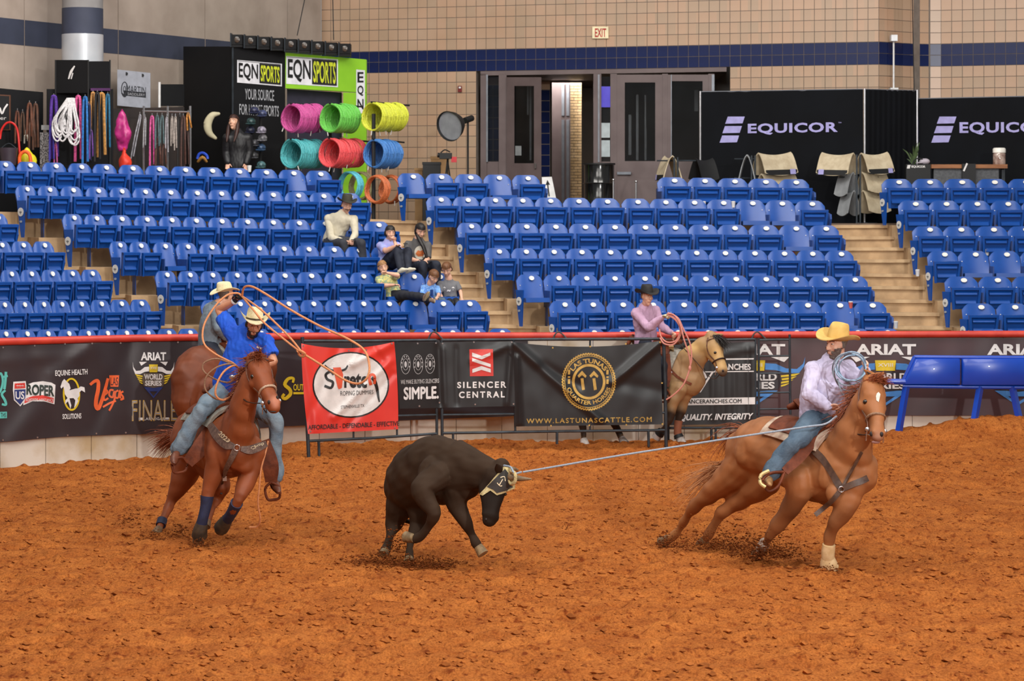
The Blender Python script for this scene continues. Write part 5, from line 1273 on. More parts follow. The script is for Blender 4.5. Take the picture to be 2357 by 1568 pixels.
Lf1 = [(506, 1040, 24.86, .16), (494, 1080, 24.84, .12), (484, 1118, 24.82, .085), (476, 1152, 24.8, .06), (470, 1180, 24.8, .042), (464, 1208, 24.82, .047), (461, 1222, 24.84, .042)]
Lf2 = [(578, 1050, 24.8, .16), (573, 1088, 24.76, .12), (562, 1122, 24.66, .085), (549, 1152, 24.58, .06), (536, 1176, 24.68, .042), (523, 1196, 24.84, .047), (516, 1205, 24.9, .042)]
Lh1 = [(452, 1030, 26.1, .24), (434, 1072, 26.14, .2), (414, 1116, 26.12, .115), (392, 1158, 26.1, .062), (381, 1184, 26.0, .042), (371, 1206, 25.9, .046), (366, 1218, 25.82, .04)]
Lh2 = [(470, 1040, 26.0, .22), (494, 1085, 25.85, .17), (508, 1118, 25.8, .11), (502, 1145, 25.9, .064), (491, 1168, 25.75, .042), (481, 1188, 25.65, .046), (477, 1198, 25.6, .04)]
for q in (Lf1, Lf2, Lh1, Lh2): L.leg(q)
L.ear(L.hpt(.0, -70, -.02), at(560, 824, 24.52), .034); L.ear(L.hpt(.0, 55, -.01), at(630, 830, 24.46), .032)
for sx in (-1, 1): L.bump(L.hpt(.95, sx * 52, -.018), .03); L.bump(L.hpt(.24, sx * 62, -.02), .03); L.bump(L.hpt(.38, sx * 100, -.035), .06)
for x, y, d, r_ in ((508, 1035, 24.84, (.13, .1, .17)), (582, 1040, 24.74, (.13, .1, .17)), (528, 1062, 24.72, (.1, .08, .12)), (562, 1064, 24.66, (.1, .08, .12))): L.bump(at(x, y, d), r_)
M_sorrel = cat('coat_sorrel', SORREL, SORD, attr=True)
def lcol(a):
    f = coat(SORREL, [(at(600, 960, 24.6), (.5, .6, .5), srgb(144, 76, 39), 1.2), (at(634, 925, 24.1), (.06, .08, .09), srgb(176, 110, 84), .6)])
    return f(a)
L.finish(M_sorrel, lcol)
M_hoof = mat('hoof_horn', srgb(120, 92, 62), .6, srgb(92, 66, 42), scale=30)
L.hoof((461, 1222, 24.84), (457, 1247, 24.92), M_hoof, .056); L.hoof((517, 1206, 24.88), (506, 1222, 24.98), M_hoof, .052); L.hoof((366, 1218, 25.82), (357, 1234, 25.7), M_hoof, .055); L.hoof((477, 1198, 25.6), (472, 1212, 25.55), M_hoof, .052)
M_navyboot = mat('boot_navy', srgb(38, 44, 76), .7, srgb(30, 34, 58), scale=20); M_bell = mat('bell_boot', srgb(74, 58, 42), .6, srgb(50, 40, 32), scale=16)
L.wrap([(477, 1142, 24.8, .07), (474, 1165, 24.8, .058), (468, 1190, 24.8, .054), (464, 1206, 24.82, .058)], M_navyboot); L.wrap([(545, 1158, 24.6, .066), (534, 1180, 24.72, .056), (524, 1195, 24.84, .058)], M_navyboot); L.wrap([(374, 1196, 25.94, .054), (370, 1210, 25.88, .056)], M_navyboot)
L.wrap([(465, 1204, 24.82, .06), (461, 1220, 24.84, .074), (459, 1234, 24.88, .082)], M_bell, 'bell_boot'); L.wrap([(524, 1194, 24.84, .058), (516, 1206, 24.9, .072), (509, 1216, 24.96, .078)], M_bell, 'bell_boot')
L.eye(580, 867, .024)
for x, y in ((619, 926), (638, 916)): p, n = hit(L.bvh, x, y, .002, 24.2); L.dark(p, (.014, .012, .022))
p, n = hit(L.bvh, 628, 948, .0, 24.2); L.dark(p, (.035, .01, .008), 'mouth')
M_mane = mat('mane_sorrel', srgb(150, 76, 40), .6, srgb(112, 54, 28), scale=40, stretch=(1, 1, .3))
fl = [L.hpt(.02, a, .0) for a in (-60, -25, 10, 45)]
strands('forelock', fl, M_mane, L.t, 70, .17, .05, r=.007, grav=.35, dirs=[(-.7, -.3, .25), (-.3, -.6, .35), (.3, -.6, .3), (.8, -.2, .1)], seed=3, wav=.12)
strands('mane', [at(588, 835, 24.6), at(566, 868, 24.66), at(552, 915, 24.76), at(545, 960, 24.85)], M_mane, L.t, 100, .2, .05, r=.007, grav=.9, dirs=[(-.9, .1, .5), (-.9, .1, .2), (-.8, .1, -.2), (-.7, .1, -.4)], seed=4)
strands('tail', [at(424, 1000, 26.3), at(420, 1010, 26.35)], M_mane, L.t, 90, .42, .06, r=.008, grav=.9, dirs=[(-.8, .3, .25), (-.8, .3, .0)], seed=5)
# bridle, breast collar, saddle
M_brid = mat('bridle_leather', srgb(120, 84, 64), .5, srgb(90, 60, 44), scale=30); M_nose = mat('noseband_pale', srgb(196, 170, 146), .6, srgb(160, 130, 108), scale=60)
def bridle(B, label, reins, brow=True, nm=None, bit_t=.86):
    t = thing('bridle', label, 'bridle', tuple(B.hpt(.5, 0)))
    MB().tube([B.hpt(.66, a, .008) for a in range(-180, 181, 20)], .012, n=8).build('noseband', nm or M_nose, t, True)
    for sx in (-1, 1):
        pts = [B.hpt(q, sx * a, .006) for q, a in ((.0, 80), (.2, 92), (.42, 100), (.66, 95), (bit_t, 100))]
        ribbon(MB(), pts, .018, .005, [B.hpt(q, sx * a, .1) - B.hpt(q, sx * a, 0) for q, a in ((.0, 80), (.2, 92), (.42, 100), (.66, 95), (bit_t, 100))]).build('cheek_strap', M_brid, t, True)
        MB().ellipsoid(B.hpt(bit_t, sx * 100, .012), (.022, .012, .022)).build('bit_ring', M_chrome, t, True)
        MB().tube([B.hpt(bit_t, sx * 110, .012), B.hpt(bit_t, sx * 120, .02) + Vector((0, .01, -.09))], .006, n=6).build('bit_shank', M_chrome, t, True)
    MB().tube([B.hpt(bit_t, 120, .02) + Vector((0, 0, -.03)), B.hpt(bit_t, 180, .04), B.hpt(bit_t, -120, .02) + Vector((0, 0, -.03))], .006, n=6, k=3).build('curb_chain', M_chrome, t, True)
    if brow: MB().tube([B.hpt(.08, a, .008) for a in range(-90, 91, 20)], .008, n=6).build('browband', M_brid, t, True)
    for pts in reins: MB().tube([at(*q) if not isinstance(q, Vector) else q for q in pts], .006, n=6, k=4).build('rein', M_leather2, t, True)
    return t
bridle(L, 'pale noseband bridle on the sorrel horse of the rider in blue', [[L.hpt(.86, -120, .03), (568, 925, 24.35), (552, 890, 24.75), (548, 858, 24.95)], [L.hpt(.86, 120, .03), (614, 950, 24.4), (600, 905, 24.85), (552, 858, 24.98)]])
bc = thing('breast_collar', 'tooled brown breast collar with 2023 lettering on the sorrel horse', 'breast collar', tuple(hit(L.bvh, 546, 1030, .01, 24.8)[0]))
M_tool = mat('tooled_leather', srgb(112, 86, 74), .5, srgb(84, 62, 54), scale=30, bump=.3, bscale=80)
strap_on(L.bvh, [(486, 980), (500, 1000), (522, 1022), (542, 1030)], [.07, .10, .10, .05], .012, 'shoulder_piece', M_tool, bc, .012, 4, 24.9); strap_on(L.bvh, [(612, 1022), (594, 1030), (572, 1036), (554, 1033)], [.06, .085, .085, .05], .012, 'shoulder_piece', M_tool, bc, .012, 4, 24.8)
strap_on(L.bvh, [(543, 1036), (534, 1056), (522, 1078), (513, 1096)], [.07, .06, .05, .03], .012, 'tie_down', M_tool, bc, .012, 4, 24.8); strap_on(L.bvh, [(513, 1094), (511, 1112), (509, 1136)], .022, .008, 'billet', M_leather2, bc, .012, 3, 24.8)
p, n = hit(L.bvh, 546, 1032, .03, 24.8); MB().tube([p + Vector((math.cos(a) * .03, 0, math.sin(a) * .03)) for a in [i * math.pi / 8 for i in range(17)]], .006, n=6).build('ring', M_chrome, bc, True)
p, n = hit(L.bvh, 512, 1098, .03, 24.8); MB().box(tuple(p - Vector((.02, .01, .025))), tuple(p + Vector((.02, .005, .025)))).build('buckle', M_chrome, bc)
def decal_text(bvh, t, p0, p1, h, m, parent, off=.03, d0=25, offset=.03):
    """lettering lying on a surface, from pixel p0 to p1, h = pixel height"""
    vs, fs = text2d(t, offset); xa = min(v[0] for v in vs); xb = max(v[0] for v in vs); ya = min(v[1] for v in vs); yb = max(v[1] for v in vs); mb = MB(); out = []
    dx, dy = p1[0] - p0[0], p1[1] - p0[1]; L_ = math.hypot(dx, dy); ux, uy = dx / L_, dy / L_
    for x, y in vs:
        u = (x - xa) / (xb - xa); v = (y - ya) / (yb - ya) * h; q = (p0[0] + dx * u + uy * v, p0[1] + dy * u - ux * v); out.append(hit(bvh, q[0], q[1], off, d0)[0])
    return face_front(mb.add(out, fs)).build('lettering', m, parent)
M_cream = mat('print_cream', srgb(226, 206, 172), .5)
decal_text(L.bvh, '2023', (507, 1000), (528, 1020), 11, M_cream, bc, .03); decal_text(L.bvh, 'Champ', (576, 1037), (604, 1027), 9, M_cream, bc, .03, offset=.008)
def saddle(B, label, q0, q1, seatq, padm, side_pts, fw=(.15, .17, .12)):
    """pad and skirt draped over the trunk, seat with cantle, horn, fenders and stirrups"""
    c, n = B.tp(seatq, 0, .05); t = thing('saddle', label, 'saddle', tuple(c))
    def drape(name, a0, a1, qa, qb, off, th, m):
        rings = []
        for i in range(9):
            q = qa + (qb - qa) * i / 8; ring = []
            for lay in (off, off + th):
                rng = range(0, 15) if lay == off else range(14, -1, -1)
                for j in rng: a = a0 + (a1 - a0) * j / 14; ring.append(B.tp(q, a, lay)[0])
            rings.append(ring)
        return MB().ring_loft(rings).build(name, m, t, True)
    drape('saddle_pad', -74, 74, q0, q1, .012, .03, padm); drape('skirt', -62, 62, q0 + .05, q1 - .04, .045, .02, M_leather)
    f, nf = B.tp(seatq - .16, 0, .07); b, nb = B.tp(seatq + .15, 0, .07); ax = (b - f).normalized(); up = nf; w = ax.cross(up)
    rows = []
    for i in range(7): q = i / 6; z = .10 - .16 * q + .2 * q * q + (.05 if q > .9 else 0); rows.append(tuple(f.lerp(b, q) + up * (z * .55 + .02)) + (.10 + .07 * q, .045))
    MB().loft(rows, up=up, n=14, k=2).build('seat', M_leather, t, True)
    MB().loft([tuple(b - w * .19 + up * .05) + (.03, .03), tuple(b + up * .13) + (.03, .06), tuple(b + w * .19 + up * .05) + (.03, .03)], up=up, n=10, k=4).build('cantle', M_leather, t, True)
    hb = f + up * .07; ht = f + up * .19 - ax * .03
    MB().tube([hb, ht], .024, n=10).ellipsoid(ht, (.045, .045, .03)).build('horn', M_leather2, t, True)
    for sd, pts in side_pts.items():
        P = [at(*q) for q in pts[:-1]]; nn = [(CAMP - P[0]).normalized()] * len(P)
        ribbon(MB(), P, list(fw), .012, nn, 4).build('fender', M_leather, t, True)
        s_ = at(*pts[-1]); k = P[-1]
        u_ = (k - s_).normalized(); sd_ = Vector((u_.z, 0, -u_.x)).normalized()
        MB().tube([k, s_ + u_ * .06 + sd_ * .07, s_ - u_ * .05 + sd_ * .062, s_ - u_ * .065, s_ - u_ * .05 - sd_ * .062, s_ + u_ * .06 - sd_ * .07, k], .014, n=8, k=4).build('stirrup', M_leather, t, True)
    return t
M_padgrey = mat('pad_felt', srgb(168, 162, 150), .9, srgb(120, 116, 108), scale=12)
saddle(L, 'brown roping saddle under the rider in the blue shirt', .26, .68, .46, M_padgrey, {'R': [(490, 985, 25.1), (462, 1030, 24.98), (432, 1066, 24.95), (410, 1072, 24.9)], 'L': [(604, 1015, 24.9), (622, 1070, 24.88), (624, 1110, 24.9), (628, 1136, 24.9)]})
# rider in blue
R1 = Person('rider in a blue short sleeved shirt swinging a rope overhead', {'pelvis': (532, 882, 25.38), 'belly': (548, 842, 25.3), 'chest': (568, 802, 25.24), 'neck': (579, 775, 25.16), 'head': (585, 748, 25.06), 'shR': (532, 764, 25.3), 'elR': (504, 713, 25.46), 'wrR': (540, 694, 25.3), 'shL': (612, 788, 25.14), 'elL': (630, 832, 25.02), 'wrL': (573, 853, 24.98),
    'hipR': (517, 900, 25.36), 'knR': (462, 945, 25.02), 'anR': (412, 1032, 25.06), 'toeR': (401, 1066, 24.82), 'hipL': (562, 905, 25.3), 'knL': (636, 968, 24.98), 'anL': (630, 1092, 25.04), 'toeL': (642, 1132, 24.84)}, (.16, -.95, -.22), (.18, 0, 1), near=True, skin=M_skin2, girth=1.06)
R1.build_skin({'R': {'d': (.55, -.4, .75), 'n': (.5, -.6, -.5), 'curl': 75}, 'L': {'d': (-1, -.1, -.05), 'n': (0, -.6, -.6), 'curl': 75}})
M_bshirt = mat('shirt_royal_blue', srgb(26, 96, 222), .75, srgb(20, 80, 204), scale=5, bump=.25, bscale=22)
R1.shirt(M_bshirt, .36, grow=.02, amp=.012); R1.trousers(M_denim, ankle=.035, grow=.016, amp=.012)
R1.brows(M_hairbk)
R1.shell(lambda x, y, z: (z < -.02) & (z > -.13) & (y > -.005) & ~((np.abs(x) < .023) & (z > -.087) & (z < -.061) & (y > .05)) & ((z < -.047) | (np.abs(x) > .05)), .006, 'beard', M_hairbk, .003)
R1.shell(lambda x, y, z: (z > -.03) & (y < .02) & (z < .06) & (np.abs(x) > .03), .006, 'hair', M_hairbk, .002)
R1.hat(M_straw, mat('hatband_dark', srgb(70, 56, 40), .6), up=(.1, -.1, 1), curl=.085, ch=.135, brim=1.0, lift=.05)
for sd in 'LR': R1.boot(sd, M_boot, .12, M_leather)
g = MB(); hand_lofts(g, R1.J['wrR'] + (R1.J['wrR'] - R1.J['elR']).normalized() * .0, Vector((.55, -.4, .75)), Vector((.5, -.6, -.5)), 1.16, 75, -1); gm_ = remesh(g, .006, 2); place(gm_, 'glove', mat('glove_black', srgb(26, 26, 30), .7), R1.t)
gc = R1.J['wrR']; ax_ = (R1.J['wrR'] - R1.J['elR']).normalized(); MB().tube([gc - ax_ * .012, gc + ax_ * .008], .036, n=12).build('glove_cuff', M_white, R1.t, True)
bsh = bvh_of(R1.shirtme); p = Print(type('S', (), {'P': staticmethod(lambda x, y, o: hit(bsh, x, y, o, 25.2)[0])})(), .006, 3); p.poly([(592, 796), (605, 801), (604, 805), (591, 800)]); p.done('chest_tag', M_white, R1.t)
p, n = hit(bsh, 536, 868, .012, 25.2); MB().ellipsoid(p, (.035, .012, .026)).build('belt_buckle', M_chrome, R1.t, True)
# his rope: loop in the air, tail to the left hand, coils
rp = thing('lariat', 'tan lariat loop swung overhead by the rider in blue', 'rope', tuple(R1.J['wrR']))
hR = (557, 682, 25.2)
def rope_tube(pts, r=.011, k=6): return MB().tube([at(*q) for q in pts], r, n=8, k=k)
rope_tube([hR, (562, 662, 25.1), (580, 660, 25.0), (612, 677, 24.85), (668, 713, 24.6), (735, 750, 24.4), (800, 780, 24.2), (838, 806, 24.05), (850, 840, 23.95), (846, 868, 23.9), (826, 883, 23.95), (796, 876, 24.05), (758, 852, 24.25), (720, 828, 24.45), (697, 814, 24.55)], .0115).build('loop', M_rope_o, rp, True)
rope_tube([(697, 814, 24.55), (660, 786, 24.62), (610, 745, 24.68), (582, 712, 24.76), hR], .0105).build('spoke', M_rope_o, rp, True)
rope_tube([(697, 814, 24.55), (668, 778, 24.6), (620, 730, 24.68), (588, 703, 24.78), hR], .0105).build('spoke', M_rope_o, rp, True)
rope_tube([(684, 808, 24.55), (692, 808, 24.5), (702, 814, 24.5), (698, 821, 24.52), (689, 817, 24.55), (686, 809, 24.52)], .012, 4).build('honda_knot', M_rope_o, rp, True)
hL = (550, 848, 24.9)
rope_tube([hR, (546, 675, 25.2), (522, 680, 25.15), (496, 704, 25.1), (473, 740, 25.05), (466, 770, 25.0), (472, 795, 24.95), (494, 814, 24.9), (520, 828, 24.88), (536, 836, 24.88), hL], .0105).build('slack', M_rope_o, rp, True)
M_rope_c = mat('rope_dull_tan', srgb(150, 112, 84), .6, srgb(120, 86, 64), scale=90, bump=.3, bscale=160)
rope_tube([hL, (530, 837, 24.8), (500, 826, 24.75), (473, 833, 24.75), (466, 846, 24.75), (474, 860, 24.75), (500, 875, 24.8), (530, 880, 24.82), (546, 862, 24.85)], .009).build('coil', M_rope_c, rp, True)
rope_tube([hL, (534, 838, 24.78), (505, 843, 24.72), (480, 860, 24.7), (471, 882, 24.7), (476, 902, 24.7), (500, 919, 24.75), (530, 912, 24.8), (546, 880, 24.85), hL], .009).build('coil', M_rope_c, rp, True)
rope_tube([hL, (538, 842, 24.76), (515, 856, 24.7), (499, 885, 24.66), (497, 910, 24.66), (514, 921, 24.7), (538, 905, 24.8), (548, 870, 24.86)], .0105).build('coil', M_rope_o, rp, True)
rope_tube([(617, 1016, 24.85), (611, 1042, 24.75), (601, 1080, 24.72), (597, 1120, 24.72), (594, 1160, 24.75), (599, 1195, 24.8), (592, 1212, 24.85), (574, 1214, 24.85)], .0095).build('tail_end', M_rope_o, rp, True)
# ------------------------------------------------------------------ the header: chestnut horse turning, rider in lavender shirt
CH_ = srgb(157, 99, 58)
R = Beast('horse', 'light chestnut horse with white star leaning through a turn at right', 'horse',
    [(1978, 1088, 23.02, .18, .22), (1950, 1086, 23.16, .25, .33), (1908, 1078, 23.4, .29, .36), (1856, 1060, 23.7, .31, .34), (1800, 1040, 23.96, .29, .31), (1755, 1030, 24.18, .28, .31), (1712, 1042, 24.36, .2, .25)], (.25, .18, .95))
R.neck([(1950, 1058, 23.15, .18, .31), (1962, 1020, 23.02, .15, .26), (1976, 972, 22.92, .115, .19), (1992, 924, 22.86, .095, .145), (2004, 892, 22.84, .08, .11)], (-.5, .8, .35))
R.head((2006, 884, 22.85), (2020, 1006, 22.5), (.22, -.93, .2))
for q in ([(1835, 1100, 23.3, .17), (1836, 1135, 23.28, .14), (1812, 1180, 23.38, .09), (1778, 1224, 23.5, .062), (1768, 1244, 23.6, .045), (1757, 1260, 23.72, .048), (1751, 1268, 23.78, .042)],
          [(1952, 1125, 23.0, .17), (1945, 1165, 22.96, .135), (1927, 1198, 22.98, .088), (1911, 1230, 23.04, .058), (1907, 1254, 23.08, .042), (1906, 1278, 23.1, .048), (1907, 1292, 23.12, .044)],
          [(1745, 1040, 24.2, .25), (1702, 1078, 24.32, .21), (1652, 1124, 24.5, .12), (1600, 1164, 24.72, .064), (1578, 1196, 24.88, .044), (1555, 1230, 25.02, .048), (1542, 1240, 25.08, .044)],
          [(1765, 1060, 24.1, .23), (1758, 1105, 24.14, .18), (1722, 1140, 24.3, .115), (1664, 1178, 24.5, .064), (1646, 1206, 24.62, .044), (1630, 1232, 24.74, .047), (1624, 1242, 24.78, .043)]): R.leg(q)
R.ear(R.hpt(.0, -58, -.01), at(1989, 851, 22.84), .036, (-.3, -.95, 0)); R.ear(R.hpt(.0, 58, -.01), at(2034, 858, 22.82), .033)
for sx in (-1, 1): R.bump(R.hpt(.95, sx * 50, -.016), .03); R.bump(R.hpt(.25, sx * 62, -.02), .03); R.bump(R.hpt(.38, sx * 100, -.035), .06)
for x, y, d, r_ in ((1915, 1095, 23.12, (.15, .12, .2)), (1968, 1120, 22.92, (.1, .09, .13)), (1928, 1140, 22.98, (.12, .1, .12)), (1728, 1040, 24.1, (.16, .16, .19))): R.bump(at(x, y, d), r_)
rc = coat(CH_, [(at(1870, 1180, 23.4), (.9, .9, .28), srgb(98, 57, 32), 1.0), (at(2016, 1012, 22.5), (.1, .12, .1), srgb(150, 104, 80), .6), (at(1545, 1235, 25.0), (.3, .5, .3), srgb(168, 112, 66), 1.0)])  # first patch paints belly shade into the coat, along with darker upper legs
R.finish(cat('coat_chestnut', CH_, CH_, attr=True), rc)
p = Print(type('S', (), {'P': staticmethod(lambda x, y, o: hit(R.bvh, x, y, o, 22.8)[0])})(), .004, 3); p.poly([(2022, 903), (2026, 908), (2024, 918), (2022, 926), (2017, 922), (2016, 912), (2018, 906)]); p.done('star_marking', mat('white_hair', srgb(226, 216, 206), .8), R.t)
R.eye(1991, 925, .025); p, n = hit(R.bvh, 2044, 930, -.01, 22.8)
for x, y in ((2006, 999), (2029, 1000)): p, n = hit(R.bvh, x, y, .002, 22.5); R.dark(p, (.017, .012, .024))
p, n = hit(R.bvh, 2016, 1018, .0, 22.5); R.dark(p, (.04, .012, .016), 'mouth', mat('mouth_pink', srgb(150, 104, 96), .5))
M_wboot = mat('boot_white_wrap', srgb(226, 196, 150), .7, srgb(206, 170, 120), scale=16)
R.wrap([(1908, 1254, 23.06, .062), (1906, 1272, 23.08, .064), (1906, 1286, 23.1, .062)], M_wboot); R.wrap([(1906, 1284, 23.1, .064), (1907, 1296, 23.12, .08), (1909, 1306, 23.15, .09)], M_wboot, 'bell_boot')
R.wrap([(1760, 1250, 23.64, .056), (1753, 1265, 23.76, .06)], mat('boot_pale', srgb(206, 190, 176), .7, srgb(150, 120, 100), scale=20))
R.hoof((1908, 1298, 23.12), (1910, 1312, 23.18), M_hoof, .07); R.hoof((1751, 1268, 23.78), (1742, 1280, 23.9), M_hoof, .056); R.hoof((1542, 1240, 25.08), (1522, 1250, 25.16), M_hoof, .056); R.hoof((1624, 1242, 24.78), (1614, 1256, 24.84), M_hoof, .056)
M_mane2 = mat('mane_chestnut', srgb(160, 84, 46), .6, srgb(120, 60, 32), scale=40, stretch=(1, 1, .3))
fl = [R.hpt(.02, a, 0) for a in (-60, -20, 20, 60)]
strands('forelock', fl, M_mane2, R.t, 70, .13, .05, r=.007, grav=.3, dirs=[(.3, -.5, .25), (.4, -.5, .3), (.7, -.3, .3), (.9, -.1, .2)], seed=6, wav=.1)
strands('mane', [at(1998, 888, 22.98), at(1975, 920, 23.05), at(1956, 955, 23.16), at(1944, 985, 23.25)], M_mane2, R.t, 120, .24, .05, r=.007, grav=.6, dirs=[(-.9, -.1, .1), (-.9, -.2, -.15), (-.8, -.2, -.3), (-.9, -.3, -.15)], seed=7)
strands('tail', [at(1716, 988, 24.45), at(1706, 1000, 24.5)], M_mane2, R.t, 34, .5, .03, r=.007, grav=1.5, dirs=[(-.5, .5, .1), (-.5, .5, -.3)], seed=8, seg=7)
strands('tail_hair', [at(1668, 1066, 24.75), at(1650, 1090, 24.8)], mat('tail_light', srgb(190, 130, 84), .6), R.t, 45, .55, .05, r=.006, grav=.5, dirs=[(-.9, .2, -.3), (-.9, .2, -.4)], seed=9, seg=7)
bridle(R, 'silver trimmed bridle on the chestnut horse with white star', [[R.hpt(.86, -120, .03), (1975, 1000, 22.8), (1958, 975, 23.0), (1925, 945, 23.2)], [R.hpt(.86, 120, .03), (2030, 985, 22.8), (2000, 960, 23.1), (1930, 945, 23.25)]], brow=False, nm=mat('noseband_tan', srgb(150, 116, 90), .6, srgb(110, 80, 60), scale=60))
bc = thing('breast_collar', 'plain brown breast collar across the chestnut horse with white star', 'breast collar', tuple(hit(R.bvh, 1938, 1126, .01, 23)[0]))
M_bcol = mat('leather_chocolate', srgb(88, 62, 48), .5, srgb(66, 44, 34), scale=16, bump=.1)
strap_on(R.bvh, [(1872, 1036), (1895, 1058), (1916, 1088), (1930, 1114), (1940, 1126)], .065, .012, 'shoulder_piece', M_bcol, bc, .01, 4, 23.1); strap_on(R.bvh, [(1944, 1124), (1966, 1115), (1985, 1106), (1996, 1100)], .06, .012, 'shoulder_piece', M_bcol, bc, .01, 4, 22.9)
strap_on(R.bvh, [(1984, 1040), (1970, 1066), (1954, 1098), (1942, 1122)], .028, .01, 'neck_strap', M_bcol, bc, .012, 4, 22.9); strap_on(R.bvh, [(1938, 1128), (1918, 1150), (1898, 1168), (1876, 1186)], .045, .01, 'tie_down', M_bcol, bc, .012, 4, 23.0)
for x, y in ((1873, 1036), (1940, 1127)):
    p, n = hit(R.bvh, x, y, .025, 23); MB().tube([p + Vector((math.cos(a) * .026, 0, math.sin(a) * .026)) for a in [i * math.pi / 8 for i in range(17)]], .006, n=6).build('ring', M_chrome, bc, True)
M_padw = mat('pad_cream', srgb(196, 176, 156), .9, srgb(150, 120, 104), scale=10)
saddle(R, 'brown saddle with cream pad under the rider in lavender', .28, .70, .47, M_padw, {'R': [(1880, 1005, 23.3), (1842, 1050, 23.12), (1806, 1086, 23.05), (1772, 1112, 22.98)]}, (.09, .11, .08))
R2 = Person('bearded rider in lavender shirt and tan hat holding a coiled rope', {'pelvis': (1893, 955, 23.58), 'belly': (1893, 902, 23.5), 'chest': (1906, 858, 23.5), 'neck': (1919, 822, 23.47), 'head': (1926, 792, 23.42), 'shR': (1872, 850, 23.42), 'elR': (1860, 906, 23.26), 'wrR': (1908, 938, 23.28), 'shL': (1950, 850, 23.5), 'elL': (1982, 884, 23.35), 'wrL': (1992, 852, 23.18),
    'hipR': (1878, 968, 23.46), 'knR': (1822, 1026, 23.12), 'anR': (1775, 1088, 23.12), 'toeR': (1772, 1116, 22.94), 'hipL': (1925, 968, 23.6), 'knL': (1985, 1010, 23.5), 'anL': (1975, 1100, 23.6), 'toeL': (1995, 1120, 23.45)}, (-.80, -.58, -.06), (.12, 0, 1), near=True, girth=1.26, hd=1.08)
R2.build_skin({'R': {'d': (.8, -.1, 0), 'n': (0, -.7, -.7), 'curl': 60}, 'L': {'d': (.05, -.45, .8), 'n': (-.7, -.4, .2), 'curl': 85}})
M_lav = mat('shirt_lavender', srgb(202, 195, 222), .8, srgb(184, 177, 206), scale=5, bump=.3, bscale=22)
R2.shirt(M_lav, 1.0, grow=.02, amp=.013); R2.collar(M_lav); R2.trousers(M_denim2, ankle=.03, grow=.018, amp=.012)
M_greyb = mat('beard_grey', srgb(112, 98, 90), .7, srgb(84, 72, 66), scale=80)
R2.brows(mat('brow_grey', srgb(96, 76, 64), .7))
R2.shell(lambda x, y, z: (z < -.025) & (z > -.13) & (y > .0) & ~((np.abs(x) < .022) & (z > -.087) & (z < -.061) & (y > .05)) & ((z < -.047) | (np.abs(x) > .052)), .005, 'beard', M_greyb, .003)
R2.shell(lambda x, y, z: (z > -.03) & (y < .01) & (z < .06) & (np.abs(x) > .03), .005, 'hair', M_greyb, .001)
R2.hat(M_felt, None, up=(.12, -.12, 1), curl=.06, dip=.012, ch=.145, brim=1.22, lift=.05)
for sd in 'LR': R2.boot(sd, mat('boot_tan', srgb(170, 128, 84), .5, srgb(130, 94, 60), scale=14), .12, M_leather)
MB().tube([at(1770, 1084, 22.98), at(1752, 1094, 22.96), at(1750, 1112, 22.94), at(1762, 1122, 22.92)], .018, n=8, k=3).build('stirrup_tread', mat('brass_wrap', srgb(210, 186, 130), .4, metal=.3), R2.t, True)
co_ = thing('rope_coils', 'pale blue rope coils held up by the rider in lavender', 'rope', tuple(R2.J['wrL']))
for i, (cx, cy, rx, ry, dd, m_) in enumerate(((1956, 846, 34, 32, 23.1, M_rope_b), (1960, 843, 34, 33, 23.08, M_rope_b), (1953, 850, 37, 38, 23.12, M_rope_g), (1962, 848, 31, 30, 23.06, M_rope_b), (1958, 857, 38, 44, 23.14, M_rope_g))):
    pts = [at(cx + rx * math.cos(a), cy + ry * math.sin(a), dd + .05 * math.sin(a * 2 + i)) for a in [2 * math.pi * j / 28 for j in range(29)]]; MB().tube(pts, .0075, n=8).build('coil', m_, co_, True)
MB().tube([at(*q) for q in ((1928, 872, 23.1), (1938, 905, 23.1), (1958, 922, 23.15), (1945, 940, 23.2))], .007, n=8, k=5).build('slack', M_rope_g, co_, True)
tl = MB().tube([at(*q) for q in ((1926, 958, 23.05), (1900, 976, 23.0), (1860, 982, 22.95), (1780, 994, 22.94), (1700, 1006, 22.95), (1560, 1028, 22.98), (1420, 1050, 23.02), (1280, 1074, 23.06), (1204, 1087, 23.1))], .0095, n=8, k=4).build('taut_rope', M_rope_g, None, True)
tag(tl, 'taut grey rope stretched from the right saddle to the steer horns', 'rope')
# ------------------------------------------------------------------ the steer
BRN = srgb(58, 43, 32)
S = Beast('steer', 'dark brown steer with lowered head pulled by the taut rope', 'steer',
    [(1078, 1112, 23.48, .13, .19), (1046, 1092, 23.6, .2, .31), (1012, 1082, 23.8, .235, .34), (978, 1090, 24.05, .25, .33), (946, 1106, 24.28, .235, .31), (924, 1124, 24.46, .18, .24)], (-.05, .0, 1), voxel=.012)
S.neck([(1050, 1075, 23.55, .16, .27), (1082, 1080, 23.42, .135, .22), (1112, 1088, 23.32, .115, .175), (1142, 1094, 23.24, .1, .14)], (.3, 0, 1))
S.hf = None
S.head((1152, 1080, 23.22), (1126, 1196, 23.06), (.86, -.5, .1), prof=[(-.06, .085, .08, 0), (.08, .105, .13, -.01), (.25, .11, .155, -.02), (.42, .1, .15, -.03), (.6, .08, .12, -.02), (.8, .075, .092, 0), (.93, .08, .085, .005), (1.0, .06, .06, 0)])
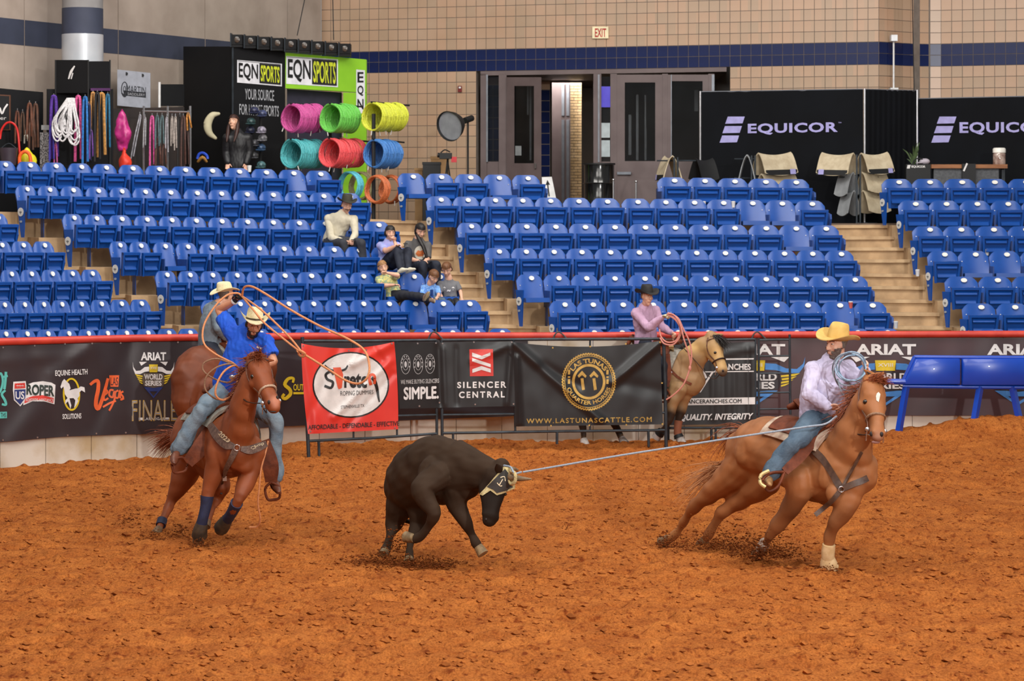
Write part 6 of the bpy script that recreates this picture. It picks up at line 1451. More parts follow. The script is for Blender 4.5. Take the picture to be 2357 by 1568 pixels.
for q in ([(1008, 1095, 23.5, .17), (972, 1126, 23.4, .125), (985, 1155, 23.36, .085), (1000, 1182, 23.32, .06), (986, 1212, 23.4, .046), (970, 1233, 23.46, .048), (952, 1240, 23.5, .042)],
          [(1048, 1135, 23.55, .16), (1056, 1172, 23.5, .1), (1074, 1208, 23.42, .062), (1086, 1230, 23.4, .044), (1095, 1247, 23.38, .047), (1098, 1255, 23.38, .043)],
          [(935, 1120, 24.42, .22), (922, 1160, 24.45, .17), (910, 1196, 24.5, .10), (901, 1222, 24.46, .06), (895, 1246, 24.36, .042), (888, 1266, 24.28, .045)],
          [(958, 1125, 24.3, .22), (964, 1175, 24.2, .14), (962, 1208, 24.2, .085), (948, 1236, 24.1, .056), (943, 1262, 23.96, .04), (942, 1284, 23.84, .043)]): S.leg(q)
S.bump(at(1000, 1095, 23.58), (.17, .13, .2)); S.bump(at(940, 1090, 24.2), (.14, .14, .18))
S.ear(at(1150, 1080, 23.28), at(1140, 1062, 23.36), .04); S.ear(at(1150, 1086, 23.1), at(1144, 1068, 22.98), .035)
S.mb.loft([tuple(at(945, 1060, 24.5)) + (.03, .03), tuple(at(920, 1100, 24.62)) + (.025, .025), tuple(at(922, 1160, 24.66)) + (.02, .02), tuple(at(930, 1195, 24.6)) + (.016, .016), tuple(at(952, 1204, 24.5)) + (.02, .02)], n=8, k=3)
sc_ = coat(BRN, [(at(1150, 1160, 23.1), (.35, .4, .4), srgb(34, 25, 20), .6), (at(960, 1100, 24.2), (.6, .8, .5), srgb(66, 50, 38), 1.0)])
S.finish(cat('coat_steer', BRN, BRN, attr=True, rough=.7, spec=.12), sc_)
M_shoof = mat('steer_hoof', srgb(150, 124, 88), .6, srgb(110, 88, 60), scale=20)
S.hoof((1098, 1254, 23.38), (1112, 1276, 23.34), M_shoof, .05); S.hoof((954, 1240, 23.48), (934, 1236, 23.56), M_shoof, .05); S.hoof((888, 1266, 24.28), (881, 1278, 24.22), M_shoof, .05); S.hoof((942, 1284, 23.84), (941, 1296, 23.78), M_shoof, .05)
M_horn = mat('horn', srgb(142, 118, 88), .5, srgb(104, 84, 60), scale=14)
MB().loft([tuple(at(1176, 1098, 23.02)) + (.034, .034), tuple(at(1196, 1102, 22.96)) + (.027, .027), tuple(at(1222, 1103, 22.9)) + (.008, .008)], n=12, k=3).build('horn', M_horn, S.t, True)
MB().loft([tuple(at(1166, 1086, 23.36)) + (.032, .032), tuple(at(1180, 1080, 23.5)) + (.024, .024), tuple(at(1192, 1082, 23.6)) + (.008, .008)], n=12, k=3).build('horn', M_horn, S.t, True)
S.eye(1163, 1138, .016, -.013, 23.1)
p, n = hit(S.bvh, 1119, 1196, .0, 23.1); S.dark(p, (.012, .012, .014))
class Proj:
    def __init__(s, bvh, d0): s.b = bvh; s.d = d0
    def P(s, x, y, o): return hit(s.b, x, y, o, s.d)[0]
hw = thing('horn_wrap', 'charcoal horn wrap with cream edges strapped on the steer head', 'horn wrap', tuple(hit(S.bvh, 1150, 1110, 0, 23.1)[0]))
PS = Proj(S.bvh, 23.1)
def Z5(u, v): return (800 + u / 4.127, 960 + v / 4.127)
def Z5p(p): return [Z5(*q) for q in p]
M_wrapc = mat('wrap_cream', srgb(206, 190, 142), .8, srgb(176, 156, 108), scale=40, bump=.3)
p = Print(PS, .008, 4); p.poly(Z5p([(1255, 735), (1300, 690), (1490, 465), (1560, 470), (1600, 560), (1590, 680), (1420, 745), (1360, 700), (1290, 748)])); p.done('wrap_edge', M_wrapc, hw)
p = Print(PS, .014, 4); p.poly(Z5p([(1330, 665), (1490, 500), (1545, 570), (1570, 670), (1420, 722), (1390, 690)])); p.done('wrap_panel', mat('wrap_charcoal', srgb(62, 58, 56), .85), hw)
p = Print(PS, .018, 4); p.line(Z5p([(1440, 650), (1470, 595)]), 1.8); p.line(Z5p([(1425, 625), (1450, 655), (1465, 650)]), 1.8); p.line(Z5p([(1450, 580), (1485, 572), (1492, 612)]), 1.8); p.done('wrap_mark', M_cream, hw)
MB().tube([at(x, y, d) for x, y, d in ((1176, 1084, 23.0), (1184, 1089, 22.96), (1187, 1100, 22.94), (1184, 1111, 22.95), (1176, 1114, 23.0), (1172, 1100, 23.04), (1176, 1084, 23.0))], .017, n=10, k=3).build('horn_roll', M_wrapc, hw, True)
MB().tube([at(x, y, d) for x, y, d in ((1160, 1072, 23.1), (1176, 1076, 23.0), (1184, 1090, 22.95), (1200, 1087, 23.02))], .01, n=8, k=3).build('rope_noose', M_rope_g, hw, True)
# ------------------------------------------------------------------ buckskin behind the fence, rider in pink
BK = srgb(158, 124, 86)
B = Beast('horse', 'buckskin horse with dark mane standing behind the gold emblem banner', 'horse',
    [(1594, 878, 35.62, .19, .22), (1572, 870, 35.68, .25, .32), (1536, 860, 35.76, .28, .36), (1480, 862, 35.86, .3, .35), (1420, 858, 35.95, .28, .31), (1378, 860, 36.0, .28, .31), (1346, 874, 36.04, .2, .24)], (0, .02, 1), voxel=.018)
B.neck([(1572, 852, 35.65, .17, .29), (1590, 832, 35.58, .14, .23), (1610, 810, 35.52, .11, .17), (1628, 793, 35.46, .09, .14)], (-.6, 0, .8))
B.head((1638, 780, 35.45), (1664, 858, 35.22), (.72, -.62, .3))
for q in ([(1560, 895, 35.5, .17), (1550, 918, 35.48, .12), (1545, 940, 35.46, .08), (1543, 958, 35.46, .06), (1534, 978, 35.5, .044), (1522, 994, 35.55, .046)], [(1575, 898, 35.72, .17), (1572, 922, 35.72, .12), (1567, 945, 35.72, .08), (1562, 962, 35.72, .06), (1560, 982, 35.72, .044), (1560, 1002, 35.74, .046)],
          [(1372, 878, 36.0, .24), (1368, 912, 35.92, .19), (1356, 940, 35.9, .11), (1340, 966, 35.9, .064), (1342, 988, 35.88, .044), (1343, 1010, 35.86, .046)], [(1390, 880, 36.0, .24), (1400, 915, 36.1, .18), (1408, 942, 36.1, .11), (1412, 968, 36.1, .064), (1422, 990, 36.08, .044), (1430, 1008, 36.05, .046)]): B.leg(q)
B.ear(B.hpt(.0, -50, 0), at(1634, 762, 35.5), .034); B.ear(B.hpt(.0, 50, 0), at(1664, 770, 35.4), .03)
dk = srgb(52, 40, 32)
B.finish(cat('coat_buckskin', BK, BK, attr=True), coat(BK, [(at(1650, 825, 35.3), (.28, .3, .32), srgb(196, 158, 104), .6), (at(1600, 800, 35.5), (.3, .3, .14), srgb(206, 170, 112), .8), (at(1664, 862, 35.2), (.1, .12, .09), srgb(84, 66, 52), .5)] + [(at(x, 975, d), (.2, .4, .28), dk, .35) for x, d in ((1540, 35.5), (1562, 35.72), (1342, 35.9), (1418, 36.1))]))
for top, toe in (((1522, 994, 35.55), (1510, 1008, 35.6)), ((1561, 1002, 35.74), (1570, 1022, 35.7)), ((1343, 1010, 35.86), (1347, 1026, 35.82)), ((1430, 1008, 36.05), (1438, 1022, 36.0))): B.hoof(top, toe, mat('hoof_pale', srgb(196, 188, 184), .6, srgb(150, 140, 132), scale=14), .062)
B.wrap([(1562, 968, 35.72, .064), (1560, 985, 35.72, .056), (1560, 1000, 35.74, .06)], mat('boot_rust', srgb(150, 92, 66), .7)); B.wrap([(1560, 1000, 35.74, .064), (1563, 1008, 35.73, .076)], M_black, 'bell_boot'); B.wrap([(1523, 992, 35.55, .062), (1517, 1000, 35.58, .074)], M_black, 'bell_boot')
B.eye(1646, 812, .022, -.006, 35.3); p, n = hit(B.bvh, 1664, 854, 0, 35.2); B.dark(p, (.016, .012, .02))
M_dmane = mat('mane_black', srgb(34, 26, 24), .6, srgb(22, 18, 16), scale=40)
strands('forelock', [B.hpt(.0, -20, 0), B.hpt(.02, 30, 0)], M_dmane, B.t, 60, .26, .05, r=.009, grav=.9, dirs=[(.6, -.4, -.2), (.7, -.3, -.3)], seed=11)
bridle(B, 'dark bridle on the buckskin horse behind the banner', [[B.hpt(.86, -110, .03), (1640, 872, 35.2), (1600, 830, 35.4), (1550, 775, 35.6)]], nm=M_leather2)
saddle(B, 'tan saddle on the buckskin horse behind the banner', .26, .66, .44, M_padgrey, {'R': [(1530, 815, 35.45), (1532, 860, 35.42), (1530, 890, 35.4), (1530, 915, 35.4)]})
bcb = thing('breast_collar', 'pale breast collar with round conchos on the buckskin horse', 'breast collar', tuple(hit(B.bvh, 1545, 840, 0, 35.5)[0]))
M_pale = mat('leather_pale', srgb(202, 172, 120), .6)
strap_on(B.bvh, [(1545, 796), (1545, 815), (1541, 838)], .07, .012, 'shoulder_piece', M_pale, bcb, .03, 3, 35.5); strap_on(B.bvh, [(1541, 848), (1560, 868), (1580, 880), (1592, 884)], .035, .01, 'chest_strap', M_leather, bcb, .02, 3, 35.5)
for x, y in ((1537, 840), (1540, 846), (1546, 858)): p, n = hit(B.bvh, x, y, .05, 35.5); MB().ellipsoid(p, (.022, .012, .022)).build('concho', M_chrome, bcb, True)
PK = Person('rider in a pink shirt and black hat on the buckskin horse', {'pelvis': (1486, 786, 35.8), 'belly': (1486, 760, 35.78), 'chest': (1484, 728, 35.74), 'neck': (1486, 703, 35.7), 'head': (1489, 682, 35.62), 'shR': (1466, 722, 35.62), 'elR': (1492, 756, 35.42), 'wrR': (1524, 730, 35.3), 'shL': (1508, 716, 35.85), 'elL': (1522, 752, 35.8), 'wrL': (1544, 766, 35.6),
    'hipR': (1486, 796, 35.65), 'knR': (1524, 842, 35.4), 'anR': (1526, 905, 35.44), 'toeR': (1542, 916, 35.36), 'hipL': (1488, 796, 35.9), 'knL': (1530, 842, 36.1), 'anL': (1530, 905, 36.1), 'toeL': (1546, 916, 36.1)}, (.45, -.88, -.05), near=False, hd=1.0)
PK.build_skin({'R': {'d': (.8, -.3, .3), 'n': (0, -.3, -.9), 'curl': 70}, 'L': {'d': (.7, -.5, -.4), 'n': (0, -.7, -.5), 'curl': 60}}, voxel=.008)
PK.shirt(mat('shirt_pink', srgb(196, 160, 188), .8, srgb(180, 144, 172), scale=6, bump=.3, bscale=22), 1.0, grow=.018, amp=.01, voxel=.012); PK.collar(MATS['shirt_pink']); PK.trousers(M_dkjean); PK.brows(M_hairbr)
PK.shell(lambda x, y, z: (z > -.03) & (y < .01) & (z < .07), .007, 'hair', M_hairbr); PK.hat(M_bfelt, None, curl=.06, brim=1.12, lift=.05, ch=.13)
for sd in 'LR': PK.boot(sd, M_boot)
g = MB(); hand_lofts(g, PK.J['wrR'], Vector((.8, -.3, .3)), Vector((0, -.3, -.9)), 1.14, 70, -1); place(remesh(g, .009, 2), 'glove', mat('glove_cream', srgb(214, 208, 176), .8), PK.t)
rpk = thing('lariat', 'pink lariat loop hanging from the hand of the pink shirted rider', 'rope', tuple(PK.J['wrR']))
M_rope_p = mat('rope_pink', srgb(214, 142, 128), .6, srgb(186, 116, 104), scale=90)
for pts in ([(1536, 722, 35.2), (1552, 726, 35.1), (1566, 748, 35.05), (1574, 780, 35.0), (1586, 818, 35.0), (1588, 846, 35.0), (1574, 884, 35.0), (1552, 908, 35.05), (1534, 920, 35.1)], [(1538, 720, 35.2), (1560, 732, 35.12), (1572, 756, 35.06), (1588, 790, 35.02), (1592, 825, 35.0), (1588, 846, 35.0)], [(1536, 724, 35.2), (1556, 738, 35.1), (1566, 760, 35.1), (1556, 784, 35.12), (1536, 788, 35.15), (1522, 776, 35.2), (1518, 758, 35.25)], [(1538, 722, 35.2), (1560, 740, 35.1), (1568, 766, 35.1), (1552, 792, 35.12), (1530, 792, 35.15), (1519, 778, 35.2)]):
    MB().tube([at(*q) for q in pts], .0115, n=8, k=5).build('coil', M_rope_p, rpk, True)
MB().ellipsoid(at(1588, 848, 35.0), (.022, .02, .04)).build('honda_knot', M_rope_p, rpk, True)
# ------------------------------------------------------------------ bay behind the heeler, rider in grey seen from behind
BY = srgb(112, 56, 30)
Y = Beast('horse', 'bay horse seen from behind beside the rider in blue', 'horse',
    [(592, 872, 34.1, .18, .22), (572, 868, 33.92, .25, .32), (544, 862, 33.68, .29, .37), (512, 860, 33.44, .32, .38), (482, 858, 33.2, .32, .37), (458, 862, 33.0, .34, .39), (438, 880, 32.84, .26, .32)], (0, .0, 1), voxel=.018)
Y.neck([(588, 858, 34.0, .16, .27), (604, 842, 34.15, .12, .2), (614, 832, 34.25, .09, .14)], (0, .3, .9)); Y.head((616, 832, 34.28), (626, 890, 34.6), (.2, .9, .3))
for q in ([(432, 890, 32.8, .26), (424, 925, 32.72, .2), (430, 960, 32.78, .12), (424, 992, 32.7, .064), (428, 1020, 32.74, .046), (430, 1050, 32.76, .048)], [(466, 895, 32.86, .25), (476, 930, 32.8, .2), (474, 965, 32.84, .12), (470, 995, 32.76, .064), (473, 1020, 32.8, .046), (475, 1050, 32.82, .048)], [(560, 900, 33.8, .17), (558, 960, 33.8, .09), (556, 1000, 33.8, .05), (556, 1040, 33.8, .048)], [(582, 900, 34.0, .17), (582, 960, 34.0, .09), (582, 1000, 34.0, .05), (582, 1035, 34.0, .048)]): Y.leg(q)
Y.finish(cat('coat_bay', BY, BY, attr=True), coat(BY, [(at(450, 1030, 32.8), (.7, 1.5, .32), dk, .4)]))
for x, d in ((430, 32.76), (475, 32.82), (556, 33.8), (582, 34.0)): yb = 494 + F * H / d; Y.hoof((x, 1046 if d < 33.5 else 1036, d), (x, yb - 2, d - .03), M_hoof, .06)
strands('tail', [at(434, 845, 32.7), at(438, 850, 32.68)], mat('tail_bay', srgb(78, 40, 26), .6), Y.t, 40, .6, .03, r=.01, grav=2.0, dirs=[(-.02, -.2, -1), (.0, -.2, -1)], seed=14)
saddle(Y, 'brown saddle under the rider in grey seen from behind', .3, .68, .5, M_padgrey, {'R': [(500, 815, 33.1), (512, 860, 33.0), (516, 900, 33.0), (520, 930, 33.0)]})
GR = Person('rider in a grey shirt and straw hat seen from behind on the bay horse', {'pelvis': (482, 796, 33.3), 'belly': (482, 766, 33.28), 'chest': (490, 726, 33.26), 'neck': (502, 698, 33.28), 'head': (519, 678, 33.3), 'shR': (496, 722, 33.08), 'elR': (502, 756, 32.98), 'wrR': (520, 778, 33.12), 'shL': (482, 712, 33.5), 'elL': (500, 752, 33.7), 'wrL': (526, 776, 33.6),
    'hipR': (486, 806, 33.12), 'knR': (518, 850, 33.0), 'anR': (516, 920, 33.0), 'toeR': (530, 932, 33.1), 'hipL': (480, 806, 33.5), 'knL': (510, 850, 33.9), 'anL': (510, 920, 33.8), 'toeL': (520, 930, 33.9)}, (.86, .45, -.12), near=False, girth=1.12, hd=1.04)
GR.build_skin({'R': {'curl': 60}, 'L': {'curl': 60}})
GR.shirt(mat('shirt_grey', srgb(118, 132, 144), .8, srgb(100, 114, 126), scale=6, bump=.3, bscale=22), 1.0, grow=.02, amp=.01, voxel=.012); GR.collar(MATS['shirt_grey']); GR.trousers(M_dkjean); GR.shell(lambda x, y, z: (z > -.06) & (y < .02) & (z < .07), .006, 'hair', M_greyb)
GR.hat(M_straw, mat('hatband_straw', srgb(226, 208, 160), .7), up=(-.12, -.05, 1), curl=.035, dip=.03, brim=1.1, lift=.05); GR.boot('R', M_boot); GR.boot('L', M_boot)
# ------------------------------------------------------------------ spectators
def seat_d(blk, k, px):
    return dwall(px) + rowoff(k)
# man with phone, row five
d = seat_d('B', 5, 775) - .25
m1 = Person('man in a cream shirt and dark hat seated with a phone', {'pelvis': (768, 552, d), 'chest': (781, 508, d - .05), 'neck': (792, 488, d - .1), 'head': (798, 472, d - .16), 'shR': (756, 504, d - .05), 'elR': (762, 548, d - .2), 'wrR': (792, 556, d - .38), 'shL': (814, 506, d - .15), 'elL': (818, 540, d - .3), 'wrL': (808, 554, d - .42),
    'hipR': (757, 558, d - .02), 'knR': (790, 560, d - .45), 'anR': (800, 608, d - .4), 'toeR': (812, 618, d - .55), 'hipL': (782, 558, d - .1), 'knL': (832, 560, d - .5), 'anL': (836, 606, d - .45), 'toeL': (846, 616, d - .6)}, (.3, -.9, -.3), near=False)
m1.build_skin({'R': {'d': (.8, -.4, 0), 'curl': 50}, 'L': {'d': (.1, -.6, -.1), 'curl': 50}}); m1.shirt(mat('shirt_cream', srgb(206, 198, 176), .8, srgb(188, 180, 158), scale=6, bump=.2), 1.0); m1.collar(MATS['shirt_cream']); m1.trousers(mat('trouser_charcoal', srgb(52, 54, 62), .8)); m1.brows(M_hairbr)
m1.shell(lambda x, y, z: (z < -.035) & (z > -.06) & (np.abs(x) < .04) & (y > .05), .008, 'moustache', mat('hair_rust', srgb(92, 52, 36), .7)); m1.shell(lambda x, y, z: (z > -.03) & (y < .01) & (z < .07), .006, 'hair', M_hairbr)
m1.hat(mat('hat_dark_olive', srgb(56, 54, 44), .8), None, curl=.05, brim=1.05, lift=.062, up=(.1, -.05, 1)); m1.boot('R', M_boot); m1.boot('L', M_boot)
def phone(px, py, d, label, rx=.035):
    p = at(px, py, d); o = MB().box((p.x - rx, p.y - .05, p.z - .006), (p.x + rx, p.y + .05, p.z + .006), None).build('phone', M_black); return tag(o, label, 'phone')
phone(813, 552, d - .55, 'black phone held by the man in the cream shirt')
# woman in lavender, row four
d = seat_d('B', 4, 895) - .25
w1 = Person('dark haired woman in a lavender blouse with drawn up knees', {'pelvis': (893, 598, d), 'chest': (893, 566, d - .06), 'neck': (896, 550, d - .08), 'head': (898, 536, d - .13), 'shR': (876, 566, d - .02), 'elR': (888, 578, d - .28), 'wrR': (912, 566, d - .42), 'shL': (914, 566, d - .14), 'elL': (922, 588, d - .4), 'wrL': (908, 556, d - .32),
    'hipR': (890, 604, d - .05), 'knR': (916, 576, d - .42), 'anR': (922, 616, d - .62), 'toeR': (938, 620, d - .78), 'hipL': (906, 604, d - .12), 'knL': (938, 578, d - .5), 'anL': (940, 616, d - .66), 'toeL': (955, 619, d - .82)}, (.32, -.94, -.1), near=False, size=.93, female=True)
w1.build_skin({'R': {'d': (.8, -.4, .2), 'curl': 40}, 'L': {'d': (-.3, -.3, .9), 'curl': 70}}); w1.shirt(mat('blouse_lavender', srgb(168, 160, 216), .8, srgb(150, 166, 220), scale=24), .4); w1.trousers(M_dkjean, ankle=0); w1.brows(M_hairbk)
w1.shell(lambda x, y, z: ((z > .045) | ((y < .02) & (z > -.08))) , .014, 'hair', M_hairbk, .004); MB().ellipsoid(w1.H(.02, -.12, -.02), (.05, .05, .06)).build('hair_bun', M_hairbk, w1.t, True)
for sd in 'LR': w1.boot(sd, mat('shoe_cream', srgb(226, 218, 198), .7), 0, None, 'shoe')
phone(933, 561, d - .6, 'dark phone held by the woman in the lavender blouse')
# woman in grey tee, row four end
d = seat_d('B', 4, 955) - .22
w2 = Person('woman with long dark ponytail in a grey printed shirt', {'pelvis': (960, 606, d), 'chest': (960, 568, d - .04), 'neck': (962, 548, d - .08), 'head': (967, 531, d - .14), 'shR': (940, 564, d - .0), 'elR': (940, 596, d - .12), 'wrR': (966, 602, d - .32), 'shL': (984, 566, d - .1), 'elL': (984, 598, d - .2), 'wrL': (978, 602, d - .36),
    'hipR': (952, 612, d - .04), 'knR': (974, 610, d - .45), 'anR': (972, 650, d - .42), 'toeR': (984, 660, d - .58), 'hipL': (972, 612, d - .1), 'knL': (1006, 610, d - .5), 'anL': (1006, 650, d - .48), 'toeL': (1018, 660, d - .62)}, (.4, -.8, -.42), near=False, size=.95, female=True)
w2.build_skin({'R': {'d': (.7, -.5, 0), 'curl': 50}, 'L': {'d': (-.2, -.7, -.1), 'curl': 50}}); w2.shirt(mat('tee_grey', srgb(92, 90, 90), .85, srgb(82, 80, 80), scale=10), .45); w2.trousers(M_dkjean, ankle=0); w2.brows(M_hairbk)
w2.shell(lambda x, y, z: ((z > .045) | ((y < .02) & (z > -.07))), .013, 'hair', M_hairbk, .003)
MB().loft([tuple(at(958, 536, d - .12)) + (.03, .03), tuple(at(968, 556, d - .22)) + (.035, .03), tuple(at(976, 572, d - .24)) + (.04, .03), tuple(at(982, 592, d - .26)) + (.02, .02)], n=10, k=3).build('ponytail', M_hairbk, w2.t, True)
bs = bvh_of(w2.shirtme); PQ = Proj(bs, d)
p = Print(PQ, .006, 4); p.ell(967, 582, 13, 16); p.done('shirt_print', mat('print_bone', srgb(206, 200, 186), .8), w2.t); p = Print(PQ, .01, 4); p.poly([(957, 584), (962, 576), (968, 578), (975, 574), (978, 584), (972, 590), (962, 590)]); p.done('shirt_print', mat('print_fox', srgb(206, 116, 62), .8), w2.t)
phone(988, 601, d - .5, 'pale phone in the lap of the woman with ponytail')
for sd in 'LR': w2.boot(sd, M_leather2, 0, None, 'shoe')
# girl slouching, row three
d = seat_d('B', 3, 895) - .22
g1 = Person('girl in a yellow patterned shirt slouched with boots over the seat', {'pelvis': (905, 678, d - .1), 'chest': (893, 648, d - .02), 'neck': (886, 632, d), 'head': (881, 616, d - .04), 'shR': (872, 644, d), 'elR': (880, 658, d - .2), 'wrR': (908, 656, d - .28), 'shL': (906, 638, d - .08), 'elL': (916, 634, d - .3), 'wrL': (890, 628, d - .24),
    'hipR': (905, 682, d - .12), 'knR': (942, 680, d - .5), 'anR': (972, 684, d - .72), 'toeR': (986, 672, d - .82), 'hipL': (918, 680, d - .14), 'knL': (956, 682, d - .48), 'anL': (986, 690, d - .74), 'toeL': (1000, 694, d - .9)}, (.25, -.95, -.05), (-.25, 0, 1), near=False, size=.82, female=True, hd=1.1)
g1.build_skin({'R': {'d': (.8, -.2, 0), 'curl': 40}, 'L': {'d': (-.8, -.2, .2), 'curl': 60}}); g1.shirt(mat('shirt_yellow_print', srgb(214, 204, 130), .85, srgb(150, 170, 140), scale=26, lo=.45, hi=.55), .4); g1.trousers(mat('jeans_black', srgb(30, 32, 42), .8), ankle=.02); g1.brows(M_hairbr)
M_blond = mat('hair_sandy', srgb(170, 126, 80), .6, srgb(134, 94, 58), scale=50)
g1.shell(lambda x, y, z: ((z > .05) | ((y < .015) & (z > -.08))), .012, 'hair', M_blond, .003)
for sd in 'LR': g1.boot(sd, mat('boot_taupe', srgb(136, 112, 92), .7), .15, mat('sole_tan', srgb(196, 176, 136), .8))
# boys
d = seat_d('B', 3, 1000) - .22
b1 = Person('boy in a blue checked shirt looking down at a phone', {'pelvis': (996, 686, d), 'chest': (990, 664, d - .04), 'neck': (992, 650, d - .08), 'head': (998, 637, d - .14), 'shR': (974, 662, d), 'elR': (972, 682, d - .14), 'wrR': (990, 686, d - .3), 'shL': (1006, 664, d - .08), 'elL': (1010, 680, d - .2), 'wrL': (1006, 684, d - .36),
    'hipR': (992, 690, d - .04), 'knR': (1006, 690, d - .32), 'anR': (1006, 716, d - .3), 'toeR': (1012, 724, d - .42), 'hipL': (1004, 690, d - .06), 'knL': (1020, 692, d - .32), 'anL': (1020, 716, d - .3), 'toeL': (1026, 724, d - .42)}, (.45, -.7, -.5), near=False, size=.66, hd=1.36)
b1.build_skin({'R': {'curl': 50}, 'L': {'curl': 50}}); b1.shirt(mat('shirt_check_blue', srgb(96, 150, 226), .85, srgb(150, 190, 240), scale=50, lo=.45, hi=.55), .42); b1.trousers(M_denim2, ankle=.01); b1.brows(M_hairbr); b1.shell(lambda x, y, z: ((z > .04) | ((y < .0) & (z > -.06))), .014, 'hair', M_hairbr, .003)
for sd in 'LR': b1.boot(sd, M_leather2, .05)
d = seat_d('B', 3, 1036) - .22
b2 = Person('boy in a grey printed tee and black shorts beside the aisle', {'pelvis': (1036, 686, d), 'chest': (1034, 656, d - .02), 'neck': (1032, 638, d - .03), 'head': (1028, 620, d - .08), 'shR': (1014, 654, d), 'elR': (1012, 676, d - .12), 'wrR': (1020, 690, d - .26), 'shL': (1052, 654, d - .02), 'elL': (1060, 672, d - .06), 'wrL': (1063, 688, d - .2),
    'hipR': (1030, 692, d - .04), 'knR': (1034, 696, d - .32), 'anR': (1036, 726, d - .3), 'toeR': (1040, 734, d - .42), 'hipL': (1044, 692, d - .04), 'knL': (1052, 696, d - .32), 'anL': (1054, 726, d - .3), 'toeL': (1058, 734, d - .42)}, (-.1, -.85, -.45), near=False, size=.68, hd=1.36)
b2.build_skin({'R': {'curl': 40}, 'L': {'curl': 30}}); b2.shirt(mat('tee_slate', srgb(118, 118, 122), .85), .4); b2.trousers(M_black, 'shorts', ankle=.03, upto=.1); b2.brows(M_hairbr); b2.shell(lambda x, y, z: ((z > .045) | ((y < .0) & (z > -.06))), .013, 'hair', M_hairbr, .003)
bs = bvh_of(b2.shirtme); p = Print(Proj(bs, d), .006, 4); p.text('* ~ *', 1020, 660, 1046, 672, offset=.05); p.done('shirt_print', W_, b2.t)
for sd in 'LR': b2.boot(sd, M_leather2, 0, None, 'shoe')
# woman in black jacket behind the top row
d = 42.6
w3 = Person('long haired woman in a black jacket standing before the black booth', {'pelvis': (548, 378, d), 'chest': (548, 322, d), 'neck': (543, 298, d), 'head': (538, 281, d - .06), 'shR': (524, 318, d - .04), 'elR': (522, 352, d), 'wrR': (524, 374, d - .1), 'shL': (570, 318, d - .02), 'elL': (574, 352, d), 'wrL': (566, 376, d - .1),
    'hipR': (540, 386, d), 'knR': (540, 445, d), 'anR': (540, 498, d), 'toeR': (540, 506, d - .18), 'hipL': (558, 386, d), 'knL': (558, 445, d), 'anL': (558, 498, d), 'toeL': (558, 506, d - .18)}, (-.3, -.9, .15), near=False, female=True)
w3.build_skin({'R': {'d': (0, -.2, -1), 'curl': 25}, 'L': {'d': (-.1, -.2, -1), 'curl': 25}}); w3.shirt(mat('jacket_black', srgb(26, 26, 30), .5), 1.0, 'jacket', grow=.026); w3.trousers(M_dkjean, ankle=0); w3.brows(M_hairbk)
M_aub = mat('hair_auburn', srgb(66, 34, 26), .55, srgb(44, 22, 18), scale=50)
w3.shell(lambda x, y, z: ((z > .05) | ((y < .02) & (z > -.12))), .014, 'hair', M_aub, .004)
for sx in (-1, 1): MB().loft([tuple(w3.H(sx * .07, -.02, 0)) + (.03, .04), tuple(w3.H(sx * .085, .01, -.12)) + (.035, .04), tuple(w3.H(sx * .08, .05, -.26)) + (.03, .025), tuple(w3.H(sx * .07, .08, -.36)) + (.012, .012)], n=10, k=3).build('hair_lock', M_aub, w3.t, True)
for sd in 'LR': w3.boot(sd, M_black, .1)
# ------------------------------------------------------------------ trade stands on the concourse
FLZ = 3.22
def post(px, d, ytop, r, m, parent, name='post', zb=None):
    p = at(px, ytop, d); return MB().tube([p, Vector((p.x, p.y, zb if zb is not None else FLZ))], r, n=8).build(name, m, parent, True)
def dn(p): return Vector((p.x, p.y, FLZ))
M_bk2 = mat('booth_black', srgb(21, 22, 25), .7, srgb(17, 18, 21), scale=1.5, spec=.25)
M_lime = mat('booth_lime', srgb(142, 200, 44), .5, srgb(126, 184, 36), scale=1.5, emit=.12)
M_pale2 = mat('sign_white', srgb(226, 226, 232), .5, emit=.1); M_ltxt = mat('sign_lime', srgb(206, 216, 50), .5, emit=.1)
BF = Sheet([(537, 43.2), (655, 44.2)]); BS = Sheet([(422, 44.7), (537, 43.2)])
bo = thing('sales_booth', 'tall black sales booth wall with white sign and slogan', 'booth', dn(BF.P(537, 494)))
pbox(BF, 537, 655, 110, 512, 0, .12).build('front_wall', M_bk2, bo); pbox(BS, 422, 536.5, 107, 512, 0, .1).build('side_wall', M_bk2, bo)
pbox(BF, 534, 538, 109, 512, .02, .05).build('corner_post', M_steel, bo)
def eqn_sign(sh, x0, x1, y0, y1, dy, parent, off):
    """two-tone sign box, dy = drop of the right end"""
    mid = x0 + (x1 - x0) * .50
    def yy(x, y): return y + dy * (x - x0) / (x1 - x0)
    def quad(a, b, t0, t1): return [(a, yy(a, t0)), (b, yy(b, t0)), (b, yy(b, t1)), (a, yy(a, t1))]
    p = Print(sh, off, 200); p.poly(quad(x0, x1, y0, y1)); p.done('sign_border', M_pale2, parent)
    p = Print(sh, off + .008, 200); p.poly(quad(mid, x1 - 2.5, y0 + 3, y1 - 3)); p.poly(quad(x0 + 2, x1 - 3, y0 + 1.5, y0 + 2.5)); p.done('sign_dark', mat('sign_black', srgb(36, 37, 40), .5), parent)
    p = Print(sh, off + .016, 200); p.text('EQN', x0 + 4, yy(x0, y0) + 6, mid - 3, yy(x0, y1) - 6, offset=.02, yr=(yy(mid, y0) + 6, yy(mid, y1) - 6)); p.done('lettering', K_, parent)
    p = Print(sh, off + .016, 200); p.text('SPORTS', mid + 3, yy(mid, y0) + 7, x1 - 5, yy(mid, y1) - 7, offset=.02, yr=(yy(x1, y0) + 7, yy(x1, y1) - 7)); p.done('lettering', M_ltxt, parent)
eqn_sign(BF, 546, 649, 138, 190, 9, bo, .01)
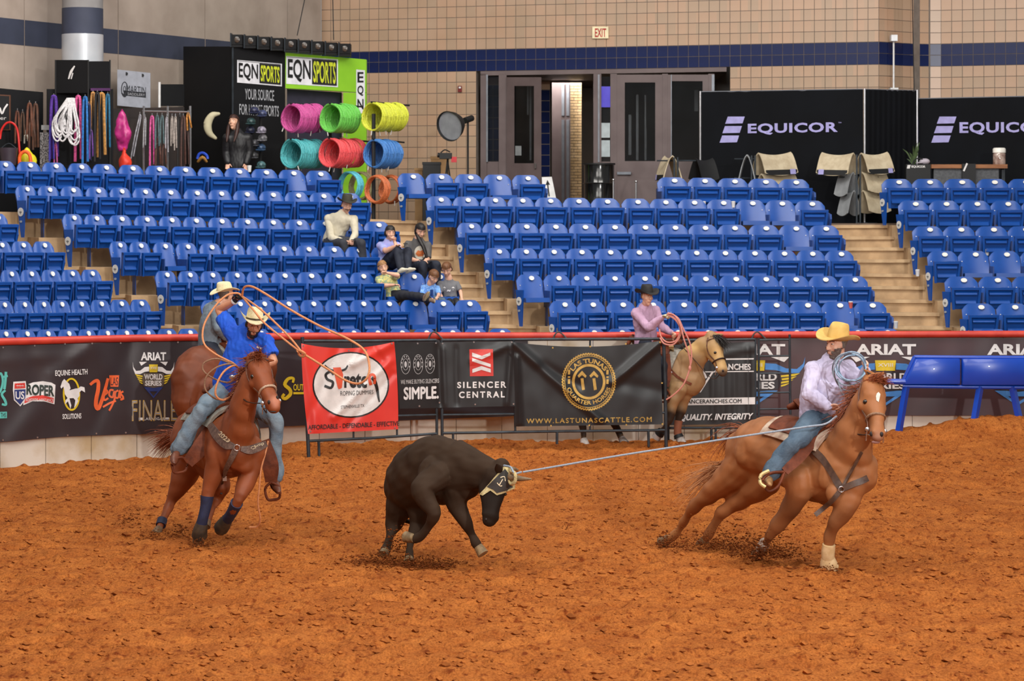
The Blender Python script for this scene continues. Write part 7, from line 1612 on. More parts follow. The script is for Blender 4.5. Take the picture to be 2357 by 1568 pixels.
M_slog = mat('slogan_grey', srgb(176, 178, 184), .5)
p = Print(BF, .01, 200); p.text('YOUR SOURCE', 564, 204, 631, 229, offset=.01, yr=(208, 233)); p.text('FOR HORSE SPORTS', 551, 239, 642, 264, offset=.01, yr=(244, 269)); p.done('lettering', M_slog, bo)
GF = Sheet([(655, 44.2), (845, 45.5)])
ar = thing('display_arch', 'lime green display arch with black and white sign beside the booth', 'arch', dn(GF.P(657, 494)))
def slant(sh, x0, x1, ya, yb, yc, yd, front, back):
    P = []
    for a in (1, 0):
        for x, o in ((x0, front), (x1, front), (x1, -back), (x0, -back)):
            y = (yc if x == x0 else yd) if a else (ya if x == x0 else yb); q = sh.P(x, y); P.append(Vector((q.x, q.y - o, q.z)))
    return MB().hexa(P)
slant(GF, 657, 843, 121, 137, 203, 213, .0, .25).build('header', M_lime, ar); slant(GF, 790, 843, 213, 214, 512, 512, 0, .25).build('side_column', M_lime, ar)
slant(GF, 657, 784, 203, 211, 512, 512, -.3, .35).build('inner_panel', mat('arch_slate', srgb(48, 46, 64), .6), ar)
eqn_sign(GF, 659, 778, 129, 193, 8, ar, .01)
p = Print(GF, .01, 200); p.poly([(820, 160), (840, 162), (840, 262), (820, 260)]); p.done('sign_border', M_pale2, ar)
for i, ch_ in enumerate('EQN'): p = Print(GF, .02, 200); p.text(ch_, 823, 166 + i * 31, 837, 190 + i * 31, offset=.02); p.done('lettering', K_, ar)
# stage lamps on the booth
for i in range(9):
    x = 532 + i * 31; y = 77 + i * 2.6; sh = Sheet([(520, 43.1), (655, 44.0), (815, 45.1)]); base = sh.P(x + 14, y + 32)
    t = thing('stage_lamp', 'black stage lamp on the booth top, %s from the left' % ORD[i], 'lamp', base, 'stage lamps along the booth top')
    pbox(sh, x, x + 27, y + 3, y + 26, .05, .25).build('housing', M_black, t); pbox(sh, x - 1, x + 2, y, y + 32, .1, .1).build('yoke', M_steel, t); pbox(sh, x + 1, x + 27, y + 27, y + 32, .06, .2).build('foot', M_black, t)
    q = sh.P(x + 14, y + 15, .06); MB().lathe([(.05, 0), (.055, .02), (.04, .025)], q, Matrix.Rotation(math.radians(90), 4, 'X'), n=14).build('lens', mat('lamp_lens', srgb(86, 72, 62), .2, srgb(40, 34, 30), scale=14), t, True)
# rope rack
RK = thing('rope_rack', 'black peg stand hung with coloured rope coils', 'rack', dn(at(860, 494, 42.3)))
post(860, 42.3, 262, .035, M_black, RK); post(760, 43.0, 262, .03, M_black, RK); MB().box((at(860, 0, 42.3).x - .35, 42.0, FLZ), (at(860, 0, 42.3).x + .3, 42.6, FLZ + .04)).build('base', M_black, RK)
def rope_coil(cx, cy, d, m, label, group, r=.235, seed=0):
    rs = random.Random(seed); p0 = at(cx, cy, d); t = thing('rope_coil', label, 'rope', tuple(p0), group); mb = MB(); n = 26
    for w in range(8):
        rr_ = r * (1 + rs.uniform(-.05, .05)); oy = (w - 3.5) * .016; pts = []
        for j in range(n + 1):
            a = 2 * math.pi * j / n; q = Vector((rr_ * math.cos(a), oy + .012 * math.sin(a * 3 + w), rr_ * math.sin(a)))
            q = Matrix.Rotation(math.radians(-38), 3, 'Z') @ q; pts.append(p0 + q)
        mb.tube(pts, .017, n=6)
    b = mb.build('coil', m, t, True); b['kind'] = 'stuff' if False else ''; del b['kind']
    a = rs.uniform(3.6, 5.6); q = p0 + Matrix.Rotation(math.radians(-38), 3, 'Z') @ Vector((r * math.cos(a), -.05, r * math.sin(a)))
    MB().tube([q, q + Vector((rs.uniform(-.03, .03), -.02, -.09))], .009, n=6).build('tie', mat('tie_pale', srgb(214, 210, 204), .7), t, True)
CO = {'pink': srgb(206, 84, 156), 'green': srgb(112, 204, 84), 'yellow': srgb(216, 222, 66), 'turquoise': srgb(84, 184, 190), 'red': srgb(238, 86, 92), 'blue': srgb(72, 132, 204), 'aqua': srgb(100, 200, 220), 'straw': srgb(196, 186, 138), 'orange': srgb(206, 112, 66)}
def rm(c): return mat('coil_rope_' + c, CO[c], .55, tuple(v * .7 for v in CO[c]), scale=40)
k = 0
for c, x0, y0, dx, nn, pos in (('pink', 676, 272, 12, 5, 'upper left'), ('green', 766, 272, 12, 4, 'upper middle'), ('yellow', 862, 269, 12, 5, 'upper right'), ('turquoise', 676, 354, 12, 5, 'lower left'), ('red', 764, 352, 13, 5, 'lower middle'), ('blue', 866, 354, 11, 4, 'lower right')):
    MB().tube([at(x0 - 8, y0 - 34, 42.2), at(x0 + dx * nn + 20, y0 - 26, 43.1)], .016, n=6).build('peg', M_black, RK, True)
    for i in range(nn):
        k += 1; rope_coil(x0 + dx * i, y0 + (i % 2) * 1.5, 42.3 + .14 * i, rm(c), '%s rope coil, %s from the front on the %s peg' % (c, ORD[i], pos), 'rope coils on the rack', seed=k)
for c, x0, y0, d_, lab in (('aqua', 806, 428, 42.6, 'aqua rope coil low on the rack behind the top row'), ('straw', 832, 428, 42.9, 'straw coloured rope coil low on the rack'), ('orange', 868, 436, 42.1, 'orange and aqua rope coil in front low on the rack'), ('orange', 900, 436, 42.6, 'plain orange rope coil low at the right of the rack')):
    k += 1; rope_coil(x0, y0, d_, rm(c), lab, 'rope coils on the rack', seed=k)
# hanging tack: racks and straps
def strap(px, y0, y1, d, w, m, label, name='lead_rope', loop=True, slant_=0, group='leads and straps on the racks', cat_='strap'):
    """a doubled strap or lead hung from a hook"""
    t = thing(name, label, cat_, tuple(at(px, y1, d)), group); h = w / 2; mb = MB(); r = max(w * .24, 1.6) * d / F
    pts = [at(px - h + slant_, y1, d), at(px - h * .9 + slant_ * .5, (y0 + y1) / 2, d - .02), at(px - h * .6, y0 + 8, d), at(px, y0, d), at(px + h * .6, y0 + 8, d), at(px + h * .8 + slant_ * .5, (y0 + y1) / 2, d - .03), at(px + h + slant_, y1 - 6, d)]
    mb.tube(pts, r, n=7, k=3); mb.build('strap', m, t, True)
    MB().tube([at(px, y0 - 6, d + .05), at(px, y0 + 2, d - .02)], .008, n=6).build('hook', M_chrome, t, True); return t
DR = thing('grid_rack', 'black wire grid rack wrapped round the column with lead ropes', 'rack', dn(at(190, 494, 40.2)))
GA = Sheet([(127, 40.35), (203, 40.05)]); GB = Sheet([(203, 40.05), (254, 40.5)])
pbox(GA, 127, 202, 138, 214, 0, .03).build('grid_panel', M_bk2, DR); pbox(GB, 204, 254, 141, 205, 0, .03).build('grid_panel', M_bk2, DR)
for x, d_ in ((128, 40.35), (203, 40.05), (253, 40.5)): post(x, d_, 138, .014, M_black, DR)
p = Print(GA, .01, 200); p.line([(158, 182), (164, 165), (172, 152)], [3, 6, 3]); p.line([(164, 182), (168, 168)], 2.5); p.done('logo', W_, DR)
pbox(GB, 209, 254, 203, 209, .02, .01).build('hang_rail', mat('rail_purple', srgb(86, 48, 96), .5), DR)
def cm(n, r, g, b): return mat('strap_' + n, srgb(r, g, b), .65, srgb(r * .75, g * .75, b * .75), scale=30)
for nm, rgb, x, w, y0, y1, lab in (('purple', (88, 44, 160), 124, 16, 222, 366, 'purple lead rope at the left of the grid rack'), ('violet', (64, 56, 170), 119, 10, 290, 372, 'blue violet lead rope hanging lowest at left'), ('hotpink', (236, 92, 160), 180, 14, 222, 372, 'hot pink lead rope beside the white bundle'), ('magenta', (230, 110, 180), 128, 7, 330, 380, 'short pink lead end under the purple lead'),
        ('azure', (40, 120, 200), 196, 12, 224, 378, 'bright blue lead rope at the grid rack corner'), ('navy', (34, 36, 80), 204, 10, 240, 375, 'navy lead rope behind the grid corner'), ('tan', (206, 148, 84), 214, 12, 214, 360, 'tan halter strap under the purple rail'), ('lilac', (110, 66, 150), 210, 8, 300, 366, 'purple strap end hanging below the tan halter'), ('honey', (196, 140, 70), 234, 16, 216, 362, 'thick honey coloured rope halter under the purple rail'), ('teal', (30, 110, 150), 248, 10, 218, 345, 'teal blue halter at the right of the purple rail'), ('black', (24, 24, 28), 224, 12, 214, 372, 'black strap between the tan and honey halters')):
    strap(x, y0, y1, 39.95 + (x % 7) * .03, w, cm(nm, *rgb), lab)
wbn = thing('rope_bundle', 'thick white rope bundle hanging on the grid rack', 'rope', tuple(at(152, 340, 39.9))); mb = MB(); rs = random.Random(4); M_wr = mat('rope_white', srgb(222, 220, 222), .7, srgb(190, 188, 190), scale=40)
for i in range(14):
    xx = 152 + rs.uniform(-22, 24); yb = rs.uniform(300, 340); a = 160 + rs.uniform(-8, 8); mb = MB()
    mb.tube([at(a, 226, 39.95), at(xx - 8, (226 + yb) / 2, 39.85 + rs.uniform(-.06, .06)), at(xx - 10, yb - 14, 39.82), at(xx, yb, 39.8), at(xx + 10, yb - 16, 39.82), at(xx + 6, (226 + yb) / 2, 39.88), at(a + 4, 226, 39.96)], .014, n=6, k=4); mb.build('loop', M_wr, wbn, True)
BR_ = thing('belt_rack', 'chrome rail rack hung with belts and headstalls', 'rack', dn(at(370, 494, 42.0)))
for x in (331, 386, 438): post(x, 42.0, 244, .02, M_chrome, BR_)
MB().tube([at(328, 256, 42.0), at(440, 258, 42.0)], .016, n=8).build('rail', M_chrome, BR_, True)
for i, (rgb, x, w, y0, y1, sl, lab) in enumerate((((176, 176, 186), 322, 6, 264, 366, -18, 'silver studded strap hanging aslant'), ((180, 180, 186), 334, 5, 270, 340, -2, 'narrow beaded black strap on the chrome rack'), ((238, 96, 170), 350, 10, 268, 384, 0, 'bright pink headstall on the chrome rack'), ((92, 118, 124), 362, 9, 266, 342, 0, 'slate teal headstall left of the brown belts'), ((96, 122, 128), 373, 8, 266, 336, 0, 'second slate teal headstall on the chrome rack'), ((200, 196, 206), 384, 6, 270, 356, 0, 'white beaded belt on the chrome rack'), ((196, 184, 176), 396, 5, 268, 336, 0, 'cream strap with brown end on the chrome rack'), ((200, 188, 180), 404, 5, 268, 346, 0, 'cream strap nearest the dark belts'), ((40, 36, 36), 414, 10, 266, 384, 0, 'black headstall on the chrome rack'), ((84, 52, 44), 422, 10, 268, 384, 0, 'dark brown headstall near the right post'), ((92, 56, 46), 364, 12, 320, 384, 0, 'brown belt end below the slate teal headstall'), ((88, 54, 46), 378, 8, 330, 384, 0, 'brown belt end below the white beaded belt'), ((210, 140, 60), 433, 9, 260, 300, 3, 'short orange strap at the right post'), ((70, 44, 40), 430, 10, 300, 384, 0, 'dark leather strap below the orange strap'))):
    strap(x, y0, y1, 41.85 + (i % 3) * .04, w, mat('belt_%02d' % i, srgb(*rgb), .55, srgb(*[v * .7 for v in rgb]), scale=24), lab, 'headstall', slant_=sl)
SG = Sheet([(268, 42.9), (348, 43.5)])
sg = thing('hanging_sign', 'pale grey board with black saddlery lettering on the concrete wall', 'sign', SG.P(308, 248))
slant(SG, 270, 346, 160, 168, 243, 250, 0, .02).build('board', mat('board_grey', srgb(170, 174, 186), .6), sg)
p = Print(SG, .008, 200); p.text('MARTIN', 291, 196, 336, 212, yr=(201, 218)); p.ell(287, 206, 8, 18, inner=2); p.ell(287, 206, 3.5, 8, inner=1.5); p.poly([(285, 208), (312, 211), (336, 213), (336, 225), (310, 222), (285, 220)]); p.line([(280, 214), (288, 222)], 3); p.done('lettering', mat('ink_dark', srgb(50, 52, 58), .6), sg)
p = Print(SG, .016, 200); p.text('SADDLERY', 294, 213, 334, 219, yr=(216, 222)); p.done('lettering', M_slog, sg)
for x in (291, 328): grommets(SG, [(x, 170 + (x - 291) * .1)], sg, M_black, 4)
bn = thing('notice_board', 'small black panel on a white post beside the booth', 'panel', dn(at(367, 494, 43.4))); post(367, 43.4, 189, .022, M_white, bn); pbox(Sheet([(367, 43.4), (425, 43.9)]), 369, 424, 194, 244, 0, .03).build('panel', M_black, bn)
def bag(cx, y0, y1, w, d, m, label, name='bag', cat_='bag'):
    t = thing(name, label, cat_, tuple(at(cx, y1, d))); s_ = d / F; mb = MB()
    mb.loft([tuple(at(cx, y1, d)) + (w * .34 * s_, .06), tuple(at(cx + 2, y1 * .65 + y0 * .35, d)) + (w * .52 * s_, .10), tuple(at(cx, y0 * .7 + y1 * .3, d)) + (w * .42 * s_, .08), tuple(at(cx, y0, d)) + (w * .14 * s_, .03)], up=(0, -1, 0), n=14, k=4); me = remesh(mb, .02, 2); ruffle(me, .014, 9, 2.0); place(me, 'pouch', m, t)
    MB().tube([at(cx - 3, y0 + 4, d), at(cx, y0 - 6, d), at(cx + 3, y0 + 4, d)], .01, n=6, k=3).build('handle', m, t, True)
bag(281, 258, 342, 36, 41.4, mat('bag_pink', srgb(206, 56, 140), .3, srgb(160, 36, 104), scale=8), 'shiny pink hay bag hanging beside the belt rack'); bag(286, 346, 392, 28, 41.2, mat('bag_red', srgb(232, 60, 38), .45), 'red bag standing below the pink bag'); bag(62, 346, 386, 44, 39.8, mat('bag_yellow', srgb(222, 214, 30), .5), 'yellow bag at the left edge behind the top row')
hp = thing('hoop', 'red hose hoop at the far left of the trade stand', 'hoop', tuple(at(22, 372, 39.8))); MB().tube([at(0, 320, 39.8), at(4, 298, 39.8), at(16, 283, 39.8), pp := at(30, 284, 39.8), at(40, 300, 39.8), at(44, 335, 39.8), at(46, 375, 39.8)], .018, n=8, k=4).build('hose', mat('hose_red', srgb(212, 36, 34), .4), hp, True)
hp = thing('hoop', 'orange rope hoop in front of the yellow bag', 'hoop', tuple(at(58, 376, 39.6))); MB().tube([at(45, 378, 39.6), at(46, 358, 39.6), at(57, 349, 39.6), at(68, 356, 39.6), at(71, 378, 39.6)], .03, n=8, k=4).build('rope', mat('rope_neon', srgb(250, 104, 40), .5), hp, True)
LD = Sheet([(-80, 39.9), (100, 41.0)])
ld = thing('display_wall', 'dark display wall with white script sign at the far left', 'display', dn(LD.P(20, 494)))
slant(LD, -80, 98, 196, 212, 500, 500, 0, .06).build('backing', M_bk2, ld); slant(LD, -30, 25, 216, 219, 300, 300, .03, 0).build('sign_board', mat('sign_copper_edge', srgb(96, 62, 46), .5), ld); slant(LD, -30, 22, 219, 222, 297, 297, .045, 0).build('sign_face', M_black, ld)
p = Print(LD, .055, 200); p.line([(-10, 262), (0, 248), (6, 262), (12, 250), (19, 240)], 4); p.text('leather', -30, 268, 16, 276); p.done('lettering', W_, ld)
for i, (x, y0, y1, w, rgb, lab) in enumerate(((40, 256, 330, 10, (110, 60, 40), 'reddish leather strap on the dark display wall'), (52, 258, 325, 9, (84, 56, 38), 'brown leather strap on the dark display wall'), (68, 238, 320, 12, (112, 66, 46), 'wide brown leather strap high on the display wall'), (82, 240, 345, 12, (96, 60, 42), 'long brown leather strap by the column'), (74, 270, 345, 14, (80, 50, 34), 'dark brown leather goods hanging on the display wall'), (60, 300, 330, 8, (190, 184, 170), 'white price tags among the leather straps'))):
    strap(x, y0, y1, 40.2, w, mat('goods_%d' % i, srgb(*rgb), .6, srgb(*[v * .7 for v in rgb]), scale=14), lab, 'leather_strap')
bk = thing('bucket', 'dark round bucket with handle at the far left', 'bucket', tuple(at(20, 380, 39.6))); MB().lathe([(.12, 0), (.15, .28), (.14, .28), (.11, .02)], at(20, 380, 39.6), n=20).build('pail', mat('bucket_dark', srgb(58, 48, 60), .5), bk, True); MB().tube([at(2, 342, 39.6), at(20, 330, 39.6), at(38, 342, 39.6)], .008, n=6, k=3).build('handle', M_steel, bk, True)
sv = thing('card_display', 'narrow silver card of small trinkets beside the lead ropes', 'display', dn(at(103, 494, 40.3))); pbox(Sheet([(90, 40.3), (116, 40.3)]), 92, 114, 305, 500, 0, .05).build('card', mat('card_silver', srgb(150, 146, 146), .5, srgb(60, 56, 58), scale=40, lo=.45, hi=.55), sv); pbox(Sheet([(90, 40.3), (116, 40.3)]), 95, 113, 288, 299, 0, .03).build('header', mat('card_grey', srgb(150, 150, 150), .6), sv)
DB = Sheet([(254, 42.75), (426, 43.6)]); db = thing('display_board', 'dark board standing behind the belt rack and pink bag', 'display', dn(DB.P(256, 494))); slant(DB, 256, 424, 250, 246, 505, 505, 0, .04).build('board', mat('board_umber', srgb(44, 32, 28), .7, srgb(24, 20, 20), scale=3), db); post(256, 42.7, 250, .02, M_black, db)
DB2 = Sheet([(108, 40.48), (262, 40.56)]); db = thing('display_board', 'black board behind the lead ropes on the grid rack', 'display', dn(DB2.P(108, 494))); pbox(DB2, 110, 260, 205, 505, 0, .03).build('board', M_bk2, db); post(110, 40.55, 205, .02, M_black, db)
# caps and pads behind the woman
cr = thing('cap_rack', 'tall dark rack of caps and goggles right of the woman in black', 'rack', dn(at(600, 494, 43.0))); post(600, 43.0, 245, .025, M_black, cr)
for i, (x, y, rgb) in enumerate(((585, 255, (50, 54, 90)), (604, 262, (70, 80, 120)), (578, 280, (60, 90, 92)), (602, 300, (176, 170, 190)), (576, 300, (40, 44, 70)), (604, 318, (150, 150, 156)), (586, 330, (90, 90, 96)), (601, 340, (70, 100, 140)), (584, 358, (100, 100, 104)), (601, 380, (90, 130, 136)))):
    p0 = at(x, y, 42.8); t = thing('cap', ['slate cap at the top left of the cap rack', 'blue cap at the top right of the cap rack', 'teal goggles on the second tier of the cap rack', 'white cap on the third tier of the cap rack', 'navy cap left of the white cap', 'silver visor below the white cap', 'grey cap left of the silver visor', 'blue goggles low on the cap rack', 'grey visor near the rack foot', 'teal goggles lowest on the cap rack'][i], 'cap', tuple(p0), 'caps and goggles on the rack'); mm = mat('cap_%d' % i, srgb(*rgb), .4, srgb(*[v * .5 for v in rgb]), scale=20)
    MB().ellipsoid(p0, (.085, .1, .075)).build('crown', mm, t, True); MB().loft([tuple(p0 + Vector((-.07, -.09, -.04))) + (.03, .012), tuple(p0 + Vector((0, -.16, -.05))) + (.05, .012), tuple(p0 + Vector((.07, -.09, -.04))) + (.03, .012)], n=10, k=3).build('peak', mm, t, True)
cres = thing('neck_roll', 'cream crescent roll pad hanging left of the woman in black', 'pad', tuple(at(490, 320, 43.0))); MB().tube([at(503, 262, 43.0), at(488, 266, 43.0), at(478, 285, 43.0), at(482, 306, 43.0), at(496, 318, 43.0)], [.03, .06, .075, .06, .03], n=10, k=4, roundends=True).build('roll', mat('roll_cream', srgb(200, 192, 160), .8), cres, True)
hd_ = thing('helmet', 'blue and tan item on the black shelf left of the woman in black', 'helmet', tuple(at(465, 375, 42.6))); MB().tube([at(454, 366, 42.6), at(458, 355, 42.6), at(467, 352, 42.6), at(476, 358, 42.6), at(478, 366, 42.6)], .025, n=8, k=3).build('band', mat('band_blue', srgb(34, 76, 200), .4), hd_, True); MB().loft([tuple(at(456, 372, 42.6)) + (.03, .02), tuple(at(466, 362, 42.55)) + (.04, .03), tuple(at(475, 372, 42.6)) + (.03, .02)], n=8, k=3).build('pad', mat('pad_amber', srgb(190, 140, 70), .6), hd_, True)
# film gear by the doors
sl_ = thing('studio_light', 'black studio light with silver dish on a stand by the doors', 'lamp', dn(at(1075, 494, 45.6)))
a, b = at(1036, 290, 45.3), at(1072, 277, 45.7); ax = (b - a).normalized(); Mx = ax.to_track_quat('Z', 'Y').to_matrix()
MB().lathe([(.29, -.03), (.285, -.03), (.275, .0), (.25, .1), (.17, .24), (.09, .31), (.08, .33)], a, Mx, n=28, closed=False).build('dish', M_black, sl_, True)
MB().lathe([(.27, .02), (.262, .025)], a, Mx, n=28).build('diffuser', mat('diffuser', srgb(150, 152, 160), .6), sl_, True)
MB().tube([b - ax * .03, b + ax * .2], .06, n=12).build('lamp_head', M_black, sl_, True); post(1077, 45.75, 282, .018, M_black, sl_)
for dx in (-.35, .35): q = at(1077, 494, 45.75); MB().tube([Vector((q.x, q.y, FLZ + .6)), Vector((q.x + dx, q.y - .2, FLZ + .01))], .012, n=6).build('stand_leg', M_black, sl_, True)
cm_ = thing('video_camera', 'small black video camera on a tripod with a red clip', 'camera', dn(at(1030, 494, 45.0)))
MB().box(tuple(at(1012, 366, 45.1)), tuple(at(1040, 352, 44.9))).build('camera_body', M_black, cm_); MB().tube([at(1007, 357, 45.0), at(1015, 358, 45.0)], .045, n=10).build('lens', M_black, cm_, True); MB().tube([at(1014, 352, 45.0), at(1024, 345, 45.0), at(1036, 350, 45.0)], .012, n=6, k=3).build('handle', M_black, cm_, True); MB().box(tuple(at(1039, 374, 45.0)), tuple(at(1051, 361, 44.9))).build('clip', mat('clip_red', srgb(200, 40, 50), .4), cm_)
for x in (1022, 1030, 1040): MB().tube([at(1030, 366, 45.0), Vector((at(x * 2 - 1030, 494, 45.0).x, 45.0 + (x - 1030) * .02, FLZ))], .014, n=6).build('tripod_leg', M_black, cm_, True)
def crate(x0, x1, y0, d, m, label, name='case', cat_='case', dp=.4):
    p, q = at(x0, 494, d), at(x1, y0, d); t = thing(name, label, cat_, (p.x, p.y, FLZ)); MB().box((p.x, d, FLZ), (q.x, d + dp, q.z)).build('body', m, t); MB().box((p.x - .01, d - .01, q.z - .05), (q.x + .01, d + dp + .01, q.z)).build('lid', m, t); return t
crate(973, 1013, 373, 45.4, M_black, 'black equipment case standing left of the tripod'); M_card = mat('cardboard', srgb(160, 124, 84), .8, srgb(140, 106, 70), scale=4); crate(955, 972, 387, 45.8, M_card, 'small cardboard box left of the black case', 'carton', 'box'); crate(992, 1032, 360, 46.2, M_card, 'cardboard box behind the tripod', 'carton', 'box')
br = thing('trash_barrel', 'glossy black barrel standing in front of the doors', 'barrel', dn(at(1378, 494, 46.3))); q = dn(at(1378, 494, 46.3)); hh = at(1378, 377, 46.3).z - FLZ
MB().lathe([(.30, 0), (.305, .03), (.3, .06), (.3, hh * .33), (.312, hh * .34), (.3, hh * .36), (.3, hh * .66), (.312, hh * .67), (.3, hh * .69), (.3, hh - .03), (.315, hh - .02), (.315, hh), (.28, hh - .01)], q, n=32).build('drum', mat('drum_black', srgb(14, 15, 17), .15, coat=.4), br, True); MB().lathe([(.318, 0), (.318, .03)], q + Vector((0, 0, hh - .02)), n=32).build('rim', M_black, br, True)
af = thing('floor_sign', 'white folding floor sign with a black arrow by the top row', 'sign', dn(at(1262, 494, 44.0))); SF = Sheet([(1240, 43.9), (1290, 44.0)])
P_ = [(1247, 408), (1270, 407), (1281, 462), (1250, 462)]
MB().hexa([SF.P(*P_[3]), SF.P(*P_[2]), SF.P(*P_[2], -.02), SF.P(*P_[3], -.02), SF.P(*P_[0]), SF.P(*P_[1]), SF.P(*P_[1], -.02), SF.P(*P_[0], -.02)]).build('front_board', M_white, af); MB().hexa([dn(SF.P(1250, 470, -.5)), dn(SF.P(1281, 470, -.5)), dn(SF.P(1281, 470, -.52)), dn(SF.P(1250, 470, -.52)), SF.P(1247, 408, -.02), SF.P(1270, 407, -.02), SF.P(1270, 407, -.04), SF.P(1247, 408, -.04)]).build('rear_board', M_white, af)
p = Print(SF, .006, 200); p.line([(1264, 452), (1260, 420)], 3); p.poly([(1256, 426), (1260, 414), (1266, 425)]); p.done('arrow', K_, af)
for x, y0, lab in ((1412, 414, 'right beside the black barrel'), (1464, 418, 'in front of the double doors')): t = thing('bollard', 'slim chrome post standing %s' % lab, 'post', dn(at(x, 494, 45.6))); post(x, 45.6, y0, .02, M_chrome, t); MB().ellipsoid(at(x, y0, 45.6), (.028, .028, .028)).build('cap', M_chrome, t, True)
# ------------------------------------------------------------------ black banners with lilac lettering, saddle pads, table
M_bb = mat('backdrop_black', srgb(11, 14, 20), .85, srgb(8, 10, 15), scale=1.5, spec=.2); M_lil = mat('print_lilac', srgb(172, 168, 226), .5)
def backdrop(label, pts, yt0, yt1, x0, x1, ridges=()):
    sh = Sheet(pts, ridges, .015, .03); t = thing('backdrop', label, 'backdrop', dn(sh.P(x0, 494))); sh.grid(x0, x1, lambda x: yt0 + (yt1 - yt0) * (x - x0) / (x1 - x0), lambda x: HY + (H - FLZ) * F / sh.depth(x), 50, 10).build('cloth', M_bb, t, True)
    MB().tube([sh.P(x0, yt0, -.02), sh.P(x1, yt1, -.02)], .018, n=6).build('top_tube', M_alu, t, True); return sh, t
s1, t1 = backdrop('black cloth backdrop with lilac lettering left of the pale pole', [(1612, 45.9), (1988, 44.9)], 212, 206, 1614, 1987)
def bars_logo(sh, t, dx, tm):
    p = Print(sh, .02, 200)
    for i in range(3): x = 1670 + dx - 6.5 * i; y = 268.5 + 21.8 * i; p.poly([(x + 5, y), (x + 44, y), (x + 39, y + 15.5), (x - 1, y + 16.5)])
    p.done('logo_bars', M_lil, t); p = Print(sh, .02, 200); p.text('EQUICOR', 1721 + dx, 285 - dx * .008, 1928 + dx, 311, offset=.032, spacing=1.08, yr=(281, 308)); 
    if tm: p.text('TM', 1929 + dx, 281, 1936 + dx, 284)
    p.done('lettering', M_lil, t)
bars_logo(s1, t1, 0, True)
s2, t2 = backdrop('plain black cloth drape between the two lettered backdrops', [(1990, 44.9), (2110, 45.9)], 206, 209, 1991, 2110, [(x, 200, x - 2, 500, 3, .03) for x in range(2000, 2110, 12)])
s3, t3 = backdrop('black cloth backdrop with lilac lettering at the right edge', [(2108, 45.95), (2500, 44.9)], 228, 220, 2110, 2480)
bars_logo(s3, t3, 487, False)
for x, d_, y0, y1, lab in ((1612, 45.9, 210, None, 'left of the first lettered backdrop'), (1990, 44.85, 204, None, 'between backdrop and plain drape'), (2111, 45.85, 207, None, 'at the corner of the drape')):
    t = thing('backdrop_pole', 'bright metal pole %s' % lab, 'pole', dn(at(x, 494, d_))); post(x, d_, y0, .022, M_chrome, t, 'tube'); q = dn(at(x, 494, d_)); MB().box((q.x - .2, q.y - .2, FLZ), (q.x + .2, q.y + .2, FLZ + .015)).build('base', M_steel, t)
M_felt2 = mat('pad_felt_cream', srgb(206, 192, 164), .9, srgb(186, 170, 142), scale=8, bump=.1); M_felt3 = mat('pad_felt_grey', srgb(150, 154, 158), .9)
def saddle_pad(a, b, drop, spread_, label, m=M_felt2, group='saddle pads on the stands', patch=True):
    """felt pad laid over a bar from a to b"""
    A, Bp = at(*a), at(*b); ax = (Bp - A).normalized(); sd = Vector((ax.y, -ax.x, 0)); sd = sd if sd.y < 0 else -sd; t = thing('saddle_pad', label, 'saddle pad', tuple(A - Vector((0, 0, drop))), group); mb = MB(); vs = []; nu, nv = 8, 14
    for lay in (0, 1):
        for i in range(nu + 1):
            u = i / nu; c = A.lerp(Bp, u) - Vector((0, 0, .05 * 4 * u * (1 - u)))
            for j in range(nv + 1):
                v = -1 + 2 * j / nv; w = abs(v); off = math.copysign(1, v) * spread_ * (w ** .75); z = -drop * (w ** 1.25)
                p = c + sd * off + Vector((0, 0, z)) + (Vector((0, 0, 0)) if lay == 0 else (sd * (.022 * math.copysign(1, v) * w) + Vector((0, 0, .022 * (1 - w)))) ); vs.append(p)
    n = (nu + 1) * (nv + 1); fs = []
    for i in range(nu):
        for j in range(nv): q = i * (nv + 1) + j; fs.append((q, q + 1, q + nv + 2, q + nv + 1)); fs.append((n + q, n + q + nv + 1, n + q + nv + 2, n + q + 1))
    bd = list(range(nv + 1)) + [nv + (nv + 1) * i for i in range(1, nu + 1)] + [nu * (nv + 1) + j for j in range(nv - 1, -1, -1)] + [(nv + 1) * i for i in range(nu - 1, 0, -1)]
    for i in range(len(bd)): x, y = bd[i], bd[(i + 1) % len(bd)]; fs.append((y, x, n + x, n + y))
    mb.add(vs, fs).build('felt', m, t, True)
    if patch:
        c0, c1 = A.lerp(Bp, .02), A.lerp(Bp, .98); o0 = sd * (spread_ * .92 + .024) - Vector((0, 0, drop * .84)); o1 = sd * (spread_ + .026) - Vector((0, 0, drop * 1.1))
        MB().add([c0 + o0, c1 + o0, c1 + o1, c0 + o1], [(0, 1, 2, 3)]).build('wear_leather', M_black, t); e0, e1 = A.lerp(Bp, .75), A.lerp(Bp, .92); f_ = sd * .012
        MB().add([e0 + o0 * .98 + f_, e1 + o0 * .98 + f_, e1 + o1 * .98 + f_, e0 + o1 * .98 + f_], [(0, 1, 2, 3)]).build('woven_label', M_lil, t)
saddle_pad((1548, 360, 44.4), (1530, 361, 45.0), .40, .16, 'cream saddle pad standing end on behind the short top row'); saddle_pad((1600, 366, 44.8), (1640, 366, 45.0), .36, .2, 'black saddle pad beside the first cream pad', M_black, patch=False)
saddle_pad((1719, 358, 44.2), (1721, 358, 44.7), .46, .14, 'grey edged saddle pad seen end on at the middle stand', M_felt3, patch=False); saddle_pad((1745, 354, 44.3), (1820, 352, 44.7), .36, .2, 'cream saddle pad seen broadside on the middle stand'); saddle_pad((1752, 402, 44.3), (1826, 400, 44.7), .30, .18, 'cream saddle pad on the lower arm of the middle stand', patch=False)
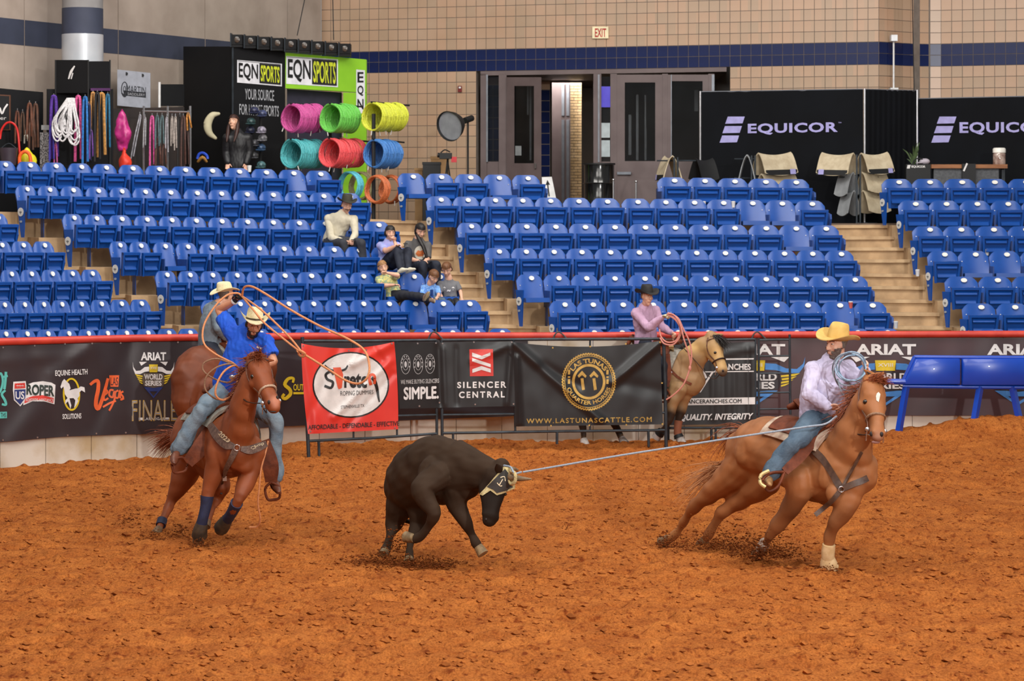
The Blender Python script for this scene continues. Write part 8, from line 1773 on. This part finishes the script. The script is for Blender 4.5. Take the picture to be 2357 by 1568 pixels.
saddle_pad((1965, 354, 44.2), (1892, 353, 44.6), .36, .2, 'cream saddle pad on the top left arm of the right stand'); saddle_pad((1982, 354, 44.2), (2042, 352, 44.5), .34, .2, 'cream saddle pad on the top right arm of the right stand')
saddle_pad((1964, 398, 44.2), (1935, 399, 44.5), .38, .14, 'grey saddle pad on the second left arm of the right stand', M_felt3, patch=False); saddle_pad((1984, 398, 44.2), (2036, 398, 44.5), .32, .16, 'cream saddle pad on the second right arm of the right stand', patch=False); saddle_pad((1966, 440, 44.2), (1942, 441, 44.5), .40, .13, 'grey saddle pad on the lowest left arm of the right stand', M_felt3, patch=False); saddle_pad((1986, 440, 44.2), (2036, 440, 44.5), .36, .16, 'cream saddle pad on the lowest right arm of the right stand', patch=False)
for x, d_, lab, arms in ((1972, 44.15, 'right', (358, 402, 444)), (1730, 44.25, 'middle', (360, 404)), (1552, 44.35, 'left', (364,))):
    t = thing('pad_stand', 'thin dark %s stand carrying saddle pads behind the top row' % lab, 'stand', dn(at(x, 494, d_))); post(x, d_, arms[0] - 2, .018, M_steel, t, 'pole'); post(x + 8, d_ + .05, arms[0] - 2, .018, M_steel, t, 'pole')
    for y in arms: MB().tube([at(x - 40, y + 6, d_ + .2), at(x + 50, y + 6, d_ + .2)], .014, n=6).build('arm', M_steel, t, True)
tb_ = thing('table', 'wooden topped table with grey cloth in front of the right backdrop', 'table', dn(at(2145, 494, 44.6))); a, b = at(2140, 388, 44.4), at(2314, 379, 44.4)
MB().box((a.x, 44.2, a.z), (b.x, 44.9, b.z)).build('table_top', mat('table_wood', srgb(160, 104, 60), .5, srgb(130, 80, 44), scale=3, stretch=(1, 8, 8)), tb_); MB().box((a.x + .05, 44.25, FLZ + .25), (b.x - .15, 44.3, a.z)).build('cloth_front', mat('cloth_grey', srgb(96, 98, 102), .9, srgb(80, 82, 86), scale=20), tb_)
for x in (2150, 2230, 2308): q = at(x, 494, 44.5); MB().box((q.x - .03, 44.45, FLZ), (q.x + .03, 44.52, a.z)).build('leg', M_steel, tb_)
tc = thing('table_runner', 'black cloth with white mark hung over the table', 'cloth', tuple(at(2230, 420, 44.15))); p0, p1 = at(2215, 425, 44.12), at(2246, 377, 44.12); MB().box((p0.x, 44.13, p0.z), (p1.x, 44.18, p1.z)).build('cloth', M_black, tc); p = Print(Sheet([(2200, 44.13), (2260, 44.13)]), .006, 200); p.line([(2218, 394), (2226, 376)], 4); p.done('mark', W_, tc)
to = thing('tote_bag', 'black tote bag with white lettering left of the table', 'bag', dn(at(2112, 494, 44.4))); p0, p1 = at(2086, 420, 44.3), at(2142, 378, 44.3); MB().box((p0.x, 44.3, FLZ + .01), (p1.x, 44.5, p1.z)).build('body', M_black, to); MB().tube([at(2100, 378, 44.35), at(2108, 366, 44.35), at(2122, 366, 44.35), at(2132, 378, 44.35)], .012, n=6, k=3).build('handle', M_black, to, True); p = Print(Sheet([(2080, 44.3), (2150, 44.3)]), .006, 200); p.text('EQUICOR', 2098, 381, 2130, 387, offset=.04); p.poly([(2089, 380), (2096, 380), (2094, 388), (2087, 388)]); p.done('lettering', W_, to)
jr = thing('glass_jar', 'white lidded glass jar glinting on the table end', 'jar', tuple(at(2300, 380, 44.5))); q = at(2300, 382, 44.5); MB().lathe([(.10, 0), (.115, .03), (.115, .22), (.10, .25)], q, n=24).build('jar', mat('jar_glass', srgb(190, 170, 160), .08, srgb(120, 90, 80), scale=10, spec=.8), jr, True); MB().lathe([(.118, .24), (.118, .31), (.1, .33)], q, n=24).build('lid', mat('lid_white', srgb(250, 248, 240), .3), jr, True)
cpb = thing('cap', 'pale cap lying on the black tote bag', 'cap', tuple(at(2128, 374, 44.4))); MB().ellipsoid(at(2128, 372, 44.4), (.1, .09, .06)).build('crown', mat('cap_pale', srgb(186, 178, 190), .7), cpb, True); MB().ellipsoid(at(2116, 375, 44.33), (.07, .06, .015)).build('peak', mat('cap_pale', srgb(186, 178, 190), .7), cpb, True)
fn_ = thing('potted_fern', 'green fern standing against the black drape', 'plant', dn(at(2104, 494, 44.8))); M_fern = mat('fern_green', srgb(74, 96, 52), .6, srgb(48, 66, 34), scale=20); q = dn(at(2104, 494, 44.8)); MB().lathe([(.1, 0), (.13, .25), (.12, .25)], q, n=16).build('pot', M_black, fn_, True); rs = random.Random(9)
for i in range(16):
    c = at(2104, 385, 44.8); a = rs.uniform(0, 6.3); r_ = rs.uniform(.08, .22); h_ = rs.uniform(.1, .5); ribbon(MB(), [c, c + Vector((math.cos(a) * r_ * .5, math.sin(a) * r_ * .4, h_ * .7)), c + Vector((math.cos(a) * r_, math.sin(a) * r_, h_))], [.012, .03, .004], .003, Vector((0, -1, .3))).build('frond', M_fern, fn_, True)
MB().tube([q + Vector((0, 0, .2)), at(2104, 385, 44.8)], .012, n=6).build('stem', M_fern, fn_, True)
# ------------------------------------------------------------------ litter on the stand
for i, (x, y, d_, rgb, lab) in enumerate(((574, 388, 40.9, (230, 230, 226), 'white cup on the top row left of the aisle'), (1620, 470, 42.0, (226, 222, 220), 'white cup behind the sixth row of the right middle block'), (1688, 470, 42.0, (220, 216, 214), 'second white cup behind the sixth row of the right middle block'), (1825, 578, 41.0, (190, 60, 70), 'red topped bottle under the folded down seat by the right aisle'), (1958, 702, 38.9, (200, 90, 80), 'small red bottle in the second row by the right aisle'), (2112, 628, 40.0, (206, 206, 210), 'crumpled white wrapper on the right aisle steps'), (2062, 748, 38.3, (200, 202, 208), 'clear plastic bag at the foot of the right aisle'), (2272, 580, 41.2, (226, 226, 230), 'white cup in the fourth row of the far right block'))):
    t = thing('cup', lab, 'litter', tuple(at(x, y + 8, d_))); mm = mat('litter_%d' % i, srgb(*rgb), .5); MB().lathe([(.028, 0), (.036, .1), (.034, .1), (.027, .005)], at(x, y + 8, d_), n=14).build('cup_body', mm, t, True); MB().lathe([(.037, .098), (.037, .108), (.02, .112)], at(x, y + 8, d_), n=14).build('lid', M_white, t, True)
# ------------------------------------------------------------------ dirt thrown up by the hooves
rs = random.Random(21); it = []
for (px, py, d_, sx, sz, n, up_) in ((1760, 1278, 23.5, .20, .10, 620, .5), (1640, 1258, 24.3, .26, .09, 520, .4), (1535, 1250, 24.9, .1, .05, 120, .3), (870, 1296, 23.7, .2, .05, 420, .4), (960, 1296, 23.6, .22, .035, 360, .3), (1010, 1298, 23.5, .12, .03, 160, .3), (905, 1262, 23.9, .07, .1, 90, .5), (300, 1200, 25.6, .1, .09, 60, .5), (360, 1238, 25.3, .14, .06, 130, .4), (460, 1250, 24.7, .12, .04, 110, .3), (412, 1226, 25.3, .06, .06, 40, .4), (1304, 1210, 24.4, .04, .03, 14, .4), (1910, 1308, 23.0, .1, .03, 60, .2)):
    c = at(px, py, d_)
    for _ in range(int(n * 2.2)):
        x = c.x + rs.gauss(0, sx * .85); y = d_ + rs.gauss(0, .12); z = c.z + abs(rs.gauss(0, sz)) - .03; r = rs.choice((.003, .004, .005, .006, .008, .011)) * rs.uniform(.8, 1.3); it.append((x, y, max(z, gz(x, y)), r))
clods('kicked_up_dirt', it, 'dark dirt spray thrown up around the galloping hooves', mat('dirt_spray', srgb(124, 66, 28), .95, srgb(84, 42, 18), scale=9, spec=.1))
